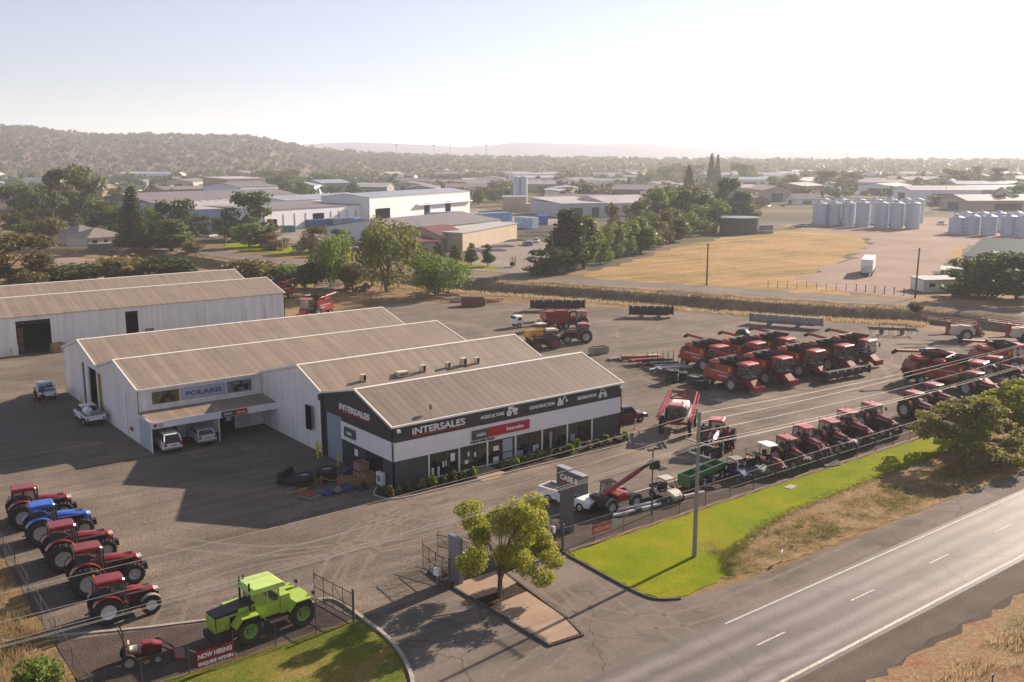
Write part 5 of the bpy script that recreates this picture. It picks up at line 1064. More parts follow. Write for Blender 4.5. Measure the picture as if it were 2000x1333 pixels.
# ---- side by side buggies
def buggy(label, loc, rz, m, roofm, grp=None):
    t = empty("side_by_side_buggy", loc, rz, label, "buggy", grp)
    q = MB(); q.box(-1.3, 1.2, -.45, .45, .35, .5); q.build("chassis", DARK, t)
    q = MB(); q.loft([ring(.45, .62, .5, 1.0, .1), ring(.9, .6, .5, .98, .12), ring(1.4, .42, .48, .72, .1)]); q.build("hood", m, t)
    for s in (-1, 1): q = MB(); q.prism([(-.9, .45), (.5, .45), (.5, .8), (-.2, .62), (-.9, .95)], s * .58, s * .66); q.build("side_panel", m, t)
    q = MB(); q.box(-1.45, -.7, -.62, .62, .75, .82); 
    for s in (-1, 1): q.box(-1.45, -.7, s * .58, s * .62, .82, 1.0)
    q.box(-1.47, -1.42, -.62, .62, .75, 1.0); q.build("cargo_box", BLACK, t)
    q = MB()
    for s in (-1, 1): q.tube([(.65, s * .58, .95), (.2, s * .5, 1.75), (-.6, s * .5, 1.75), (-.75, s * .58, .9)], .035, 5)
    q.tube([(.2, -.5, 1.75), (.2, .5, 1.75)], .03, 5); q.build("roll_cage", BLACK, t)
    q = MB(); q.loft([ring(-.7, .5, 1.76, 1.82, .02), ring(-.2, .54, 1.76, 1.86, .03), ring(.3, .5, 1.76, 1.8, .02)]); q.build("roof", roofm, t)
    q = MB(); 
    for s in (-1, 1): q.box(-.55, -.1, s * .08, s * .5, .6, .75); q.box(-.62, -.5, s * .08, s * .5, .75, 1.25)
    q.build("seat", BLACK, t)
    for x in (-1.0, 1.0):
        for s in (-1, 1): wheel(t, x, s * .62, .34, .26, GREY, 10, s)
    for s in (-1, 1): q = MB(); q.box(1.3, 1.4, s * .22, s * .42, .62, .72); q.build("headlight", LAMP, t)
    return t
BG = "side by side buggies by the front fence"
buggy("cream buggy with a pale roof between the telehandler and the green seeder box", (16.0, -15.6), R(-95), CREAM, surf("pale roof plastic", (.5, .46, .40), .5), BG)
buggy("dark blue buggy behind the fence, right of the green box", (24.5, -15.7), R(-100), surf("navy plastic", (.02, .03, .12), .4), surf("dusty grey canopy", (.22, .20, .17), .8), BG)
buggy("black and grey buggy next to the little canopied tractor", (26.7, -15.9), R(-100), surf("grey plastic", (.16, .15, .14), .5), BLACK, BG)
# ---- green seeder box
t = empty("seeder_box", (21.3, -14.6), R(8), "long green seed box implement on small wheels behind the power pole", "seeder")
q = MB(); q.prism([(-.55, 1.35), (-.5, .75), (.1, .45), (.6, .9), (.65, 1.35), (.55, 1.35), (.1, .65), (-.45, .9), (-.45, 1.35)], -2.7, 2.7)
q.v = [(y, -x, z) for x, y, z in q.v]; q.build("hopper", GREEN, t)
q = MB(); 
for x in (-2.7, -.9, .9, 2.7): q.prism([(-.55, 1.35), (-.5, .5), (.1, .3), (.6, .8), (.65, 1.35)], x - .03, x + .03) if False else q.box(x - .03, x + .03, -.66, .55, .4, 1.36, ty=1.0)
q.build("divider", GREEN, t); q = MB(); q.box(-2.6, 2.6, -.2, .2, .3, .42); q.tube([(-2.4, .2, .4), (-1.2, 1.5, .5)], .05, 5); q.build("frame", DARK, t)
for x in (-2.0, -.7, .7, 2.0): wheel(t, x, -.72, .33, .16, RIMW, 0, -1)
# ---- lying posts with blue ends, poles
for k, (a, b, lab) in enumerate(((PX(1198, 1003), PX(1375, 967), "upper white pipe with a blue sleeve lying along the fence"), (PX(1198, 1013), PX(1290, 990), "lower white pipe lying along the fence beside the other"))):
    a, b = Vector(a), Vector(b); t = empty("white_pipe", ((a.x + b.x) / 2, (a.y + b.y) / 2), math.atan2((b - a).y, (b - a).x), lab, "pipe", "pipes lying on the ground"); L = (b - a).length / 2
    q = MB(); q.tube([(-L, 0, .25), (L, 0, .25)], .11, 8); q.build("tube", WHITE, t); q = MB(); q.tube([(-L * .1, 0, .25), (L * .15, 0, .25)], .17, 8); q.build("sleeve", surf("dark blue sleeve", (.02, .04, .10), .6), t)
# ---------------------------------------------------------------- trees and plants
def leafmesh(name, blobs, n, size, seed, droop=0.0, flat=0.0, shell=0.55):
    "n small leaf faces spread through a set of blobs ((centre),(radii))"
    r = np.random.default_rng(seed)
    C = np.array([b[0] for b in blobs], float); Q = np.array([b[1] for b in blobs], float)
    wgt = (Q[:, 0] * Q[:, 1] + Q[:, 0] * Q[:, 2]); wgt /= wgt.sum(); k = r.choice(len(blobs), n, p=wgt)
    d = r.normal(size=(n, 3)); d /= np.linalg.norm(d, axis=1)[:, None]
    rad = shell + (1 - shell) * r.random(n) ** 0.6; rad *= 1 + 0.12 * r.normal(size=n)
    P = C[k] + d * Q[k] * rad[:, None]
    if droop: P[:, 2] -= droop * r.random(n) ** 2
    nn = r.normal(size=(n, 3)) + d * 0.9; nn[:, 2] += flat; nn /= np.linalg.norm(nn, axis=1)[:, None]
    a = np.cross(nn, r.normal(size=(n, 3))); a /= np.linalg.norm(a, axis=1)[:, None]; b = np.cross(nn, a)
    s = size * (0.6 + 0.8 * r.random(n))[:, None]; l = s * (1.0 + 0.5 * r.random(n))[:, None]
    if droop: b = b * 0.5 + np.array([0, 0, -0.8])
    V = np.stack([P - a * s * .5, P + b * l * .5, P + a * s * .5, P - b * l * .5], 1).reshape(-1, 3)
    return quadmesh(name, V)
def quadmesh(name, V):
    n = len(V) // 4; me = bpy.data.meshes.new(name); me.vertices.add(4 * n); me.vertices.foreach_set("co", V.ravel().astype(np.float32))
    me.loops.add(4 * n); me.loops.foreach_set("vertex_index", np.arange(4 * n, dtype=np.int32)); me.polygons.add(n)
    me.polygons.foreach_set("loop_start", np.arange(0, 4 * n, 4, dtype=np.int32)); me.update(calc_edges=True); return me
def trunkmesh(h, r0, limbs, seed, lean=0.03, multi=1):
    rr = random.Random(seed); m = MB()
    for k in range(multi):
        dx, dy = (rr.uniform(-.35, .35), rr.uniform(-.35, .35)) if multi > 1 else (rr.uniform(-lean, lean), rr.uniform(-lean, lean))
        m.tube([(0, 0, -0.1), (dx * h * .2, dy * h * .2, h * .3), (dx * h * .6, dy * h * .6, h * .7), (dx * h, dy * h, h)], r0, 7, r1=r0 * .4)
    for (c) in limbs:
        z0 = h * rr.uniform(.45, .95); v = Vector(c); st = Vector((0, 0, z0)); mid = st.lerp(v, .5) + Vector((0, 0, .1 * h))
        m.tube([tuple(st), tuple(mid), tuple(v)], r0 * .45, 5, r1=r0 * .12)
    return m
def blobs_for(kind, rr):
    B = []
    if kind == 'round':
        B.append(((0, 0, .60), (.32, .32, .34)))
        for i in range(9): a = rr.uniform(0, 6.28); q = rr.uniform(.18, .34); B.append(((q * math.cos(a), q * math.sin(a), rr.uniform(.42, .82)), (rr.uniform(.12, .20),) * 3))
    elif kind == 'gum':
        for i in range(13): a = rr.uniform(0, 6.28); q = rr.uniform(.05, .36); z = rr.uniform(.45, .92); B.append(((q * math.cos(a), q * math.sin(a), z), (rr.uniform(.10, .19), rr.uniform(.10, .19), rr.uniform(.07, .13))))
    elif kind == 'pepper':
        B.append(((0, 0, .5), (.28, .28, .42)))
        for i in range(10): a = rr.uniform(0, 6.28); q = rr.uniform(.12, .3); B.append(((q * math.cos(a), q * math.sin(a), rr.uniform(.3, .85)), (rr.uniform(.10, .16), rr.uniform(.10, .16), rr.uniform(.15, .26))))
    elif kind == 'oak':
        for i in range(16): a = rr.uniform(0, 6.28); q = rr.uniform(.0, .30); z = .35 + .5 * rr.random(); B.append(((q * math.cos(a), q * math.sin(a), z), (rr.uniform(.10, .17),) * 3))
    elif kind == 'column':
        for i in range(10): z = .18 + .078 * i; w_ = .15 * (1 - abs(z - .42) * 1.1); B.append(((rr.uniform(-.03, .03), rr.uniform(-.03, .03), z), (w_, w_, .09)))
    elif kind == 'cypress':
        for i in range(9): z = .08 + .1 * i; w_ = .13 * (1.05 - z); B.append(((0, 0, z), (w_, w_, .09)))
    elif kind == 'bush':
        for i in range(8): a = rr.uniform(0, 6.28); q = rr.uniform(0, .42); B.append(((q * math.cos(a), q * math.sin(a), rr.uniform(.3, .65)), (rr.uniform(.25, .42), rr.uniform(.25, .42), rr.uniform(.25, .38))))
    elif kind == 'pear':
        for i in range(9): z = .22 + .08 * i; w_ = .17 * (1.12 - z * .95); B.append(((rr.uniform(-.04, .04), rr.uniform(-.04, .04), z), (w_, w_, .08)))
    elif kind == 'full':
        for i in range(20): a = rr.uniform(0, 6.28); z = .10 + .80 * rr.random() ** .9; q = .34 * rr.random() ** .6 * (1.1 - .5 * abs(z - .4)); B.append(((q * math.cos(a), q * math.sin(a), z), (rr.uniform(.11, .17), rr.uniform(.11, .17), rr.uniform(.10, .15))))
    elif kind == 'mound':
        for i in range(80):
            a = rr.uniform(0, 6.28); e = rr.uniform(0, 1.35); q = .40 * math.cos(e) * rr.uniform(.55, 1.05); B.append(((q * math.cos(a), q * math.sin(a), .14 + .68 * math.sin(e) * rr.uniform(.7, 1)), (rr.uniform(.045, .085), rr.uniform(.045, .085), rr.uniform(.04, .07))))
    elif kind == 'low':
        for i in range(26): a = rr.uniform(0, 6.28); z = .18 + .72 * rr.random(); q = .42 * rr.random() ** .5 * (1.15 - .6 * abs(z - .4)); B.append(((q * math.cos(a), q * math.sin(a), z), (rr.uniform(.08, .14), rr.uniform(.08, .14), rr.uniform(.07, .11))))
    elif kind == 'clump':
        for i in range(20): a = rr.uniform(0, 6.28); z = .32 + .62 * rr.random(); q = (.36 if z < .75 else .2) * rr.random() ** .5; B.append(((q * math.cos(a), q * math.sin(a), z), (rr.uniform(.07, .13), rr.uniform(.07, .13), rr.uniform(.05, .10))))
    return B
F_DARK = foliage("dark green leaves", (.066, .090, .022), (.17, .195, .05), .34)
F_MID = foliage("olive leaves", (.11, .135, .035), (.27, .28, .08), .40)
F_BRIGHT = foliage("fresh green leaves", (.12, .185, .03), (.27, .33, .07), .45)
F_BROWN = foliage("brownish leaves", (.15, .125, .042), (.30, .24, .085), .38)
F_LIME = foliage("yellow green leaves", (.25, .27, .03), (.50, .47, .10), .5, dark=.7)
F_OLIVE = foliage("olive gold leaves", (.25, .24, .075), (.46, .41, .16), .5, dark=.7)
F_GREY = foliage("grey green leaves", (.13, .13, .065), (.27, .25, .14), .34)
F_STRAW = foliage("straw blades", (.40, .29, .15), (.64, .50, .31), .45, dark=.7)
F_WEED = foliage("weedy blades", (.10, .13, .025), (.26, .25, .06), .3)
TP = {}
BBX = {}
def treeproto(kind, mat, leaves, size, seed, name, w=1.0, trunk=.35, multi=1, droop=0.0, limbs=True, r0=.022):
    key = (kind, mat.name, leaves, seed)
    if key in TP: return TP[key]
    rr = random.Random(seed); B = [((c[0] * w, c[1] * w, c[2]), (q[0] * w, q[1] * w, q[2])) for c, q in blobs_for(kind, rr)]
    cm = leafmesh(name + "_crown", B, leaves, size, seed, droop); cm.materials.append(mat)
    tm = trunkmesh(trunk * 1.6, r0, [b[0] for b in B[::2]] if limbs else [], seed, multi=multi)
    tmp = tm.build("trunk", BARK); tmesh = tmp.data; bpy.data.objects.remove(tmp)
    TP[key] = (cm, tmesh); return TP[key]
def plant_tree(name, proto, loc, h, w=1.0, rz=None, label=None, cat="tree", group=None, z=0.0):
    rr = random.Random(int(loc[0] * 17 + loc[1] * 31)); rz = rr.uniform(0, 6.28) if rz is None else rz
    t = empty(name, (loc[0], loc[1], z), rz, label, cat, group); t.scale = (h * w, h * w, h)
    c = bpy.data.objects.new("crown", proto[0]); col.objects.link(c); c.parent = t
    if proto[1] is not None: k = bpy.data.objects.new("trunk", proto[1]); col.objects.link(k); k.parent = t
    return t
def tree_px(name, proto, px, py, top, wpx=None, natw=.72, label=None, group=None, cat="tree", wmul=1.0):
    h = HT(px, py, top); x, y = PX(px, py); d = (x - CAM[0]) * FW.x + (y - CAM[1]) * FW.y
    k = proto[0].name
    if k not in BBX:
        a = np.empty(len(proto[0].vertices) * 3, np.float32); proto[0].vertices.foreach_get("co", a); a = a.reshape(-1, 3)
        BBX[k] = (np.percentile(a[:, 0], 97) - np.percentile(a[:, 0], 3), np.percentile(a[:, 2], 99.5))
    bw, bh = BBX[k]; h = h / bh; w = (wpx * d / 1905.0) / (h * bw) if wpx else 1.0
    return plant_tree(name, proto, (x, y), h, w * wmul, None, label, cat, group)
pr_clump = treeproto('low', F_LIME, 24000, .0175, 11, "street_tree", 1.12, .22, 3, r0=.024)
tree_px("street_tree", pr_clump, 975, 1166, 972, 186, 0, "yellow green clumpy street tree growing from the paved median at the entrance")
pr_gold = treeproto('mound', F_OLIVE, 15000, .024, 15, "yard_tree", 1.5, .2, 2)
tree_px("wattle_tree", pr_gold, 1892, 896, 778, 186, 0, "wide olive brown tree on the lawn edge beside the highway")
pr_l2 = treeproto('mound', F_LIME, 13000, .025, 19, "yard_tree", 1.4, .2, 2)
tree_px("street_tree", pr_l2, 1978, 862, 748, 165, 0, "bright yellow green tree behind the olive brown one at the right edge")
# garden shrubs along the show room
sh = treeproto('bush', F_BROWN, 160, .30, 3, "shrub", .9, .2, 1, r0=.03); sh2 = treeproto('bush', F_BRIGHT, 160, .30, 5, "shrub", .8, .2, 1, r0=.03)
rr_ = random.Random(8)
sx = [-1.3, -.2, .9, 2.0, 2.9, 4.1, 5.0, 5.9, 7.1, 10.6, 11.6, 12.6, 13.7, 14.7, 15.9, 17.0, 18.1, 19.3, 20.5, 21.7, 22.8, 23.9, 25.2]
for i, x in enumerate(sx):
    o = plant_tree("shrub", sh2 if i % 3 else sh, (x, -1.25 + rr_.uniform(-.35, .3)), rr_.uniform(.7, 1.15), rr_.uniform(.6, .85), None, "small garden shrub in the mulch bed along the show room front", "shrub", "shrubs in the show room garden bed")
# weeping trees and others behind the yard
P_PEP = treeproto('pepper', F_MID, 6500, .030, 21, "weeping", 1.15, .3, 2, droop=.09)
P_PEP2 = treeproto('pepper', F_BRIGHT, 5500, .032, 22, "weeping", 1.1, .3, 2, droop=.08)
P_RND = treeproto('full', F_DARK, 4600, .040, 23, "round", 1.0, .25)
P_RND2 = treeproto('full', F_BRIGHT, 3800, .040, 24, "round", 1.05, .25)
P_RNDB = treeproto('full', F_BROWN, 7000, .034, 25, "round", 1.15, .25)
P_GUM = treeproto('gum', F_GREY, 2600, .036, 26, "gum", 1.0, .4, 1)
P_GUM2 = treeproto('gum', F_MID, 3000, .038, 27, "gum", 1.05, .35, 1)
P_COL = treeproto('column', F_MID, 3600, .034, 28, "casuarina", 1.1, .3)
P_COLD = treeproto('column', F_DARK, 3600, .036, 29, "casuarina", 1.3, .3)
P_PEAR = treeproto('pear', F_DARK, 1300, .045, 30, "pear", 1.5, .2)
P_OAK = treeproto('full', F_MID, 4200, .038, 31, "oak", 1.05, .25)
P_OAKD = treeproto('full', F_DARK, 4200, .040, 32, "oak", 1.1, .25)
P_OAKB = treeproto('full', F_BROWN, 3600, .040, 33, "oak", 1.1, .25)
P_BSH = treeproto('bush', F_DARK, 2200, .07, 34, "bush", .8, .1); P_BSHB = treeproto('bush', F_BROWN, 2200, .07, 35, "bush", .8, .1); P_BSHM = treeproto('bush', F_BRIGHT, 2000, .07, 36, "bush", .8, .1)
tree_px("weeping_tree", P_PEP, 757, 570, 430, 125, .85, "tallest weeping tree behind the yard, left of the rounder bright one")
tree_px("weeping_tree", P_PEP2, 648, 562, 458, 72, .8, "narrow fresh green weeping tree left of the tallest one")
tree_px("weeping_tree", P_PEP2, 853, 578, 492, 98, .8, "broad fresh green weeping tree above the pile of timber")
tree_px("bushy_tree", P_RNDB, 20, 560, 460, 150, .95, "big brown green tree at the left edge behind the store shed")
for a in ((160, 552, 516, 78, P_BSH, "low dark bush behind the store shed, leftmost of three"), (245, 552, 500, 90, P_BSHB, "round dark bush in the middle behind the store shed"), (340, 552, 502, 72, P_BSH, "dark bush right of the middle one behind the store shed"), (505, 562, 508, 78, P_BSHB, "green brown bush at the end of the store shed roof"), (565, 560, 518, 50, P_BSHM, "bright green bush beside the weeping trees"), (615, 562, 512, 45, P_BSH, "dark narrow bush at the foot of the fresh green weeping tree"), (690, 565, 518, 40, P_BSHB, "scrubby bush between the two left weeping trees")):
    tree_px("bush", a[4], a[0], a[1], a[2], a[3], 1.15, a[5], cat="bush")
tree_px("conifer_bush", P_BSHM, 85, 1345, 1290, 75, 1.1, "fresh green bush at the bottom left corner by the fence", cat="bush")
tree_px("bush", P_BSHB, 1790, 610, 590, 24, 1.1, "small dark bush on the far drain bank", cat="bush"); tree_px("bush", P_BSHB, 1660, 648, 640, 22, 1.1, "little grey bush by the drain fence, right of the boom sprayer", cat="bush") if False else None
tree_px("bush", treeproto('bush', F_GREY, 1200, .08, 40, "bush", .8, .1), 1911, 656, 643, 20, 1.1, "little grey bush on the grass edge right of the boom sprayer", cat="bush")
# ---------------------------------------------------------------- fences, gates, poles
def chainlink(name):
    m = bpy.data.materials.new(name); m.use_nodes = True; t = m.node_tree; b = t.nodes["Principled BSDF"]; L = t.links.new
    b.inputs["Base Color"].default_value = (.10, .095, .09, 1); b.inputs["Roughness"].default_value = .6
    tc = _n(m, "ShaderNodeTexCoord"); outs = []
    for ang in (45, -45):
        mp = _n(m, "ShaderNodeMapping"); mp.inputs["Rotation"].default_value = (R(0), R(ang), 0); L(tc.outputs["Object"], mp.inputs[0])
        sp = _n(m, "ShaderNodeSeparateXYZ"); L(mp.outputs[0], sp.inputs[0])
        d = _n(m, "ShaderNodeMath", operation='DIVIDE'); L(sp.outputs[0], d.inputs[0]); d.inputs[1].default_value = .06
        f = _n(m, "ShaderNodeMath", operation='FRACT'); L(d.outputs[0], f.inputs[0]); c = _n(m, "ShaderNodeMath", operation='LESS_THAN'); L(f.outputs[0], c.inputs[0]); c.inputs[1].default_value = .10; outs.append(c.outputs[0])
    mx = _n(m, "ShaderNodeMath", operation='MAXIMUM'); L(outs[0], mx.inputs[0]); L(outs[1], mx.inputs[1]); L(mx.outputs[0], b.inputs["Alpha"]); return m
LINK = chainlink("chain link"); POSTM = surf("dark galvanised post", (.075, .07, .065), .6)
def fence(a, b, n, h, label, cat="fence", group=None, link=True, rail=True, r=.03, m=POSTM, name="wire_fence"):
    A_, B_ = Vector(a), Vector(b); d = (B_ - A_).normalized(); L = (B_ - A_).length
    t = empty(name, (a[0], a[1]), math.atan2(d.y, d.x), label, cat, group)
    p0 = MB(); p0.tube([(0, 0, 0), (0, 0, h)], r, 5); po = p0.build("post", m, t)
    for i in range(1, n): c = dup(po, parent=t); c.location = (L * i / (n - 1), 0, 0)
    w_ = MB()
    for z in ((h - .03, .03, h * .5) if rail else (.05, h - .05, h * .5, h * .75)): w_.tube([(0, 0, z), (L, 0, z)], .012 if rail else .008, 3)
    w_.build("rail_wire", m, t)
    if link: q = MB(); q.add([(0, 0, .03), (L, 0, .03), (L, 0, h - .03), (0, 0, h - .03)], [(0, 1, 2, 3)]); q.build("mesh", LINK, t)
    return t
fence((2.45, -18.45), (62, -18.55), 21, 1.75, "dark chain link fence between the machine row and the lawn, right of the driveway")
fence((-14.1, -18.75), (-28.8, -18.6), 7, 1.75, "dark chain link fence behind the hiring banner, left of the driveway")
fence((-28.8, -18.6), (-28.3, 8.0), 8, 1.6, "chain link fence down the left side beside the straw coloured slope")
dp = [tuple(p) for p in offs(T, sgn * 17.5)]
a_, b_ = dp[24], dp[60]
for i, (k0, k1) in enumerate(((30, 44), (44, 60), (60, 78), (78, 98))):
    if k1 < len(dp): fence(dp[k0], dp[k1], max(4, int((Vector(dp[k1]) - Vector(dp[k0])).length / 4)), 1.3, "thin wire fence along the near edge of the drain, behind the machines", group="wire fences along the drain", link=False, r=.04)
fence(PX(1500, 562), PX(1672, 570), 10, 1.5, "wire fence at the near edge of the golden paddock", link=False, r=.06)
fence(PX(1672, 570), PX(1765, 578), 6, 1.6, "gate across the gravel drive beyond the lane", "gate", link=False, r=.10, name="farm_gate")
def gate(a, b, h, label):
    A_, B_ = Vector(a), Vector(b); d = (B_ - A_).normalized(); L = (B_ - A_).length
    t = empty("swing_gate", (a[0], a[1]), math.atan2(d.y, d.x), label, "gate", "open entrance gates"); f = MB()
    for z in (.15, h * .52, h): f.tube([(0, 0, z), (L, 0, z)], .03, 5)
    for i in range(5): f.tube([(L * i / 4, 0, .12), (L * i / 4, 0, h + (.25 if i in (0, 4) else .12))], .022, 4)
    f.tube([(0, 0, .15), (L * .5, 0, h)], .02, 4); f.tube([(L * .5, 0, .15), (L, 0, h)], .02, 4); f.build("gate_frame", POSTM, t)
    q = MB(); q.add([(0, 0, .15), (L, 0, .15), (L, 0, h), (0, 0, h)], [(0, 1, 2, 3)]); q.build("mesh", LINK, t); return t
gate((-14.1, -18.7), (-14.6, -14.7), 1.75, "open mesh gate behind the green tractor, left of the driveway")
gate((-7.1, -18.5), (-6.75, -14.9), 1.75, "open mesh gate beside the grey column on the median, hinged at its left end")
gate((2.46, -18.4), (3.4, -14.9), 1.6, "open mesh gate at the foot of the pylon sign")
gate((-3.6, -17.9), (-5.0, -14.0), 1.7, "open mesh gate behind the yellow green street tree")
for (x, y), lab in (((-14.1, -18.75), "thick gate post at the left side of the entrance"), ((-7.1, -18.55), "thick gate post beside the grey column on the median"), ((2.46, -18.5), "thick gate post at the corner of the bright lawn")):
    t = empty("gate_post", (x, y), 0, lab, "gate post", "entrance gate posts"); q = MB(); q.tube([(0, 0, 0), (0, 0, 2.0)], .075, 8); q.build("post", POSTM, t); q = MB(); q.lathe([(.09, 0), (.09, .04), (0, .1)], (0, 0, 2.0), 'z', 8); q.build("cap", POSTM, t)
# banners tied to the fence
def banner(label, x0, x1, z0, z1, y, lines, m, tx=LETW):
    t = empty("fence_banner", (x0, y), 0, label, "banner"); L = x1 - x0; q = MB(); n = 10; V = []; F = []
    for i in range(n + 1):
        for j in range(5): V.append((L * i / n, -.03 * math.sin(i * 1.7 + j) , z0 + (z1 - z0) * j / 4 + (-.05 * math.sin(math.pi * i / n) if j == 4 else .03 * math.sin(math.pi * i / n) if j == 0 else 0)))
    for i in range(n):
        for j in range(4): a = i * 5 + j; F.append((a, a + 5, a + 6, a + 1))
    q.add(V, F); c = q.build("cloth", m, t)
    for s_, sz, zz, fx, w_ in lines: text(s_, sz, tx, c, "lettering", (L * fx, -.05, zz), (1, 0, 0), (0, 0, 1), .005, w_, bold=.012)
    q = MB(); q.tube([(0, 0, z1), (-.3, 0, z1 + .2)], .015, 3); q.tube([(L, 0, z1), (L + .2, 0, z1 + .1)], .015, 3); q.build("tie", LETW, t); return t
BANR = surf("maroon banner cloth", (.27, .018, .032), .7, var=.1)
banner("maroon hiring banner tied to the fence in front of the green tractor", -23.6, -21.5, .30, 1.28, -18.9, (("NOW HIRING", .36, .82, .05, 1.85), ("ENQUIRE WITHIN", .26, .42, .05, 1.9)), BANR)
banner("faded red CROPLANDS banner on the fence near the telehandler", 5.1, 7.0, .62, 1.30, -18.6, (("CROPLANDS", .38, .80, .06, 1.7),), surf("faded red banner", (.42, .07, .06), .7), surf("pinkish letters", (.7, .42, .38), .7))
t = empty("small_sign", (7.1, -18.6), 0, "small pale green square sign on the fence right of the red banner", "sign"); q = MB(); q.box(0, .45, -.03, 0, .75, 1.3); q.build("panel", surf("pale green sign", (.30, .38, .33), .6), t)
q = MB()
for x_ in (.06, .39): q.tube([(x_, .01, 0), (x_, .01, .8)], .02, 5)
q.build("bracket", STEEL, t)
# pylon sign
t = empty("pylon_sign", (5.3, -15.6), 0, "tall dark grey pylon sign at the driveway corner with white letters and a red bar", "sign")
PYL = surf("pylon grey", (.115, .115, .12), .5, var=.08)
q = MB(); q.box(-.16, .16, -.68, .55, 0, 3.4); q.build("column", PYL, t)
q = MB(); q.box(-.24, .24, -2.05, .85, 3.32, 4.66); q.box(-.24, .24, -.45, .85, 4.66, 4.76); bx = q.build("sign_box", PYL, t)
q = MB(); q.box(-.27, .27, -2.08, -.46, 4.66, 4.72); q.box(-.27, .27, -.45, .88, 4.76, 4.82); q.build("top_trim", STEEL, bx)
text("CASE II", .52, LETW, bx, "lettering", (-.26, .42, 3.95), (0, -1, 0), (0, 0, 1), .012, 1.85, bold=.02)
q = MB(); q.box(-.26, -.24, -1.35, .42, 3.74, 3.84); q.build("red_bar", SIGNR, bx); q = MB(); q.box(-.26, -.24, -1.1, -.3, 3.60, 3.66); q.build("small_print", surf("dull red print", (.3, .05, .04), .6), bx)
t = empty("sign_column", (-6.2, -17.95), 0, "plain grey sheet metal column standing on the median behind the tree", "column"); q = MB(); q.box(-.14, .14, -.62, .62, 0, 3.15); q.build("panel", surf("column grey", (.20, .205, .215), .5, var=.12), t); q = MB(); q.box(-.2, .2, -.68, .68, 0, .08); q.build("base", CONC, t)
# keypad box and cabinet near the gates
for (x, y), lab in (((3.1, -16.6), "white intercom box inside the right hand gate"), ((-7.4, -17.6), "white paper notice box beside the median gate"), ((-4.6, -16.6), "low white cap on the median dirt")):
    t = empty("intercom_box", (x, y), .3, lab, "box"); q = MB(); q.box(-.05, .05, -.05, .05, 0, .8); q.build("stand", GREY, t); q = MB(); q.box(-.16, .16, -.2, .2, .7, 1.15, tx=.8); q.build("case", WHITE, t)
# power pole with two cross arms and wires
t = empty("power_pole", (9.05, -24.7), 0, "tall grey power pole with two steel cross arms rising from the lawn", "power pole")
CPOLE = surf("grey weathered pole", (.26, .24, .22), .85, var=.2, scale=2); q = MB(); q.tube([(0, 0, -.1), (0, 0, 5), (0, 0, 10.3)], .165, 10, r1=.11); q.build("pole", CPOLE, t)
for z, hw in ((8.05, 1.3), (7.2, .95)):
    q = MB(); q.box(.10, .20, -hw, hw, z, z + .09); a1 = q.build("cross_arm", STEEL, t)
    for y in ((-1.2, -.75, 1.2) if z > 8 else (-.9, -.3, .85)):
        q = MB(); q.lathe([(.03, 0), (.05, .05), (.03, .12), (.05, .18), (.02, .28)], (.15, y, z + .09), 'z', 8); q.build("insulator", surf("brown insulator", (.35, .3, .28), .3), a1)
WIREM = surf("aluminium wire", (.55, .50, .45), .4, .2)
def wire(pts, lab, r=.0095):
    t = empty("power_line", pts[0], 0, lab, "power line", "overhead power lines"); L = []
    for i in range(len(pts) - 1):
        a, b = Vector(pts[i]), Vector(pts[i + 1]); sag = (b - a).length ** 2 * .00016
        for j in range(12): u_ = j / 12; p = a.lerp(b, u_); p.z -= 4 * sag * u_ * (1 - u_); L.append(tuple(p - Vector(pts[0])))
    L.append(tuple(Vector(pts[-1]) - Vector(pts[0]))); q = MB(); q.tube(L, r, 4); q.build("wire", WIREM, t)
for i, (y, z, lab) in enumerate(((-1.2, 8.45, "overhead wire from the outer end of the upper cross arm"), (-.75, 8.45, "overhead wire from the upper cross arm, second from its outer end"), (1.2, 8.45, "overhead wire from the inner end of the upper cross arm"), (0.0, 10.2, "highest overhead wire, from the pole top"), (.85, 7.55, "overhead wire from the inner end of the lower cross arm"))):
    wire([(-62, -24.7 + y, z + .2), (9.2, -24.7 + y, z), (84, -24.7 + y, z + .25)], lab, .0095)
wire([(9.2, -24.7, 9.6), (84, -24.7, 10.6)], "overhead wire second from the top, running right from the pole")
# yard lamp pole
t = empty("lamp_pole", (12.6, -17.2), 0, "slim dark pole with twin flood lights between the telehandler and the cream buggy", "light pole"); q = MB(); q.tube([(0, 0, 0), (0, 0, 5.2)], .055, 7); q.build("pole", POSTM, t)
q = MB(); q.tube([(-.35, .1, 5.15), (.35, -.1, 5.15)], .03, 5); q.build("arm", POSTM, t)
for s in (-1, 1): q = MB(); q.box(s * .35 - .16, s * .35 + .16, -.14, .14, 5.15, 5.3); q.build("flood_light", POSTM, t)
for (px, py, top, lab) in ((1380, 558, 476, "lone timber pole standing in front of the golden paddock"), (1787, 583, 485, "dark leaning pole beside the gravel drive gate")):
    t = empty("timber_pole", PX(px, py), 0, lab, "pole"); h = HT(px, py, top); q = MB(); q.tube([(0, 0, 0), (.25 if px > 1700 else 0, 0, h)], .19, 7, r1=.13); q.build("pole", BARK, t); q = MB(); q.box(-.06 + (.25 if px > 1700 else 0), .06 + (.25 if px > 1700 else 0), -.35, .35, h - .4, h - .3); q.build("cross_arm", BARK, t)
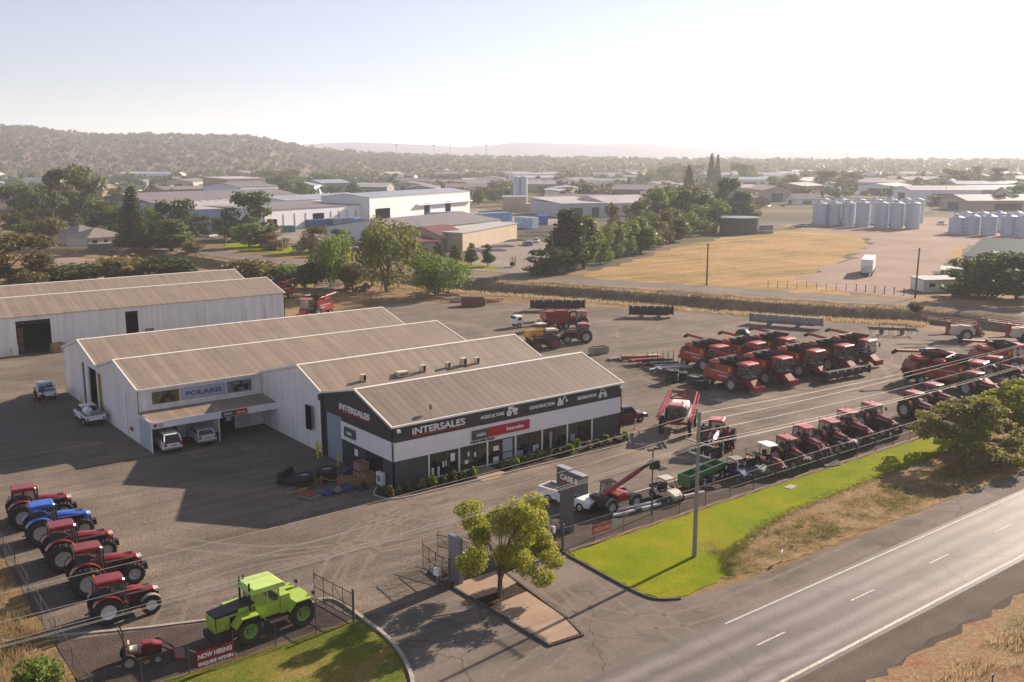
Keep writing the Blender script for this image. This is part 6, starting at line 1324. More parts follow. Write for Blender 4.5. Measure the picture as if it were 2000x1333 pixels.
# ---------------------------------------------------------------- smaller yard things
def bollard(x, y, lab, m, h=.95, r=.07, grp=None, top=None, name="bollard"):
    t = empty(name, (x, y), 0, lab, "bollard", grp); q = MB(); q.tube([(0, 0, 0), (0, 0, h)], r, 8); q.build("post", m, t); q = MB(); q.lathe([(r, 0), (r * .8, .03), (0, .05)], (0, 0, h), 'z', 8); q.build("cap", top or m, t)
for x, y, l in ((-.5, 12.75, "yellow bollard in front of the dark electric box"), (-.5, 11.75, "yellow bollard at the left side of the roller door"), (-1.0, 11.55, "yellow bollard standing out from the roller door jamb"), (-.6, 8.5, "yellow bollard at the right side of the roller door"), (-13.0, 80 - .5, "yellow bollard at the open door of the store shed"), (-13.1, 43.7, "yellow bollard at the workshop side doorway")):
    bollard(x, y, l, YEL2, 1.25, .09, "yellow door bollards")
def vpost(x, y, lab, m=WHITE, base=ORANGE, h=1.0):
    t = empty("marker_post", (x, y), 0, lab, "marker post", "plastic marker posts in the yard"); q = MB(); q.tube([(0, 0, .05), (0, 0, h)], .05, 8); q.build("post", m, t); q = MB(); q.lathe([(.2, 0), (.2, .05), (.06, .1)], (0, 0, 0), 'z', 10); q.build("base", base, t)
for (px, py), l in (((1205, 658), "white marker post right of the lone red tractor"),):
    vpost(*PX(px, py), l, WHITE, WHITE)
vpost(28.8, .7, "orange and white marker post near the dark red utility truck", surf("pale orange", (.75, .38, .28), .5)); vpost(28.9, -11.6, "left one of two orange marker posts behind the blue buggy", ORANGE); vpost(29.9, -12.4, "right one of two orange marker posts behind the blue buggy", ORANGE)
vpost(*PX(1334, 655), "white marker post behind the leftmost back combine", WHITE, WHITE)
for i, ((px, py), l) in enumerate((((586, 975), "left post of the three red and white posts by the tyres"), ((628, 950), "middle post of the three red and white posts by the tyres"), ((669, 950), "right post of the three red and white posts by the tyres"))):
    vpost(*PX(px, py), l, surf("faded red post", (.5, .16, .15), .5), surf("dull base", (.2, .03, .03), .6), .95)
# tyres lying flat
def tyre_stack(px, py, n, r, lab, pos=None, rimm=surf("blueish wheel disc", (.30, .36, .44), .5), grp="big wheels lying flat"):
    x, y = pos or PX(px, py); t = empty("big_wheel", (x, y), .3 * n, lab, "wheel", grp)
    for k in range(n):
        q = MB(); z = .05 + k * .52; q.lathe([(r * .5, 0), (r * .8, -.02), (r, .08), (r * 1.02, .26), (r, .44), (r * .8, .52), (r * .55, .5), (r * .5, .3)], (0, 0, z), 'z', 22); q.build("tyre", RUBBER, t)
    q = MB(); q.lathe([(r * .54, .40), (r * .3, .30), (.0, .32)], (0, 0, .05 + (n - 1) * .52), 'z', 16); q.build("rim", rimm, t)
tyre_stack(595, 950, 2, .78, "big wheel lying flat behind the left red and white post, left of the taller one")
tyre_stack(638, 938, 2, .84, "taller pair of big wheels lying flat, behind the middle red and white post")
for (p, n, r, l) in (((47.2, 12.8), 3, .85, "striped stack of tyres with a pale lid, leftmost beside the foremost combine"), ((49.0, 13.0), 2, .8, "stack of black tyres behind the pale lidded one"), ((48.6, 10.3), 2, .95, "wheel stack with a shining disc in front of the foremost combine"), ((47.3, 8.3), 2, .95, "dark wheel stack nearest the sprayer, beside the combine's rear wheel")): tyre_stack(0, 0, n, r, l, p, surf("silver disc", (.5, .5, .5), .4), "tyre stacks beside the combines")
tyre_stack(0, 0, 2, .9, "two black tyres standing on the roof level behind the back combine", (58.3, 17.5), BLACK, "tyre stacks beside the combines")
t = empty("water_tank", (70.0, 20.5), 0, "round black poly tank standing among the back combines", "tank"); q = MB(); q.lathe([(1.0, 0), (1.0, 2.6), (.6, 3.0), (0, 3.1)], (0, 0, 0), 'z', 20); q.build("shell", BLACK, t); q = MB(); q.lathe([(.25, 0), (.25, .12), (0, .14)], (0, 0, 3.05), 'z', 10); q.build("lid", GREY, t)
t = empty("loader_bucket", PX(566, 940), R(-50), "black steel loader bucket standing on the shaded concrete", "bucket"); q = MB(); q.prism([(-.6, 0), (.6, .0), (.75, .15), (-.1, .5), (-.2, 1.05), (-.45, 1.1), (-.65, .4)], -1.1, 1.1); q.build("shell", BLACK, t); q = MB()
for y in (-.9, -.3, .3, .9): q.box(-.7, -.1, y - .04, y + .04, .1, .95)
q.build("rib", DARK, t)
t = empty("timber_beam", PX(580, 965), R(15), "thick timber beam lying in front of the loader bucket", "beam"); q = MB(); q.box(-1.0, 1.0, -.16, .16, 0, .28); q.build("beam", WOOD, t); q = MB(); q.box(-.8, -.6, -.2, .2, .28, .31); q.build("strap", GREY, t)
def crate(lab, x, y, rz, s=1.0, sx=.6, h=.6, z=0., m=WOOD, name="timber_crate", grp=None):
    t = empty(name, (x, y, z), rz, lab, "crate", grp); q = MB()
    for k in range(4): zz = .1 + k * h / 4
    for k in range(4):
        z0 = .1 + k * (h - .1) / 4
        for a in (-1, 1): q.box(-s * sx, s * sx, a * .5 * s - .02, a * .5 * s + .02, z0, z0 + (h - .1) / 4 - .02); q.box(a * sx * s - .02, a * sx * s + .02, -.48 * s, .48 * s, z0, z0 + (h - .1) / 4 - .02)
    q.box(-s * sx + .03, s * sx - .03, -.46 * s, .46 * s, h * .3, h * .6); q.build("boards", m, t); q = MB()
    for a in (-1, 0, 1): q.box(-s * sx, s * sx, a * .45 * s - .05, a * .45 * s + .05, 0, .09)
    q.build("skid", WOOD, t)
CARD = surf("brown cardboard", (.30, .19, .115), .8, var=.15)
crate("lower brown crate of the tall stack by the show room side wall", -.8, 3.9, .1, 1.0, .55, .8, 0, CARD); crate("upper brown crate on top of the stack by the show room side wall", -.8, 3.95, .05, .95, .5, .75, .82, CARD)
crate("brown crate beside the crate stack, nearer the wall heater unit", -.75, 2.9, 0, .9, .5, .9, 0, CARD); crate("long low timber crate lying before the crate stack", -2.0, 3.6, R(-40), 1.0, 1.1, .5, 0)
t = empty("condenser_unit", (-.35, 1.5), R(90), "white outdoor air conditioner standing against the dark corner wall", "air conditioner"); q = MB(); q.box(-.45, .45, -.18, .18, .1, 1.15); q.build("casing", WHITE, t); q = MB(); q.lathe([(.3, 0), (.3, .02)], (0, .19, .65), 'y', 16); q.build("fan_grille", GREY, t)
def pallet(lab, x, y, rz, w=1.1, z=0, m=WOOD, load=None, grp="pallets beside the garden bed"):
    t = empty("pallet", (x, y, z), rz, lab, "pallet", grp); q = MB()
    for k in range(6): q.box(-w / 2 + k * w / 6, -w / 2 + k * w / 6 + w / 8, -.5, .5, .12, .15)
    for a in (-.42, 0, .42): q.box(-w / 2, w / 2, a - .05, a + .05, 0, .12)
    q.build("slats", m, t)
    if load: q = MB(); q.box(-w * .36, w * .36, -.3, .3, .15, .32, tx=.8); q.box(-.1, .12, -.12, .1, .32, .5); q.build("load", load, t)
BLP = surf("blue plastic pallet", (.05, .08, .20), .6); RDP = surf("red parts", (.30, .04, .05), .5)
pallet("grey pallet of red machine parts at the left end of the pallet row", *PX(607, 972), R(20), 1.2, 0, surf("grey pallet", (.24, .24, .23), .8), RDP); pallet("dark blue pallet beside the pallet of red parts", *PX(640, 965), R(15), 1.1, 0, BLP, BLP); pallet("blue pallet at the right of the row, near the garden bed", *PX(679, 957), R(18), 1.1, 0, BLP, BLP)
pallet("dark pallet with small parts between the two blue ones", *PX(660, 962), R(10), .9, 0, DARK, GREY); pallet("dark mat with small parts beside the garden corner", *PX(707, 955), R(10), 1.0, 0, DARK, DARK); pallet("dark blue pallet leaning goods by the side door", -.9, 6.2, 0, 1.2, 0, BLP, BLP)
t = empty("rope_barrier", PX(586, 975), 0, "yellow chain hung between the red and white posts", "chain"); a, b, c = [Vector((*PX(*p), .85)) for p in ((586, 975), (628, 950), (669, 950))]; q = MB(); o0 = Vector((a.x, a.y, 0)); L = []
for (p, r_) in ((a, b), (b, c)):
    for j in range(9): u_ = j / 8; w_ = p.lerp(r_, u_); w_.z -= .35 * 4 * u_ * (1 - u_); L.append(tuple(w_ - o0))
q.tube(L, .02, 4); q.build("chain", YEL2, t)
# crates and skips out in the yard
def skip(lab, p, rz, L, W_, H, m, name="steel_bin", cat="bin"):
    t = empty(name, p, rz, lab, cat); q = MB(); 
    for a in (-1, 1): q.box(-L / 2, L / 2, a * W_ / 2 - .04, a * W_ / 2 + .04, .1, H); q.box(a * L / 2 - .04, a * L / 2 + .04, -W_ / 2, W_ / 2, .1, H - .02)
    q.box(-L / 2, L / 2, -W_ / 2, W_ / 2, .08, .2); q.build("shell", m, t); q = MB()
    for k in range(int(L / .6) + 1):
        for a in (-1, 1): q.box(-L / 2 + k * .6 - .03, -L / 2 + k * .6 + .03, a * (W_ / 2 + .05) - .03, a * (W_ / 2 + .05) + .03, .1, H)
    q.build("rib", m, t); q = MB(); q.box(-L * .4, L * .35, -W_ * .4, W_ * .35, .2, H * .85, tx=.7); q.build("scrap", BARK, t)
skip("rusty open steel bin at the edge of the yard near the round green tree", (64.6, 78.5), R(-30), 4.2, 1.9, 1.5, RUST)
skip("grey flat topped crate standing alone beyond the show room roof", (52.2, 31.2), R(-8), 2.6, 1.1, 1.05, surf("grey crate", (.25, .23, .20), .8), "storage_crate", "crate")
skip("bin full of timber at the open door of the store shed", (-7.1, 79.0), R(8), 1.6, 1.1, 1.3, WOOD, "timber_bin", "crate")
for i, (x, y, m, l) in enumerate(((52.2, 25.6, WOOD, "leftmost stack of pallets in the yard beyond the show room"), (53.6, 24.6, WOOD, "tall pale stack of pallets in the yard beyond the show room"), (55.4, 23.6, CREAM, "stack of pallets with a cream sheet on top"), (50.8, 26.8, GREY, "low heap of white and blue parts left of the pallet stacks"))):
    for k in range(4 if m is not GREY else 2): pallet(("bottom ", "second ", "third ", "top ")[k] + ("pallet of the leftmost stack beyond the show room", "pallet of the tall pale stack beyond the show room", "pallet of the stack with a cream sheet on top", "pallet of the low heap left of the pallet stacks")[i], x, y, R(-30 + 8 * i), 1.5, k * .17, m if k == 3 or m is GREY else WOOD, RDP if False else None, "pallet stacks beyond the show room")
def trailer(lab, p, rz, m, L=4.4, cage=False, flat=False):
    t = empty("flat_trailer", p, rz, lab, "trailer"); q = MB(); q.box(-L / 2, L / 2, -1.0, 1.0, .62, .72); q.tube([(L / 2, .5, .62), (L / 2 + 1.3, 0, .55)], .05, 4); q.tube([(L / 2, -.5, .62), (L / 2 + 1.3, 0, .55)], .05, 4); q.build("deck", m, t)
    for x in (-.9, -.15): 
        for s in (-1, 1): wheel(t, x, s * 1.1, .33, .2, RIMW, 0, s)
    q = MB()
    for s in (-1, 1): q.box(-L / 2, L / 2, s * 1.0 - .03, s * 1.0 + .03, .72, .92)
    q.build("side_rail", m, t)
    if cage:
        q = MB()
        for x in np.linspace(-L / 2, L / 2, 6):
            for s in (-1, 1): q.tube([(x, s * .95, .9), (x, s * .95, 2.0)], .03, 4)
        q.build("stakes", BLACK, t)
trailer("red flat deck trailer with tandem wheels beyond the show room corner", (52.4, 22.2), R(160), DRED); trailer("black trailer with upright stakes behind the red one", (52.6, 19.4), R(155), BLACK, 3.6, True); trailer("low silver plate trailer in the shade of the combines", (51.6, 16.6), R(160), STEEL, 4.4)
# mid-yard trucks
t = empty("spreader_truck", (58.6, 54.8), R(168), "small white cab truck with a red spreader body in the middle of the yard", "truck")
q = MB(); q.loft([ring(1.3, .85, .7, 1.9, .1), ring(2.5, .9, .7, 1.95, .15, .8), ring(3.0, .85, .7, 1.3, .1)]); q.build("cab", WHITE, t); q = MB(); q.box(2.35, 2.88, -.75, .75, 1.35, 1.85, tx=.6); q.box(1.7, 2.3, -.92, .92, 1.3, 1.75, tx=.9, ty=.95); q.build("window", GLASSD, t)
q = MB(); q.box(-3.6, 2.8, -.4, .4, .5, .75); q.build("chassis", DARK, t)
for x in (2.1, -2.4): 
    for s in (-1, 1): wheel(t, x, s * .8, .42, .28, RIMW, 0, s)
t = empty("air_seeder", (60.6, 50.6), R(165), "bright red air seeder cart with ladders behind the yellow machine", "seeder cart")
q = MB(); q.prism([(-2.4, 1.7), (-1.8, .9), (1.2, .9), (2.0, 1.7), (2.0, 2.7), (-2.4, 2.8)], -1.1, 1.1); q.build("hopper", RED, t); q = MB(); q.box(-2.0, -.2, -.8, .8, 2.8, 2.95); q.box(.1, 1.7, -.8, .8, 2.75, 2.9); q.build("lid", DRED, t); q = MB()
for s in (-1, 1): q.tube([(-2.4, s * 1.15, 2.9), (-2.4, s * 1.15, 3.3), (2.0, s * 1.15, 3.25), (2.0, s * 1.15, 1.2)], .035, 4)
q.tube([(2, .4, .8), (4, 0, .7)], .08, 4); q.tube([(-2.4, 0, 1.2), (-3.3, .5, 2.2)], .1, 5); q.build("rail", RED, t)
for x in (-1.5, 1.2): 
    for s in (-1, 1): wheel(t, x, s * 1.25, .6, .4, RIMW, 0, s)
t = empty("road_machine", (51.9, 44.2), R(175), "yellow tracked yard machine with cream cab between the red cart and the old tractor", "machine")
q = MB(); q.prism([(-1.9, .6), (1.9, .6), (2.1, 1.0), (1.9, 1.6), (-.2, 1.75), (-1.9, 1.5)], -.8, .8); q.build("body", YEL, t); q = MB(); q.box(-1.0, .1, -.6, .6, 1.7, 2.5, tx=.9); q.build("cab_window", GLASS, t); q = MB(); q.box(-1.15, .25, -.72, .72, 2.5, 2.62); q.build("cab_roof", CREAM, t)
for x in (-1.2, 1.2): 
    for s in (-1, 1): wheel(t, x, s * .85, .55, .35, RIMY, 10, s)
# scrap at the back edge
def heap(name, lab, p, rz, n, L, m, seed, cat="pile", hh=1.0):
    rr = random.Random(seed); t = empty(name, p, rz, lab, cat); q = MB()
    for i in range(n):
        x, y, z, a = rr.uniform(-L, L), rr.uniform(-L * .35, L * .35), rr.uniform(.05, hh), rr.uniform(0, 3.1); l_ = rr.uniform(.5, 1.6)
        q.tube([(x - l_ * math.cos(a), y - l_ * math.sin(a) * .4, z), (x + l_ * math.cos(a), y + l_ * math.sin(a) * .4, z + rr.uniform(-.2, .2))], rr.uniform(.06, .16), 4)
    q.build("pieces", m, t)
heap("timber_pile", "heap of old timber under the round green weeping tree", PX(845, 582), R(-30), 40, 4.5, WOOD, 2); heap("scrap_pile", "rusty scrap heap at the right of the timber heap", PX(893, 590), R(-30), 16, 2.0, surf("pale scrap", (.4, .33, .27), .8), 3)
heap("scrap_heap", "white scrap frames lying left of the dark tree shade", PX(645, 564), R(-20), 14, 2.5, surf("white scrap", (.6, .58, .55), .6), 5, hh=1.2); heap("scrap_pile", "small dark heap beside the rusty bin", PX(968, 590), 0, 14, 1.6, RUST, 7, hh=.7)
x, y = PX(715, 570); t = empty("old_tyre", (x, y), R(30), "big old tyre standing upright in the shade of the tallest weeping tree", "tyre"); q = MB(); q.lathe([(.5, -.2), (.85, -.25), (.95, 0), (.85, .25), (.5, .2), (.5, -.2)], (0, 0, .95), 'y', 20); q.build("tyre", RUBBER, t); q = MB(); q.lathe([(.5, -.15), (.46, 0), (.5, .15)], (0, 0, .95), 'y', 16); q.build("bead", GREY, t)
heap("tyre_pile", "dark heap of tyres beside the upright old tyre", PX(693, 570), 0, 30, 3.0, RUBBER, 9, hh=1.1)
# lids, drain grate, litter in the lawn
t = empty("drain_cover", PX(1544, 952), R(10), "pale concrete drain cover set in the bright lawn", "cover"); q = MB(); q.box(-.55, .55, -.3, .3, 0, .06); q.build("lid", CONC, t); q = MB(); q.box(-.6, .6, -.35, .35, 0, .03); q.build("frame", GREY, t)
t = empty("garden_tap", (13.1, -30.0 + 1.1), R(30), "broken white sign leaning at the corner where the lawn meets the crossover", "sign"); q = MB(); q.tube([(0, 0, 0), (.05, 0, .75)], .05, 5); q.build("post", CREAM, t); q = MB(); q.box(-.3, .3, -.02, .02, .6, .8); q.build("panel", WHITE, t)
x, y = PX(1937, 1345); t = empty("road_marker", (x, y), 0, "small blue topped guide post in the straw at the bottom right", "guide post"); q = MB(); q.box(-.03, .03, -.03, .03, 0, .75); q.build("post", BARK, t); q = MB(); q.box(-.12, .12, -.02, .02, .6, .8); q.build("plate", surf("blue plate", (.08, .1, .3), .5), t)
# ---------------------------------------------------------------- people
def person(lab, loc, rz, shirt, pants, arm=0.3, stride=.12):
    t = empty("person", loc, rz, lab, "person")
    J = [(0, 0, .95), (0, 0, 1.2), (0, 0, 1.42), (0, 0, 1.52), (.02, 0, 1.62), (.02, 0, 1.72), (0, .19, 1.40), (.05, .26, 1.14), (.05 + arm * .7, .22, .98), (.08 + arm * .8, .21, .92), (0, -.19, 1.40), (.02, -.27, 1.14), (.08, -.27, .90), (.1, -.27, .83), (0, .10, .90), (stride * .6, .11, .50), (stride, .11, .08), (stride + .16, .12, .04), (0, -.10, .90), (-stride * .4, -.11, .50), (-stride, -.11, .08), (-stride + .16, -.12, .04)]
    E_ = [(0, 1), (1, 2), (2, 3), (3, 4), (4, 5), (2, 6), (6, 7), (7, 8), (8, 9), (2, 10), (10, 11), (11, 12), (12, 13), (0, 14), (14, 15), (15, 16), (16, 17), (0, 18), (18, 19), (19, 20), (20, 21)]
    RD = [.15, .15, .13, .06, .095, .085, .065, .05, .04, .045, .065, .05, .04, .045, .10, .07, .05, .045, .10, .07, .05, .045]
    me = bpy.data.meshes.new("body"); me.from_pydata(J, E_, []); o = bpy.data.objects.new("body", me); col.objects.link(o)
    md = o.modifiers.new("s", 'SKIN'); 
    for i, v in enumerate(me.skin_vertices[0].data): v.radius = (RD[i] * (.8 if i < 3 else 1), RD[i]); v.use_root = (i == 0)
    o.modifiers.new("u", 'SUBSURF').levels = 2
    dg = bpy.context.evaluated_depsgraph_get(); m2 = bpy.data.meshes.new_from_object(o.evaluated_get(dg)); o.modifiers.clear(); o.data = m2
    m2.materials.clear(); [m2.materials.append(q) for q in (SKIN, shirt, pants, BLACK)]
    for p in m2.polygons:
        z = p.center.z; y_ = abs(p.center.y); p.use_smooth = True
        p.material_index = 3 if z < .1 else (0 if (z > 1.48 or (y_ > .17 and z < 1.15 and z > .7)) else (1 if z > .95 else (2 if pants is not SKIN else 0)))
    o.parent = t
    q = MB(); q.lathe([(.0, .11), (.07, .09), (.105, .02), (.10, -.04), (.0, -.05)], (.01, 0, 1.70), 'z', 12); q.build("hair", BLACK, t, smooth=True)
    return t
person("person in a dark red top standing at the side of the rack truck", PX(70, 788), R(-40), surf("dark red shirt", (.10, .012, .02), .8), surf("dark trousers", (.02, .02, .03), .8))
person("person in dark green top and tan shorts walking behind the rack truck", PX(86, 797), R(60), surf("dark green shirt", (.015, .03, .03), .8), surf("tan shorts", (.16, .11, .08), .8), .35, .18)
# ---------------------------------------------------------------- straw and weeds
def tufts(name, pts, h, n, mat, seed, spread=.12, wd=.012):
    r = np.random.default_rng(seed); P = np.repeat(np.array([(p[0], p[1], 0.0) for p in pts]), n, 0); k = len(P)
    P[:, :2] += r.normal(size=(k, 2)) * spread; hh = h * (.45 + .8 * r.random(k)); a = r.random(k) * 6.283; tilt = .55 * r.random(k)
    dx = np.stack([np.cos(a), np.sin(a)], 1); side = np.stack([-np.sin(a), np.cos(a)], 1) * wd; top = P.copy(); top[:, :2] += dx * (hh * tilt)[:, None]; top[:, 2] = hh
    b0 = P.copy(); b0[:, :2] -= side; b1 = P.copy(); b1[:, :2] += side; t0 = top.copy(); t0[:, :2] -= side * .3; t1 = top.copy(); t1[:, :2] += side * .3
    me = quadmesh(name, np.stack([b0, b1, t1, t0], 1).reshape(-1, 3)); me.materials.append(mat); o = bpy.data.objects.new(name, me); col.objects.link(o); return tag(o, kind='stuff')
rs = random.Random(77)
def scatter(n, x0, x1, y0, y1, clump=0.0):
    out = []; 
    while len(out) < n:
        x, y = rs.uniform(x0, x1), rs.uniform(y0, y1)
        if clump and math.sin(x * .9 + 1.3 * math.sin(y * .7)) * math.cos(y * .8 + x * .31) < clump * rs.uniform(-1, 1): continue
        out.append((x, y))
    return out
o = tufts("straw_grass", scatter(2400, -46, -29.2, -30, 6, .5), .50, 16, F_STRAW, 1, .28, .016); tag(o, "tall straw coloured grass on the slope at the bottom left", "grass")
o = tufts("straw_grass", scatter(2600, -2, 60, -62, -43.2, .6), .38, 14, F_STRAW, 2, .30, .016); tag(o, "dry tufted grass on orange dirt along the near side of the highway", "grass")
o = tufts("weeds", scatter(600, 8, 60, -60, -43.5, .8), .35, 14, surf("orange weed", (.34, .15, .05), .9) if False else F_BROWN, 3, .35, .02); tag(o, "reddish brown weeds in the roadside dirt", "weeds")
o = tufts("dry_grass", scatter(1900, 10, 78, -29.0, -23.4, .3), .14, 14, F_STRAW, 4, .25, .012); tag(o, "dry grass strip between the lawn and the highway shoulder", "grass")
o = tufts("weeds", scatter(420, 10, 60, -28.6, -25.0, .9), .22, 22, F_WEED, 5, .22, .014); tag(o, "green weeds in the dry strip beside the lawn", "weeds")
o = tufts("lawn_grass", scatter(5200, 2.6, 56, -27.5, -19.0), .05, 8, foliage("lawn blades", (.15, .23, .012), (.29, .31, .03), .35, dark=.8), 6, .28, .012) if False else None
edge = smooth([(61, -21.6), (52, -22.7), (40, -22.9), (30, -23.1), (20, -23.7), (14, -25.1), (10.5, -26.3), (8.6, -28.0)], 30)
o = tufts('lawn_fringe', [(p[0] + rs.uniform(-.3, .3), p[1] + rs.gauss(0, .28)) for p in edge for _ in range(9)], .10, 9, F_WEED, 12, .10, .012); tag(o, "ragged grassy fringe where the bright lawn meets the dry strip", "grass")
def along(line, k0, k1, o0, o1, n):
    out = []; 
    for _ in range(n): i = rs.randint(k0, min(k1, len(T) - 2)); q = offs(T[max(i - 1, 0):i + 2], sgn * rs.uniform(o0, o1))[min(i, 1)].lerp(offs(T[max(i - 1, 0):i + 2], sgn * 15)[min(i, 1)], 0); f = T[i].lerp(T[i + 1], rs.random()) - T[i]; out.append((q.x + f.x, q.y + f.y))
    return out
o = tufts("bank_grass", along(T, 20, 98, -4, .6, 1500) + along(T, 20, 98, 15.4, 18.5, 1500), .45, 12, F_STRAW, 8, .5, .04); tag(o, "straw coloured grass on the lips of the drain", "grass")
# ---------------------------------------------------------------- background town
def bgb(name, label, A_, B_, top, depth, wallm, roofm, kind='gable', rise=None, doors=(), cat="building", group=None, wins=(), low=None, trim=None):
    "building whose long front runs between two ground pixels; doors (from,to,height fraction)"
    a, b = Vector(PX(*A_)), Vector(PX(*B_)); d = (b - a).normalized(); L = (b - a).length; h = HT(A_[0], A_[1], top)
    t = empty(name, (a.x, a.y), math.atan2(d.y, d.x), label, cat, group); D = depth; rise = rise if rise is not None else D * .10
    ops = [(f * L, g * L, 0, k * h) for f, g, k in doors]
    q = MB(); wall(q, (0, 0), (L, 0), 0, h, ops, .3); wall(q, (L, 0), (L, D), 0, h, (), .3); wall(q, (L, D), (0, D), 0, h, (), .3); wall(q, (0, D), (0, 0), 0, h, (), .3)
    if kind == 'gable':
        for x in (.01, L - .31): q.add([(x, 0, h), (x, D / 2, h + rise), (x, D, h), (x + .3, 0, h), (x + .3, D / 2, h + rise), (x + .3, D, h)], [(0, 1, 2), (5, 4, 3), (0, 3, 4, 1), (1, 4, 5, 2)])
    q.build("wall", wallm, t); r = MB(); o_ = .25
    if kind == 'gable': slab(r, (-o_, -o_, h), (L + o_, -o_, h), (L + o_, D / 2, h + rise + .1), (-o_, D / 2, h + rise + .1), .15); slab(r, (-o_, D / 2, h + rise + .1), (L + o_, D / 2, h + rise + .1), (L + o_, D + o_, h), (-o_, D + o_, h), .15)
    elif kind == 'skillion': slab(r, (-o_, -o_, h), (L + o_, -o_, h), (L + o_, D + o_, h + rise), (-o_, D + o_, h + rise), .2)
    elif kind == 'across':
        slab(r, (L / 2, -o_, h + rise), (L / 2, D + o_, h + rise), (-o_, D + o_, h), (-o_, -o_, h), .2); slab(r, (L + o_, -o_, h), (L + o_, D + o_, h), (L / 2, D + o_, h + rise), (L / 2, -o_, h + rise), .2)
        r.add([(0, .02, h), (L, .02, h), (L / 2, .02, h + rise)], [(0, 1, 2)])
    elif kind == 'hip':
        i_ = min(D / 2, L / 2 - .1); V = [(-.5, -.5, h), (L + .5, -.5, h), (L + .5, D + .5, h), (-.5, D + .5, h), (i_, D / 2, h + rise), (L - i_, D / 2, h + rise)]; r.add(V, [(0, 1, 5, 4), (1, 2, 5), (2, 3, 4, 5), (3, 0, 4), (3, 2, 1, 0)])
    r.build("roof", roofm, t)
    for f, g, k in wins: w_ = MB(); w_.box(f * L, g * L, -.06, -.02, h * k, h * (k + .3)); w_.build("window", GLASSD, t)
    if trim: w_ = MB(); w_.box(0, L, -.12, -.03, h * .96, h); w_.build("eave_trim", trim, t)
    return t
BW = surf("white factory wall", (.74, .74, .75), .6, var=.05, scale=.1); BC = surf("cream block wall", (.42, .34, .25), .7, var=.08, scale=.2); BB = surf("brown wall", (.22, .15, .11), .7, var=.1, scale=.2); BG_ = surf("grey wall", (.26, .26, .27), .7, var=.1, scale=.2); BT = surf("teal wall", (.12, .20, .20), .7)
RG = surf("weathered dark roof", (.17, .15, .15), .6, var=.15, scale=.15); RL = surf("light metal roof", (.42, .39, .36), .45, .1, var=.15, scale=.15); RM = surf("maroon roof", (.13, .035, .035), .6); RB = surf("bluish roof", (.26, .28, .33), .5, var=.1, scale=.1); RTL = surf("tile roof", (.20, .17, .15), .8, var=.2, scale=1); RGN = surf("green sheet roof", (.09, .13, .11), .5); WGN = surf("dark green sheet wall", (.045, .075, .06), .6)
fac = bgb("factory_shed", "long low section of the white factory with dark roof and many doors", (517, 453), (722, 436), 411, 34, BW, RG, 'skillion', .8, ((.04, .11, .55), (.43, .54, .7), (.93, .955, .8)), "factory", trim=TRIM)
q = MB(); 
for k in (.16, .26, .36, .60, .68, .76, .85): L_ = (Vector(PX(722, 436)) - Vector(PX(517, 453))).length; q.box(k * L_, k * L_ + .5, -.08, -.02, .2, 6)
q.build("door_track", GREY, fac)
fa2 = bgb("factory_shed", "tall section of the white factory with a bright ridge and tall doors", (722, 438), (918, 417), 386, 24, BW, RB, 'gable', 1.3, ((.05, .18, .55), (.50, .56, .62), (.72, .78, .62)), "factory", trim=TRIM)
q = MB(); L_ = (Vector(PX(918, 417)) - Vector(PX(722, 438))).length
q.box(.42 * L_, L_, -1.6, -.05, 6.0, 6.5); q.build("canopy", TRIM, fa2)
bgb("factory_shed", "pale roofed factory bay behind the low section, left part", (560, 420), (722, 408), 392, 30, BW, RB, 'gable', 1.5, cat="factory")
bgb("factory_shed", "light blue fronted factory building with striped skylight roof", (372, 452), (512, 446), 410, 60, surf("pale blue wall", (.36, .42, .52), .6), RL, 'gable', 1.5, ((.29, .39, .55),), "factory")
sk = bgb("factory_shed", "broad dark gable roofed factory shed behind the pine", (178, 425), (300, 432), 392, 90, surf("pale blue shed wall", (.42, .46, .54), .6), RG, 'across', 3.7, cat="factory")
bgb("factory_hall", "tall white factory hall with a beige parapet above the other roofs", (470, 408), (545, 404), 366, 30, BW, RG, 'gable', 2, cat="factory"); bgb("factory_hall", "beige topped upper storey of the tall factory hall", (445, 392), (520, 389), 350, 26, BC, RL, 'skillion', 1, cat="factory")
# skylights on the striped roof
t = empty("striped_roof", PX(330, 432), math.atan2((Vector(PX(470, 425)) - Vector(PX(330, 432))).y, (Vector(PX(470, 425)) - Vector(PX(330, 432))).x), "dark factory roof with many slanting white skylight strips", "roof")
q = MB(); slab(q, (0, 0, 7.4), (44, 0, 7.4), (44, 60, 9.5), (0, 60, 9.5), .3); q.box(.3, 43.7, .3, 59.7, 0, 7.05); q.build("deck", RG, t)
for k in range(11): q = MB(); x0 = 1 + k * 3.9; q.add([(x0, 1, 7.5), (x0 + 1.5, 1, 7.5), (x0 + 1.5, 58, 9.5), (x0, 58, 9.5)], [(0, 1, 2, 3)]); q.build("skylight", WHITE, t)
bgb("warehouse", "white walled warehouse with a long dark roof right of the weeping trees", (806, 480), (978, 456), 449, 34, BW, RG, 'gable', 2.4, cat="warehouse", trim=TRIM)
bgb("warehouse", "flat topped cream block warehouse in front of the dark roofed one", (903, 491), (1010, 467), 455, 9, BC, RL, 'skillion', .2, cat="warehouse", trim=BC)
bgb("small_shed", "cream shed with maroon striped roof and three roller doors", (858, 492), (909, 486), 460, 14, BC, RM, 'gable', 2.2, ((.08, .3, .8), (.42, .6, .8), (.72, .92, .8)), "shed"); bgb("small_shed", "low maroon roofed lean to beside the cream shed", (815, 497), (858, 493), 474, 10, BC, RM, 'skillion', 1.5, cat="shed")
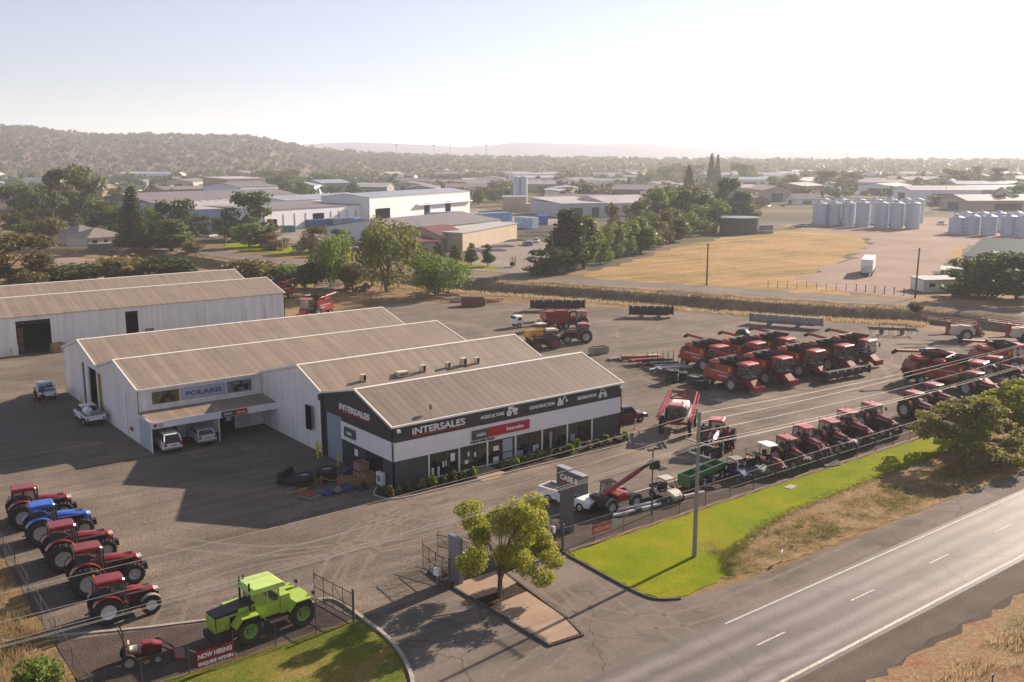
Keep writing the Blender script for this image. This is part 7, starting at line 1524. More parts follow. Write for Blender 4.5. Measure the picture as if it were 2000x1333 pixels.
bgb("workshop_building", "pale blue grey workshop with two dark open doors above the tree belt", (1097, 426), (1186, 424), 398, 40, surf("bluish wall", (.42, .45, .52), .6), RL, 'skillion', 1.5, ((.18, .46, .68), (.66, .82, .68)), "workshop"); bgb("workshop_building", "white continuation of the pale workshop, half hidden by trees", (1186, 424), (1284, 420), 398, 30, surf("bluish wall 2", (.50, .52, .56), .6), RL, 'gable', 3, cat="workshop")
bgb("warehouse", "white flat warehouse with a bright roof edge behind the pale workshop", (1117, 398), (1187, 396), 376, 30, BW, RL, 'skillion', 1, cat="warehouse"); bgb("warehouse", "wide brown fronted warehouse right of the white flat one", (1187, 396), (1283, 398), 370, 30, BB, RG, 'gable', 2.5, cat="warehouse")
bgb("site_office", "white portable office beside the gravel drive gate", (1805, 571), (1882, 569), 547, 5, BW, RL, 'skillion', .2, cat="site office", wins=((.12, .26, .4), (.56, .62, .4))); bgb("green_shed", "dark green gable shed at the right edge beyond the lane", (1880, 541), (2060, 555), 500, 26, WGN, RGN, 'gable', 3.4, cat="shed")
bgb("office_wall", "pale shaded office block between the green shed and the portable office", (1838, 540), (1882, 542), 527, 7, BG_, RL, 'skillion', .2, cat="shed")
h1 = bgb("house", "cream weatherboard house with a grey hip roof near the tall pine", (172, 484), (248, 478), 466, 12, surf("cream boards", (.50, .46, .38), .7), RTL, 'hip', 2.6, cat="house", wins=((.12, .24, .45), (.42, .5, .45), (.62, .9, .30)))
bgb("house", "small dark roofed house behind the cream weatherboard house", (155, 470), (200, 466), 455, 10, BG_, RG, 'hip', 2.2, cat="house"); bgb("grey_building", "plain grey building cut by the left edge", (-30, 452), (25, 448), 412, 14, BB, RG, 'skillion', .5, cat="building"); bgb("house", "grey house hidden between the trees at the upper left", (55, 395), (90, 397), 370, 16, BG_, RG, 'hip', 3, cat="house")
for a in (("pale curved fence along the back gardens at the left", (52, 470), (172, 484)), ("grey paling fence in front of the cream house", (172, 488), (272, 486))):
    p, q_ = Vector(PX(*a[1])), Vector(PX(*a[2])); d = (q_ - p); t = empty("garden_fence", (p.x, p.y), math.atan2(d.y, d.x), a[0], "fence"); q = MB(); q.box(0, d.length, -.05, .05, 0, 1.7); q.build("panel", BC if "pale" in a[0] else surf("blue grey fence", (.14, .17, .18), .7), t); q = MB()
    for k in range(int(d.length / 3)): q.box(k * 3, k * 3 + .12, -.1, .1, 0, 1.8)
    q.build("post", GREY, t)
# silos
def silo(px, py, top, rpx, lab, grp, m=None, cone=True, z0=0):
    x, y = PX(px, py); h = HT(px, py, top); d = (x - CAM[0]) * FW.x + (y - CAM[1]) * FW.y; r = rpx * d / 1905
    t = empty("silo", (x + FW.x * r, y + FW.y * r), -R(38), lab, "silo", grp); q = MB(); q.lathe([(r * .98, .0), (r * .98, h * .05), (r, h * .06), (r, h)], (0, 0, 0), 'z', 24); q.build("barrel", m or SIL, t, smooth=False)
    q = MB(); q.lathe([(r * 1.02, h), (r * .25, h + r * .30), (r * .2, h + r * .42), (0, h + r * .44)], (0, 0, 0), 'z', 24); q.build("cone_roof", m or SIL, t)
    q = MB(); q.box(-r - .12, -r + .02, -.35, .35, h * .08, h * .14); q.box(-r - .1, -r + .02, -.3, .3, h * .30, h * .35); q.build("hatch", BLACK, t)
    return t
SIL = surf("silo white steel", (.50, .54, .62), .45, .0, var=.06, scale=.6)
SG = "white silos of the larger bank behind the paddock"
for i, (px, py) in enumerate(((1604, 441), (1632, 441), (1660, 442), (1689, 444), (1725, 446), (1755, 447), (1787, 448))):
    silo(px, py, 398, 13.3, "white silo number-free" if False else ("leftmost", "second", "third", "fourth", "fifth", "sixth", "rightmost")[i] + " of the seven front silos in the larger bank" + (", left of the gap" if i == 3 else ", right of the gap" if i == 4 else ""), SG)
for i, px in enumerate((1612, 1645, 1680, 1712, 1742, 1772, 1795)): silo(px, 437, 391, 12, "back row silo of the larger bank, only its cone top showing between the front ones", "back row silos of the larger bank")
SG2 = "white silos of the right hand bank"
for i, (px, py) in enumerate(((1905, 459), (1937, 461), (1976, 463), (2006, 465))): silo(px, py, 424, 14, ("left silo of the right hand bank, next to the squared tank", "second silo of the right hand bank", "third silo of the right hand bank, after the gap", "silo at the right picture edge in the right hand bank")[i], SG2)
for px in (1890, 1922, 1955, 1990): silo(px, 452, 417, 12, "back row silo of the right hand bank, its top showing above the front ones", "back row silos of the right hand bank")
silo(1873, 458, 426, 14, "short squared looking tank at the left end of the right hand bank", SG2)
for (x0, x1, py, z, lab) in ((1590, 1800, 446, 397, "steel walkway running along the tops of the larger silo bank"), (1862, 2000, 461, 423, "steel walkway along the tops of the right hand silo bank")):
    p, q_ = Vector(PX(x0, py - 4)), Vector(PX(x1, py + 3)); d = q_ - p; h = HT(x0, py - 4, z - 2); t = empty("catwalk", (p.x, p.y), math.atan2(d.y, d.x), lab, "walkway"); q = MB()
    for k in range(int(d.length / 3)): q.tube([(k * 3, 0, h), (k * 3, 0, h + 1.8)], .12, 3)
    for zz in (h, h + 1.0, h + 1.8): q.tube([(0, 0, zz), (d.length, 0, zz)], .12, 3)
    q.build("railing", STEEL, t)
    q = MB()
    for k in range(0, int(d.length / 12) + 1): q.tube([(k * 12, 0, 0), (k * 12, 0, h)], .2, 4)
    q.build("support", STEEL, t)
for i, (px, r_) in enumerate(((1009, 7), (1023, 7))): t = silo(px, 402, 346, r_, ("left white cement silo over the batching plant", "right white cement silo over the batching plant")[i], "cement silos"); t.data = None
t = empty("batching_plant", PX(1012, 412), R(-38), "beige concrete batching plant block under the cement silos", "plant"); q = MB(); q.box(-8, 4, -7, 7, 0, 7); q.box(-3, 6, -10, 0, 0, 4); q.build("block", BC, t); q = MB(); q.box(-8.2, 4.2, -7.2, 7.2, 7.0, 7.5); q.build("deck", STEEL, t)
for (px, r_, hpx, lab) in ((1448, 38, 423, "wide low dark corrugated tank at the edge of the golden paddock"), (1420, 12, 424, "narrow dark tank attached left of the wide one")):
    x, y = PX(px, 458); d = (x - CAM[0]) * FW.x + (y - CAM[1]) * FW.y; r = r_ * d / 1905; h = HT(px, 458, hpx + 4); t = empty("water_tank", (x + FW.x * r * .5, y + FW.y * r * .5), 0, lab, "tank"); q = MB(); q.lathe([(r, 0), (r, h)], (0, 0, 0), 'z', 32); q.build("shell", surf("dark corrugated tank", (.075, .08, .085), .6), t); q = MB(); q.lathe([(r * 1.01, h), (r * 1.01, h + .3), (0, h + .6)], (0, 0, 0), 'z', 32); q.build("lid", GREY, t)
t = empty("pipe_rack", PX(1490, 456), R(-30), "white pipework and platforms beside the dark tank", "pipework"); q = MB()
for k in range(5): q.tube([(-4 + 2 * k, 0, 0), (-4 + 2 * k, 0, 4)], .12, 4); q.tube([(-5, k - 2, 1 + k * .6), (5, k - 2, 1 + k * .7)], .16, 5)
q.build("pipes", WHITE, t); q = MB(); q.box(-3, 3, -2, 2, 0, 3); q.build("pump_box", GREY, t)
# white semi trailer on the drive
x, y = PX(1692, 540); t = empty("box_trailer", (x, y), R(29), "white box trailer standing on the gravel drive in the paddock", "trailer"); q = MB(); q.box(-.5, 12, -1.3, 1.3, 1.1, 3.9); q.build("box", WHITE, t); q = MB(); q.box(-.3, 11.5, -1.0, 1.0, .8, 1.1); q.build("chassis", DARK, t); q = MB(); q.box(-.9, -.5, -1.1, 1.1, .9, 2.3); q.build("rear_box", surf("silver box", (.5, .5, .5), .5), t)
for xx in (1, 2.3, 9, 10.3):
    for s in (-1, 1): wheel(t, xx, s * 1.1, .5, .3, GREY, 0, s)
# blue stacked pallets and containers
BLU = surf("blue container", (.05, .13, .30), .5, var=.1, scale=.5); BLL = surf("light blue crates", (.16, .30, .52), .6)
def box_obj(name, lab, A_, B_, top, dep, m, cat="container", grp=None):
    a, b = Vector(PX(*A_)), Vector(PX(*B_)); d = b - a; h = HT(A_[0], A_[1], top); t = empty(name, (a.x, a.y), math.atan2(d.y, d.x), lab, cat, grp); q = MB(); q.box(0, d.length, 0, dep, .1, h); q.build("body", m, t); q = MB()
    for k in range(max(2, int(d.length / 1.2))): q.box(k * 1.2, k * 1.2 + .15, -.08, 0, .1, h)
    q.build("rib", m, t)
for a in (("dark blue container row in front of the low factory section, left part", (605, 447), (648, 445), 430, BLU), ("dark blue container row in front of the low factory section, right part", (652, 446), (692, 443), 428, surf("slate blue", (.08, .12, .20), .6)), ("light blue crates beside the container row", (694, 447), (712, 446), 427, BLL), ("single teal bin at the left front of the low factory", (557, 455), (577, 454), 442, surf("teal bin", (.05, .16, .20), .6)),
          ("long blue stack under the tall factory section", (803, 427), (838, 425), 414, BLU), ("blue stack right of the long one under the tall factory", (842, 427), (905, 424), 416, BLL), ("far blue stack near the pipe yard", (940, 436), (1000, 432), 418, BLL), ("bright blue crates at the right of the pipe yard", (1048, 440), (1070, 440), 421, surf("bright blue crate", (.05, .14, .45), .6)), ("white van body near the parked cars", (645, 470), (683, 468), 446, WHITE), ("pale striped pipe bundles left of the blue crates", (1005, 446), (1040, 448), 424, surf("striped bundles", (.30, .42, .60), .6, var=.6, scale=1.5))):
    box_obj("storage_stack" if "stack" in a[0] or "crates" in a[0] or "bundles" in a[0] else "container", a[0], a[1], a[2], a[3], 4, a[4])
for i, (px, py, n) in enumerate(((975, 484, 5), (1000, 472, 5), (1040, 462, 4), (958, 492, 3), (1060, 455, 3))):
    x, y = PX(px, py); t = empty("pipe_stack", (x, y), R(-20), "stack of white and steel pipes lying in the pale pipe yard", "pipes", "pipe stacks in the pale yard"); q = MB()
    for k in range(max(1, n // 3)):
        for j in range(5): q.tube([(-5, j * 1.3, .2 + k * .3), (5, j * 1.3 + k * .1, .2 + k * .3)], .14, 5)
    q.build("pipes", surf("pipe grey", (.4, .38, .38), .5), t); q = MB(); q.box(-4, -3.8, -.2, 5.8, 0, .1 * n); q.box(3.8, 4, -.2, 5.8, 0, .1 * n); q.build("bearer", WOOD, t)
# parked cars far off
def farcar(px, py, lab, m, rz=0.0):
    x, y = PX(px, py); t = empty("parked_car", (x, y), rz, lab, "car"); q = MB(); q.loft([ring(-2.3, .8, .3, .85, .1), ring(-2, .88, .3, .95, .1), ring(1.5, .88, .3, .95, .1), ring(2.3, .8, .3, .75, .1)]); q.build("body", m, t); q = MB(); q.loft([ring(-1.4, .75, .95, 1.4, .1, .6), ring(.3, .75, .95, 1.45, .1, .6), ring(1.0, .8, .95, 1.0, .03)]); q.build("window", GLASSD, t)
    for xx in (-1.4, 1.4):
        for s in (-1, 1): wheel(t, xx, s * .8, .33, .2, RIMW, 0, s)
farcar(693, 488, "white four wheel drive parked beside the tallest weeping tree", WHITE, R(10)); farcar(585, 492, "white car half hidden by the dark round tree at the road", WHITE, R(60)); farcar(138, 436, "white car on the grass verge at the upper left", WHITE, R(0)); farcar(42, 448, "white van like car behind the grey building at the left", WHITE, R(20)); farcar(413, 464, "pale car parked near the factory fence", surf("pale car", (.5, .5, .5), .4), R(30)); farcar(1395, 388, "white bus shaped vehicle behind the tree belt", WHITE, R(0)); farcar(108, 530, "small white car on the pale dirt behind the bushes", WHITE, R(10))
for i, (px, py, m_) in enumerate(((765, 441, WHITE), (792, 438, GREY), (1048, 474, WHITE), (1030, 480, BLUE), (1120, 432, WHITE), (1150, 431, GREY), (1215, 428, WHITE), (1565, 445, GREY), (1500, 405, WHITE), (1530, 404, DRED), (1840, 440, WHITE), (1560, 398, WHITE), (930, 432, WHITE), (460, 474, GREY))):
    farcar(px, py, ("white", "grey", "white", "blue", "white", "grey", "white", "grey", "white", "red", "white", "white", "white", "grey")[i] + " car parked " + ("under the tall factory section", "under the tall factory section, right of a white one", "in the pale pipe yard", "in the pale pipe yard, left of the white one", "before the pale blue grey workshop", "before the workshop, right of the white one", "before the white continuation of the workshop", "left of the large silo bank", "among the yards beyond the dark tank", "beyond the dark tank, right of a white one", "between the two silo banks", "behind the left of the silo bank", "near the far end of the factory", "by the road before the low factory")[i], m_, R(25 * i))
t = empty("forklift", PX(1002, 522), R(40), "dark forklift on the shaded side road beside the pipe yard", "forklift"); q = MB(); q.box(-1, 1, -.6, .6, .4, 1.3); q.box(-.6, .5, -.5, .5, 2.1, 2.2); q.build("body", DARK, t); q = MB()
for s in (-1, 1): q.tube([(1.1, s * .4, .1), (1.1, s * .4, 2.6)], .08, 4); q.tube([(-.5, s * .5, 1.3), (-.5, s * .5, 2.1)], .05, 4)
q.build("mast", BLACK, t)
# ---------------------------------------------------------------- trees in view
P_POP = treeproto('cypress', F_MID, 2200, .05, 44, "poplar", 1.3, .15)
TB = "belt of trees along the paddock edge"
belt = [(1110, 530, 412, 62, P_COLD, "tall dark casuarina at the near end of the tree belt"), (1140, 525, 425, 50, P_COL, "second tall casuarina of the tree belt, browner than the first"), (1075, 536, 484, 72, P_RND, "low round green tree in front of the tree belt's near end"),
        (1172, 515, 450, 50, P_RND2, "green rounded tree just right of the casuarinas"), (1195, 505, 440, 52, P_OAK, "rounded belt tree behind the first green one"), (1222, 500, 432, 50, P_RND2, None), (1250, 494, 425, 50, P_COL, None), (1270, 486, 420, 48, P_OAK, None), (1290, 480, 413, 46, P_OAKB, None), (1315, 472, 408, 48, P_COL, None), (1335, 466, 416, 42, P_RND2, None), (1355, 460, 402, 46, P_OAK, None), (1378, 455, 412, 40, P_OAKD, None), (1400, 452, 395, 46, P_RND2, None), (1210, 470, 400, 48, P_OAKB, None), (1245, 462, 388, 46, P_GUM2, None), (1290, 452, 370, 58, P_RND2, None), (1325, 448, 364, 55, P_OAK, None), (1365, 445, 376, 55, P_COL, None), (1345, 440, 362, 50, P_GUM, None), (1425, 430, 348, 48, P_OAKD, "dark round headed gum standing above the tree belt's far end"), (1445, 432, 375, 48, P_COL, None), (1465, 430, 388, 40, P_OAKB, None)]
for a in belt: tree_px("belt_tree", a[4], a[0], a[1], a[2], a[3], .66, a[5] or "tree of the dense mixed belt between the pale yard and the golden paddock", TB)
tree_px("round_tree", P_RND, 1912, 580, 500, 100, .9, "broad green pine like tree at the right edge, left of its twin"); tree_px("round_tree", P_RND, 1985, 585, 492, 110, .9, "broad dark tree cut by the right edge beside the green shed")
for i, px in enumerate((824, 858, 890, 920, 953)): tree_px("pear_tree", P_PEAR, px, [512, 510, 515, 519, 521][i], [476, 472, 478, 476, 478][i], 22, .5, ("leftmost", "second", "middle", "fourth", "rightmost")[i] + " small conical street tree in the row by the pipe yard", "conical street trees")
# norfolk pine
x, y = PX(263, 492); h = HT(263, 492, 362); t = empty("norfolk_pine", (x, y), .4, "tall tiered pine left of the factory, darker than the trees round it", "tree"); q = MB(); q.tube([(0, 0, 0), (0, 0, h)], .35, 7, r1=.05); q.build("trunk", BARK, t)
bl = []
for k in range(22):
    z = h * (.10 + .86 * k / 21); rr0 = h * .33 * (1 - k / 23) ** .9 + .3
    for j in range(9): a = j * 6.283 / 9 + k * .5; bl.append(((rr0 * .55 * math.cos(a), rr0 * .55 * math.sin(a), z + .1), (rr0 * .45 * abs(math.cos(a)) + .25, rr0 * .45 * abs(math.sin(a)) + .25, .28)))
me = leafmesh("pine_crown", bl, 12000, .42, 50, 0, 0, .1); me.materials.append(F_DARK); o = bpy.data.objects.new("crown", me); col.objects.link(o); o.parent = t
mid = [(105, 455, 330, 72, P_GUM, "big pale trunked gum at the upper left"), (165, 440, 325, 60, P_OAK, "rounded gum right of the big pale trunked one"), (30, 440, 365, 50, P_OAKD, "dark leafy tree at the far left above the gardens"), (60, 425, 372, 44, P_RND2, None), (205, 446, 395, 50, P_RND, "dark bush like tree before the blue shed wall"), (228, 452, 402, 48, P_RND2, None), (130, 430, 402, 36, P_RND, None), (95, 428, 398, 60, P_BSH, None), (75, 425, 396, 50, P_RND, None), (50, 460, 415, 60, P_OAKD, None), (95, 466, 428, 50, P_BSHB, "reddish brown shrub in the garden at the left"), (232, 468, 405, 50, P_RND, "dark green tree right behind the cream house"), (300, 488, 430, 45, P_OAKD, None), (345, 480, 392, 62, P_OAKD, "tall dark umbrella shaped tree right of the pine"), (335, 492, 430, 56, P_COL, "squat green tree in front of the dark umbrella tree"), (375, 496, 472, 34, P_BSHB, None), (385, 462, 420, 40, P_RND, None), (487, 470, 376, 74, P_OAKD, "large dark tree standing in front of the factory's low section"), (487, 484, 436, 50, P_RND2, "greener tree in front of the large dark factory tree"), (540, 488, 455, 52, P_RNDB, None), (520, 482, 440, 40, P_OAK, None), (612, 495, 444, 62, P_OAKB, "dark brown round tree left of the white van body"), (668, 488, 448, 34, P_OAKD, None), (655, 500, 466, 40, P_RNDB, None), (440, 468, 428, 30, P_OAK, None), (150, 452, 425, 28, P_RND, None), (300, 470, 405, 40, P_RND2, None), (1345, 395, 326, 26, P_POP, "tall thin poplar left of its pair on the skyline"), (1388, 372, 304, 17, P_POP, "tall thin poplar breaking the skyline, left of two"), (1400, 372, 306, 15, P_POP, "tall thin poplar breaking the skyline, right of two"),
       (555, 372, 332, 60, P_OAK, "round gum behind the factory roofs, left of two"), (635, 372, 340, 50, P_RND2, "round gum behind the factory roofs, right of two"), (1617, 375, 334, 46, P_OAKD, "dark rounded tree above the left of the large silo bank"), (1655, 372, 334, 32, P_OAK, None), (1540, 370, 342, 40, P_OAK, None), (1515, 372, 345, 34, P_RND2, None), (1868, 373, 330, 46, P_GUM2, "umbrella shaped gum on the right behind the silos"), (1945, 376, 328, 40, P_GUM, "thin gum right of the umbrella shaped one"), (1905, 365, 325, 28, P_GUM, None), (1850, 402, 382, 55, P_RND, None), (1910, 408, 388, 60, P_OAKD, None), (1960, 410, 378, 40, P_RND, None), (1990, 400, 360, 40, P_RND2, None), (1730, 368, 350, 30, P_RND2, None), (1450, 360, 318, 40, P_RND2, None), (1340, 355, 320, 50, P_OAK, None), (1300, 358, 325, 46, P_OAK, None), (1265, 360, 335, 36, P_RND2, None), (1072, 405, 378, 24, P_RND, None), (1020, 372, 352, 26, P_RND2, None), (940, 392, 365, 30, P_OAK, None), (968, 395, 368, 30, P_OAK, None), (935, 400, 372, 18, P_COL, None), (1165, 398, 380, 30, P_RND2, None), (1110, 396, 378, 26, P_RND, None), (1240, 400, 383, 30, P_OAK, None)]
for a in mid:
    tree_px("garden_tree" if a[0] < 700 else "town_tree", a[4], a[0], a[1], a[2], a[3], .66 if a[4] not in (P_BSH, P_BSHB) else 1.15, a[5] or ("leafy tree among the houses and sheds at the upper left" if a[0] < 700 else "leafy tree among the warehouses in the middle distance"), "garden trees at the upper left" if a[0] < 700 else "trees among the middle distance warehouses")
# street poles at the left
for i, (px, py, top) in enumerate(((19, 440, 368), (37, 432, 362), (166, 428, 384), (193, 446, 404), (160, 400, 345), (376, 462, 410), (438, 482, 428), (552, 492, 440), (679, 492, 452), (115, 412, 372), (619, 560, 470), (294, 543, 520), (1078, 536, 450), (1650, 375, 300), (1820, 415, 372), (1845, 405, 365))):
    t = empty("street_pole", PX(px, py), R(20 * i), "thin street power pole among the trees and roofs beyond the lane", "pole", "thin street poles beyond the lane"); h = HT(px, py, top); q = MB(); q.tube([(0, 0, 0), (0, 0, h)], .16, 5, r1=.11); q.build("pole", surf("pale pole", (.24, .21, .18), .8), t); q = MB(); q.box(-.9, .9, -.06, .06, h - .5, h - .38); q.build("cross_arm", BARK, t)
for i, px in enumerate((775, 848, 880, 950)):
    x, y = PX(px, 340); h = HT(px, 340, 283); t = empty("light_mast", (x, y), 0, "tall thin sports ground light mast against the pale hills", "light mast", "tall masts on the skyline"); q = MB(); q.tube([(0, 0, 0), (0, 0, h)], .55, 5, r1=.3); q.build("mast", GREY, t); q = MB(); q.box(-2.5, 2.5, -.3, .3, h - 1.5, h); q.build("lamp_head", GREY, t)
# ---------------------------------------------------------------- random town further back
rt = random.Random(99)
cents = []
def free(x, y, d):
    for (a, b, c) in cents:
        if (a - x) ** 2 + (b - y) ** 2 < (d + c) ** 2: return False
    return True
def pt(px, dist): 
    fw = dist; rx = (px - 1000) / 1905 * dist; p = FW * fw + RT * rx; return CAM[0] + p.x, CAM[1] + p.y
RS = [RG, RL, RB, RTL, RL, RG]; WS = [BW, BC, BG_, BB, BW]
def block(px, dist, L, D, h, rz, name, lab, cat, grp, wm, rm, rise):
    x, y = pt(px, dist); t = empty(name, (x, y), rz, lab, cat, grp); q = MB(); q.box(-L / 2, L / 2, -D / 2, D / 2, 0, h)
    q.add([(-L / 2 + .02, -D / 2, h), (-L / 2 + .02, D / 2, h), (-L / 2 + .02, 0, h + rise)], [(0, 1, 2)]); q.add([(L / 2 - .02, -D / 2, h), (L / 2 - .02, D / 2, h), (L / 2 - .02, 0, h + rise)], [(2, 1, 0)])
    q.build("wall", wm, t); q = MB(); o_ = .4; slab(q, (-L / 2 - o_, -D / 2 - o_, h), (L / 2 + o_, -D / 2 - o_, h), (L / 2 + o_, 0, h + rise + .1), (-L / 2 - o_, 0, h + rise + .1), .2); slab(q, (-L / 2 - o_, 0, h + rise + .1), (L / 2 + o_, 0, h + rise + .1), (L / 2 + o_, D / 2 + o_, h), (-L / 2 - o_, D / 2 + o_, h), .2); q.build("roof", rm, t)
    q = MB(); q.box(-L * .2, L * .1, -D / 2 - .1, -D / 2 - .02, .3, h * .7); q.box(-D * 0 - L / 2 - .1, -L / 2 - .02, -D * .2, D * .2, .3, h * .75); q.build("door", surf("dark doorway", (.05, .05, .05), .8), t); cents.append((x, y, max(L, D) * .55))
n = 0
while n < 235:
    dist = 520 + 1500 * rt.random() ** 1.4; px = rt.uniform(-60, 2060)
    if dist < 640 and px < 1000: continue
    if dist < 700 and (900 < px < 1300 or px > 1550): 
        if rt.random() < .8: continue
    if px < 560 and dist > 1350: continue
    if px < 900 and rt.random() < .4: continue
    big = rt.random() < (.75 if px > 560 else .35); L = rt.uniform(22, 52) if big else rt.uniform(12, 18); D = rt.uniform(16, 30) if big else rt.uniform(8, 12)
    x, y = pt(px, dist)
    if not free(x, y, L * .6): continue
    k = "left" if px < 660 else ("middle" if px < 1330 else "right")
    block(px, dist, L, D, rt.uniform(5, 8) if big else rt.uniform(2.8, 3.4), R(rt.choice((-38, 52, -30, -45, 10))), "distant_shed" if big else "distant_house", ("distant low industrial shed among the trees on the %s" if big else "small distant house among the trees on the %s") % k, "shed" if big else "house", ("distant industrial sheds, %s side" if big else "distant houses, %s side") % k, rt.choice(WS), rt.choice(RS), rt.uniform(1.5, 3)); n += 1
# far trees as things
LOWP = []
for k, (kind, m, w_) in enumerate((('round', F_MID, 1.0), ('oak', F_DARK, 1.05), ('gum', F_GREY, 1.0), ('oak', F_MID, 1.1), ('round', F_DARK, 1.0), ('gum', F_MID, 1.1), ('column', F_MID, 1.0), ('round', F_GREY, 1.1))):
    LOWP.append(treeproto(kind, m, 650, .085, 60 + k, "far", w_ * 1.1, .3))
n = 0
while n < 190:
    dist = 480 + 720 * rt.random() ** 1.2; px = rt.uniform(-40, 2040); x, y = pt(px, dist)
    if dist < 620 and (420 < px < 1000 or px > 1560): continue
    if not free(x, y, 4): continue
    k = "left" if px < 660 else ("middle" if px < 1330 else "right")
    plant_tree("distant_tree", LOWP[rt.randrange(8)], (x, y), rt.uniform(7, 13.5) * (.8 if px > 1330 and dist < 700 else 1), rt.uniform(.8, 1.25), None, "distant leafy tree among the far roofs on the %s" % k, "tree", "distant trees, %s side" % k); n += 1
# far woods that read as one mass
def wood(name, lab, places, leaves, lsize, mat, seed, kinds=('round', 'oak', 'gum')):
    r = np.random.default_rng(seed); rr = random.Random(seed); base = []
    for k in range(5):
        B = blobs_for(kinds[k % len(kinds)], rr); n_ = leaves; C = np.array([b[0] for b in B]); Q = np.array([b[1] for b in B]); kk = r.integers(0, len(B), n_); d = r.normal(size=(n_, 3)); d /= np.linalg.norm(d, axis=1)[:, None]
        P = C[kk] + d * Q[kk] * (.6 + .5 * r.random(n_))[:, None]; nn = r.normal(size=(n_, 3)) + d * .8; nn /= np.linalg.norm(nn, axis=1)[:, None]; a = np.cross(nn, r.normal(size=(n_, 3))); a /= np.linalg.norm(a, axis=1)[:, None]; b = np.cross(nn, a); s = (lsize * (.6 + .8 * r.random(n_)))[:, None]
        base.append(np.stack([P - a * s, P + b * s, P + a * s, P - b * s], 1).reshape(-1, 3))
    V = []
    for (x, y, z, h, w_) in places: q = base[rr.randrange(5)].copy(); an = rr.uniform(0, 6.28); c, s = math.cos(an), math.sin(an); X = q[:, 0] * c - q[:, 1] * s; Y = q[:, 0] * s + q[:, 1] * c; V.append(np.stack([x + X * h * w_, y + Y * h * w_, z - h * .18 + q[:, 2] * h * 1.1], 1))
    me = quadmesh(name, np.concatenate(V)); me.materials.append(mat); o = bpy.data.objects.new(name, me); col.objects.link(o); return tag(o, lab, "woodland", None, 'stuff')
pl = []
while len(pl) < 2600:
    dist = 1100 + 3600 * rt.random() ** 1.1; px = rt.uniform(-150, 2150); x, y = pt(px, dist)
    if dist < 2100 and not free(x, y, 6): continue
    if math.sin(px * .021 + dist * .004) + math.cos(dist * .011 + px * .008) < -1.2: continue
    pl.append((x, y, 0, rt.uniform(8, 15), rt.uniform(1.0, 1.6)))
wood("distant_woods", "far off flat woodland and street trees fading into haze towards the horizon", pl, 70, .11, F_MID, 5)
pl = [(*pt(rt.uniform(-60, 2060), rt.uniform(650, 1200)), 0, rt.uniform(5, 9), rt.uniform(.9, 1.4)) for _ in range(1100)]; pl = [p for p in pl if free(p[0], p[1], 3)]
wood("town_woodland", "scrubby undergrowth between the far roofs", pl, 110, .10, F_DARK, 6)
# ---------------------------------------------------------------- hills
def hill(name, prof, dist, depth, mat, rough=3.0, n=150, rows=9):
    "ridge seen along pixels prof at a distance; rises from the plain"
    px = [p[0] for p in prof]; mb = MB(); V = []; r = random.Random(5)
    for j in range(rows):
        f = j / (rows - 1); dd = dist - depth * (1 - f) if f < 1 else dist
        sh = math.sin(f * math.pi / 2) ** 1.15
        for i in range(n):
            X = px[0] + (px[-1] - px[0]) * i / (n - 1); yy = np.interp(X, px, [p[1] for p in prof]); H = 27 + (308 - yy) / 1905 * dist
            x, y = pt(X, dd); V.append((x, y, max(-1, H * sh + (r.uniform(-1, 1) * rough if 0 < f else 0))))
    for i in range(n): x, y = pt(px[0] + (px[-1] - px[0]) * i / (n - 1), dist + depth * .8); V.append((x, y, -3))
    mb.add(V, [(j * n + i, j * n + i + 1, (j + 1) * n + i + 1, (j + 1) * n + i) for j in range(rows) for i in range(n - 1)]); o = mb.build(name, mat, smooth=True); tag(o, kind='structure'); return V, n, rows
HM = surf("wooded hill ground", (.13, .10, .065), .9, var=.3, scale=.02)
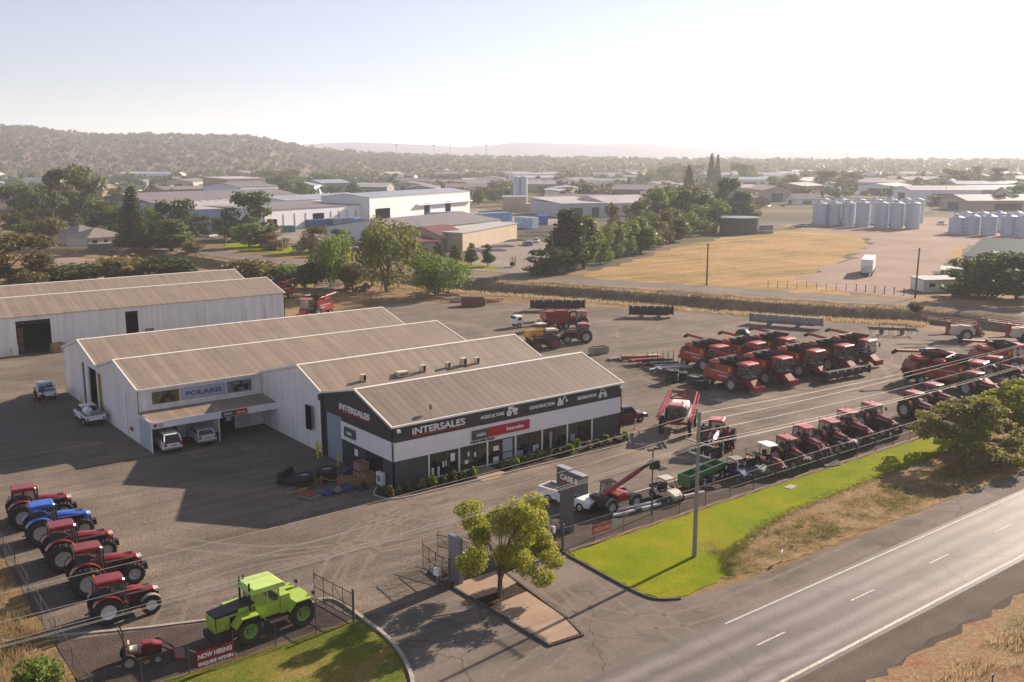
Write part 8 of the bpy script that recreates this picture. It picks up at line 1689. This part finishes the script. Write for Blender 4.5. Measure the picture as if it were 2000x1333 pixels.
prof = [(-420, 258), (-200, 248), (0, 255), (60, 257), (130, 264), (190, 270), (260, 272), (300, 270), (400, 273), (500, 275), (535, 279), (560, 287), (600, 293), (640, 299), (700, 303), (800, 308), (950, 312), (1150, 315), (1500, 317), (2300, 318)]
V, n_, rows_ = hill("wooded_hill", prof, 2300, 1000, HM, n=260)
hp = []; rh = random.Random(3)
while len(hp) < 11500:
    j = rh.random() ** .8 * (rows_ - 1.001); i = rh.random() * (n_ - 1.001); a = Vector(V[int(j) * n_ + int(i)]); b = Vector(V[(int(j) + 1) * n_ + int(i) + 1]); c = a.lerp(b, rh.random())
    if c.z < 1 and rh.random() < .5: continue
    hp.append((c.x, c.y, c.z, rh.choice((5, 6, 7, 8, 9, 12)), rh.uniform(.9, 1.6)))
wood("hill_forest", "brownish gum forest covering the long hill at the upper left", hp, 36, .14, F_GREY, 9, ('gum', 'round', 'oak'))
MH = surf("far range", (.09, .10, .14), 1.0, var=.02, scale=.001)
hill("far_range", [(480, 300), (560, 286), (640, 281), (700, 279), (760, 281), (830, 284), (900, 288), (960, 285), (1010, 279), (1080, 281), (1150, 283), (1250, 282), (1310, 287), (1380, 292), (1420, 297), (1450, 293), (1468, 288), (1485, 292), (1520, 296), (1560, 291), (1600, 285), (1650, 286), (1680, 295), (1740, 302), (1800, 306)], 4600, 500, MH, 0.6, 170, 6)
# ---------------------------------------------------------------- hazy air
hz = MB(); hz.box(-12000, 12500, -12000, 12500, -5, 150); hm = bpy.data.materials.new("hazy air"); hm.use_nodes = True; t_ = hm.node_tree; t_.nodes.remove(t_.nodes["Principled BSDF"])
pv = t_.nodes.new("ShaderNodeVolumePrincipled"); pv.inputs["Color"].default_value = (.86, .92, 1.0, 1); pv.inputs["Density"].default_value = .00018; pv.inputs["Anisotropy"].default_value = .30
t_.links.new(pv.outputs[0], t_.nodes["Material Output"].inputs["Volume"]); o = hz.build("haze", hm); tag(o, kind='stuff'); hm.volume_intersection_method = 'FAST' if hasattr(hm, 'volume_intersection_method') else 'FAST'
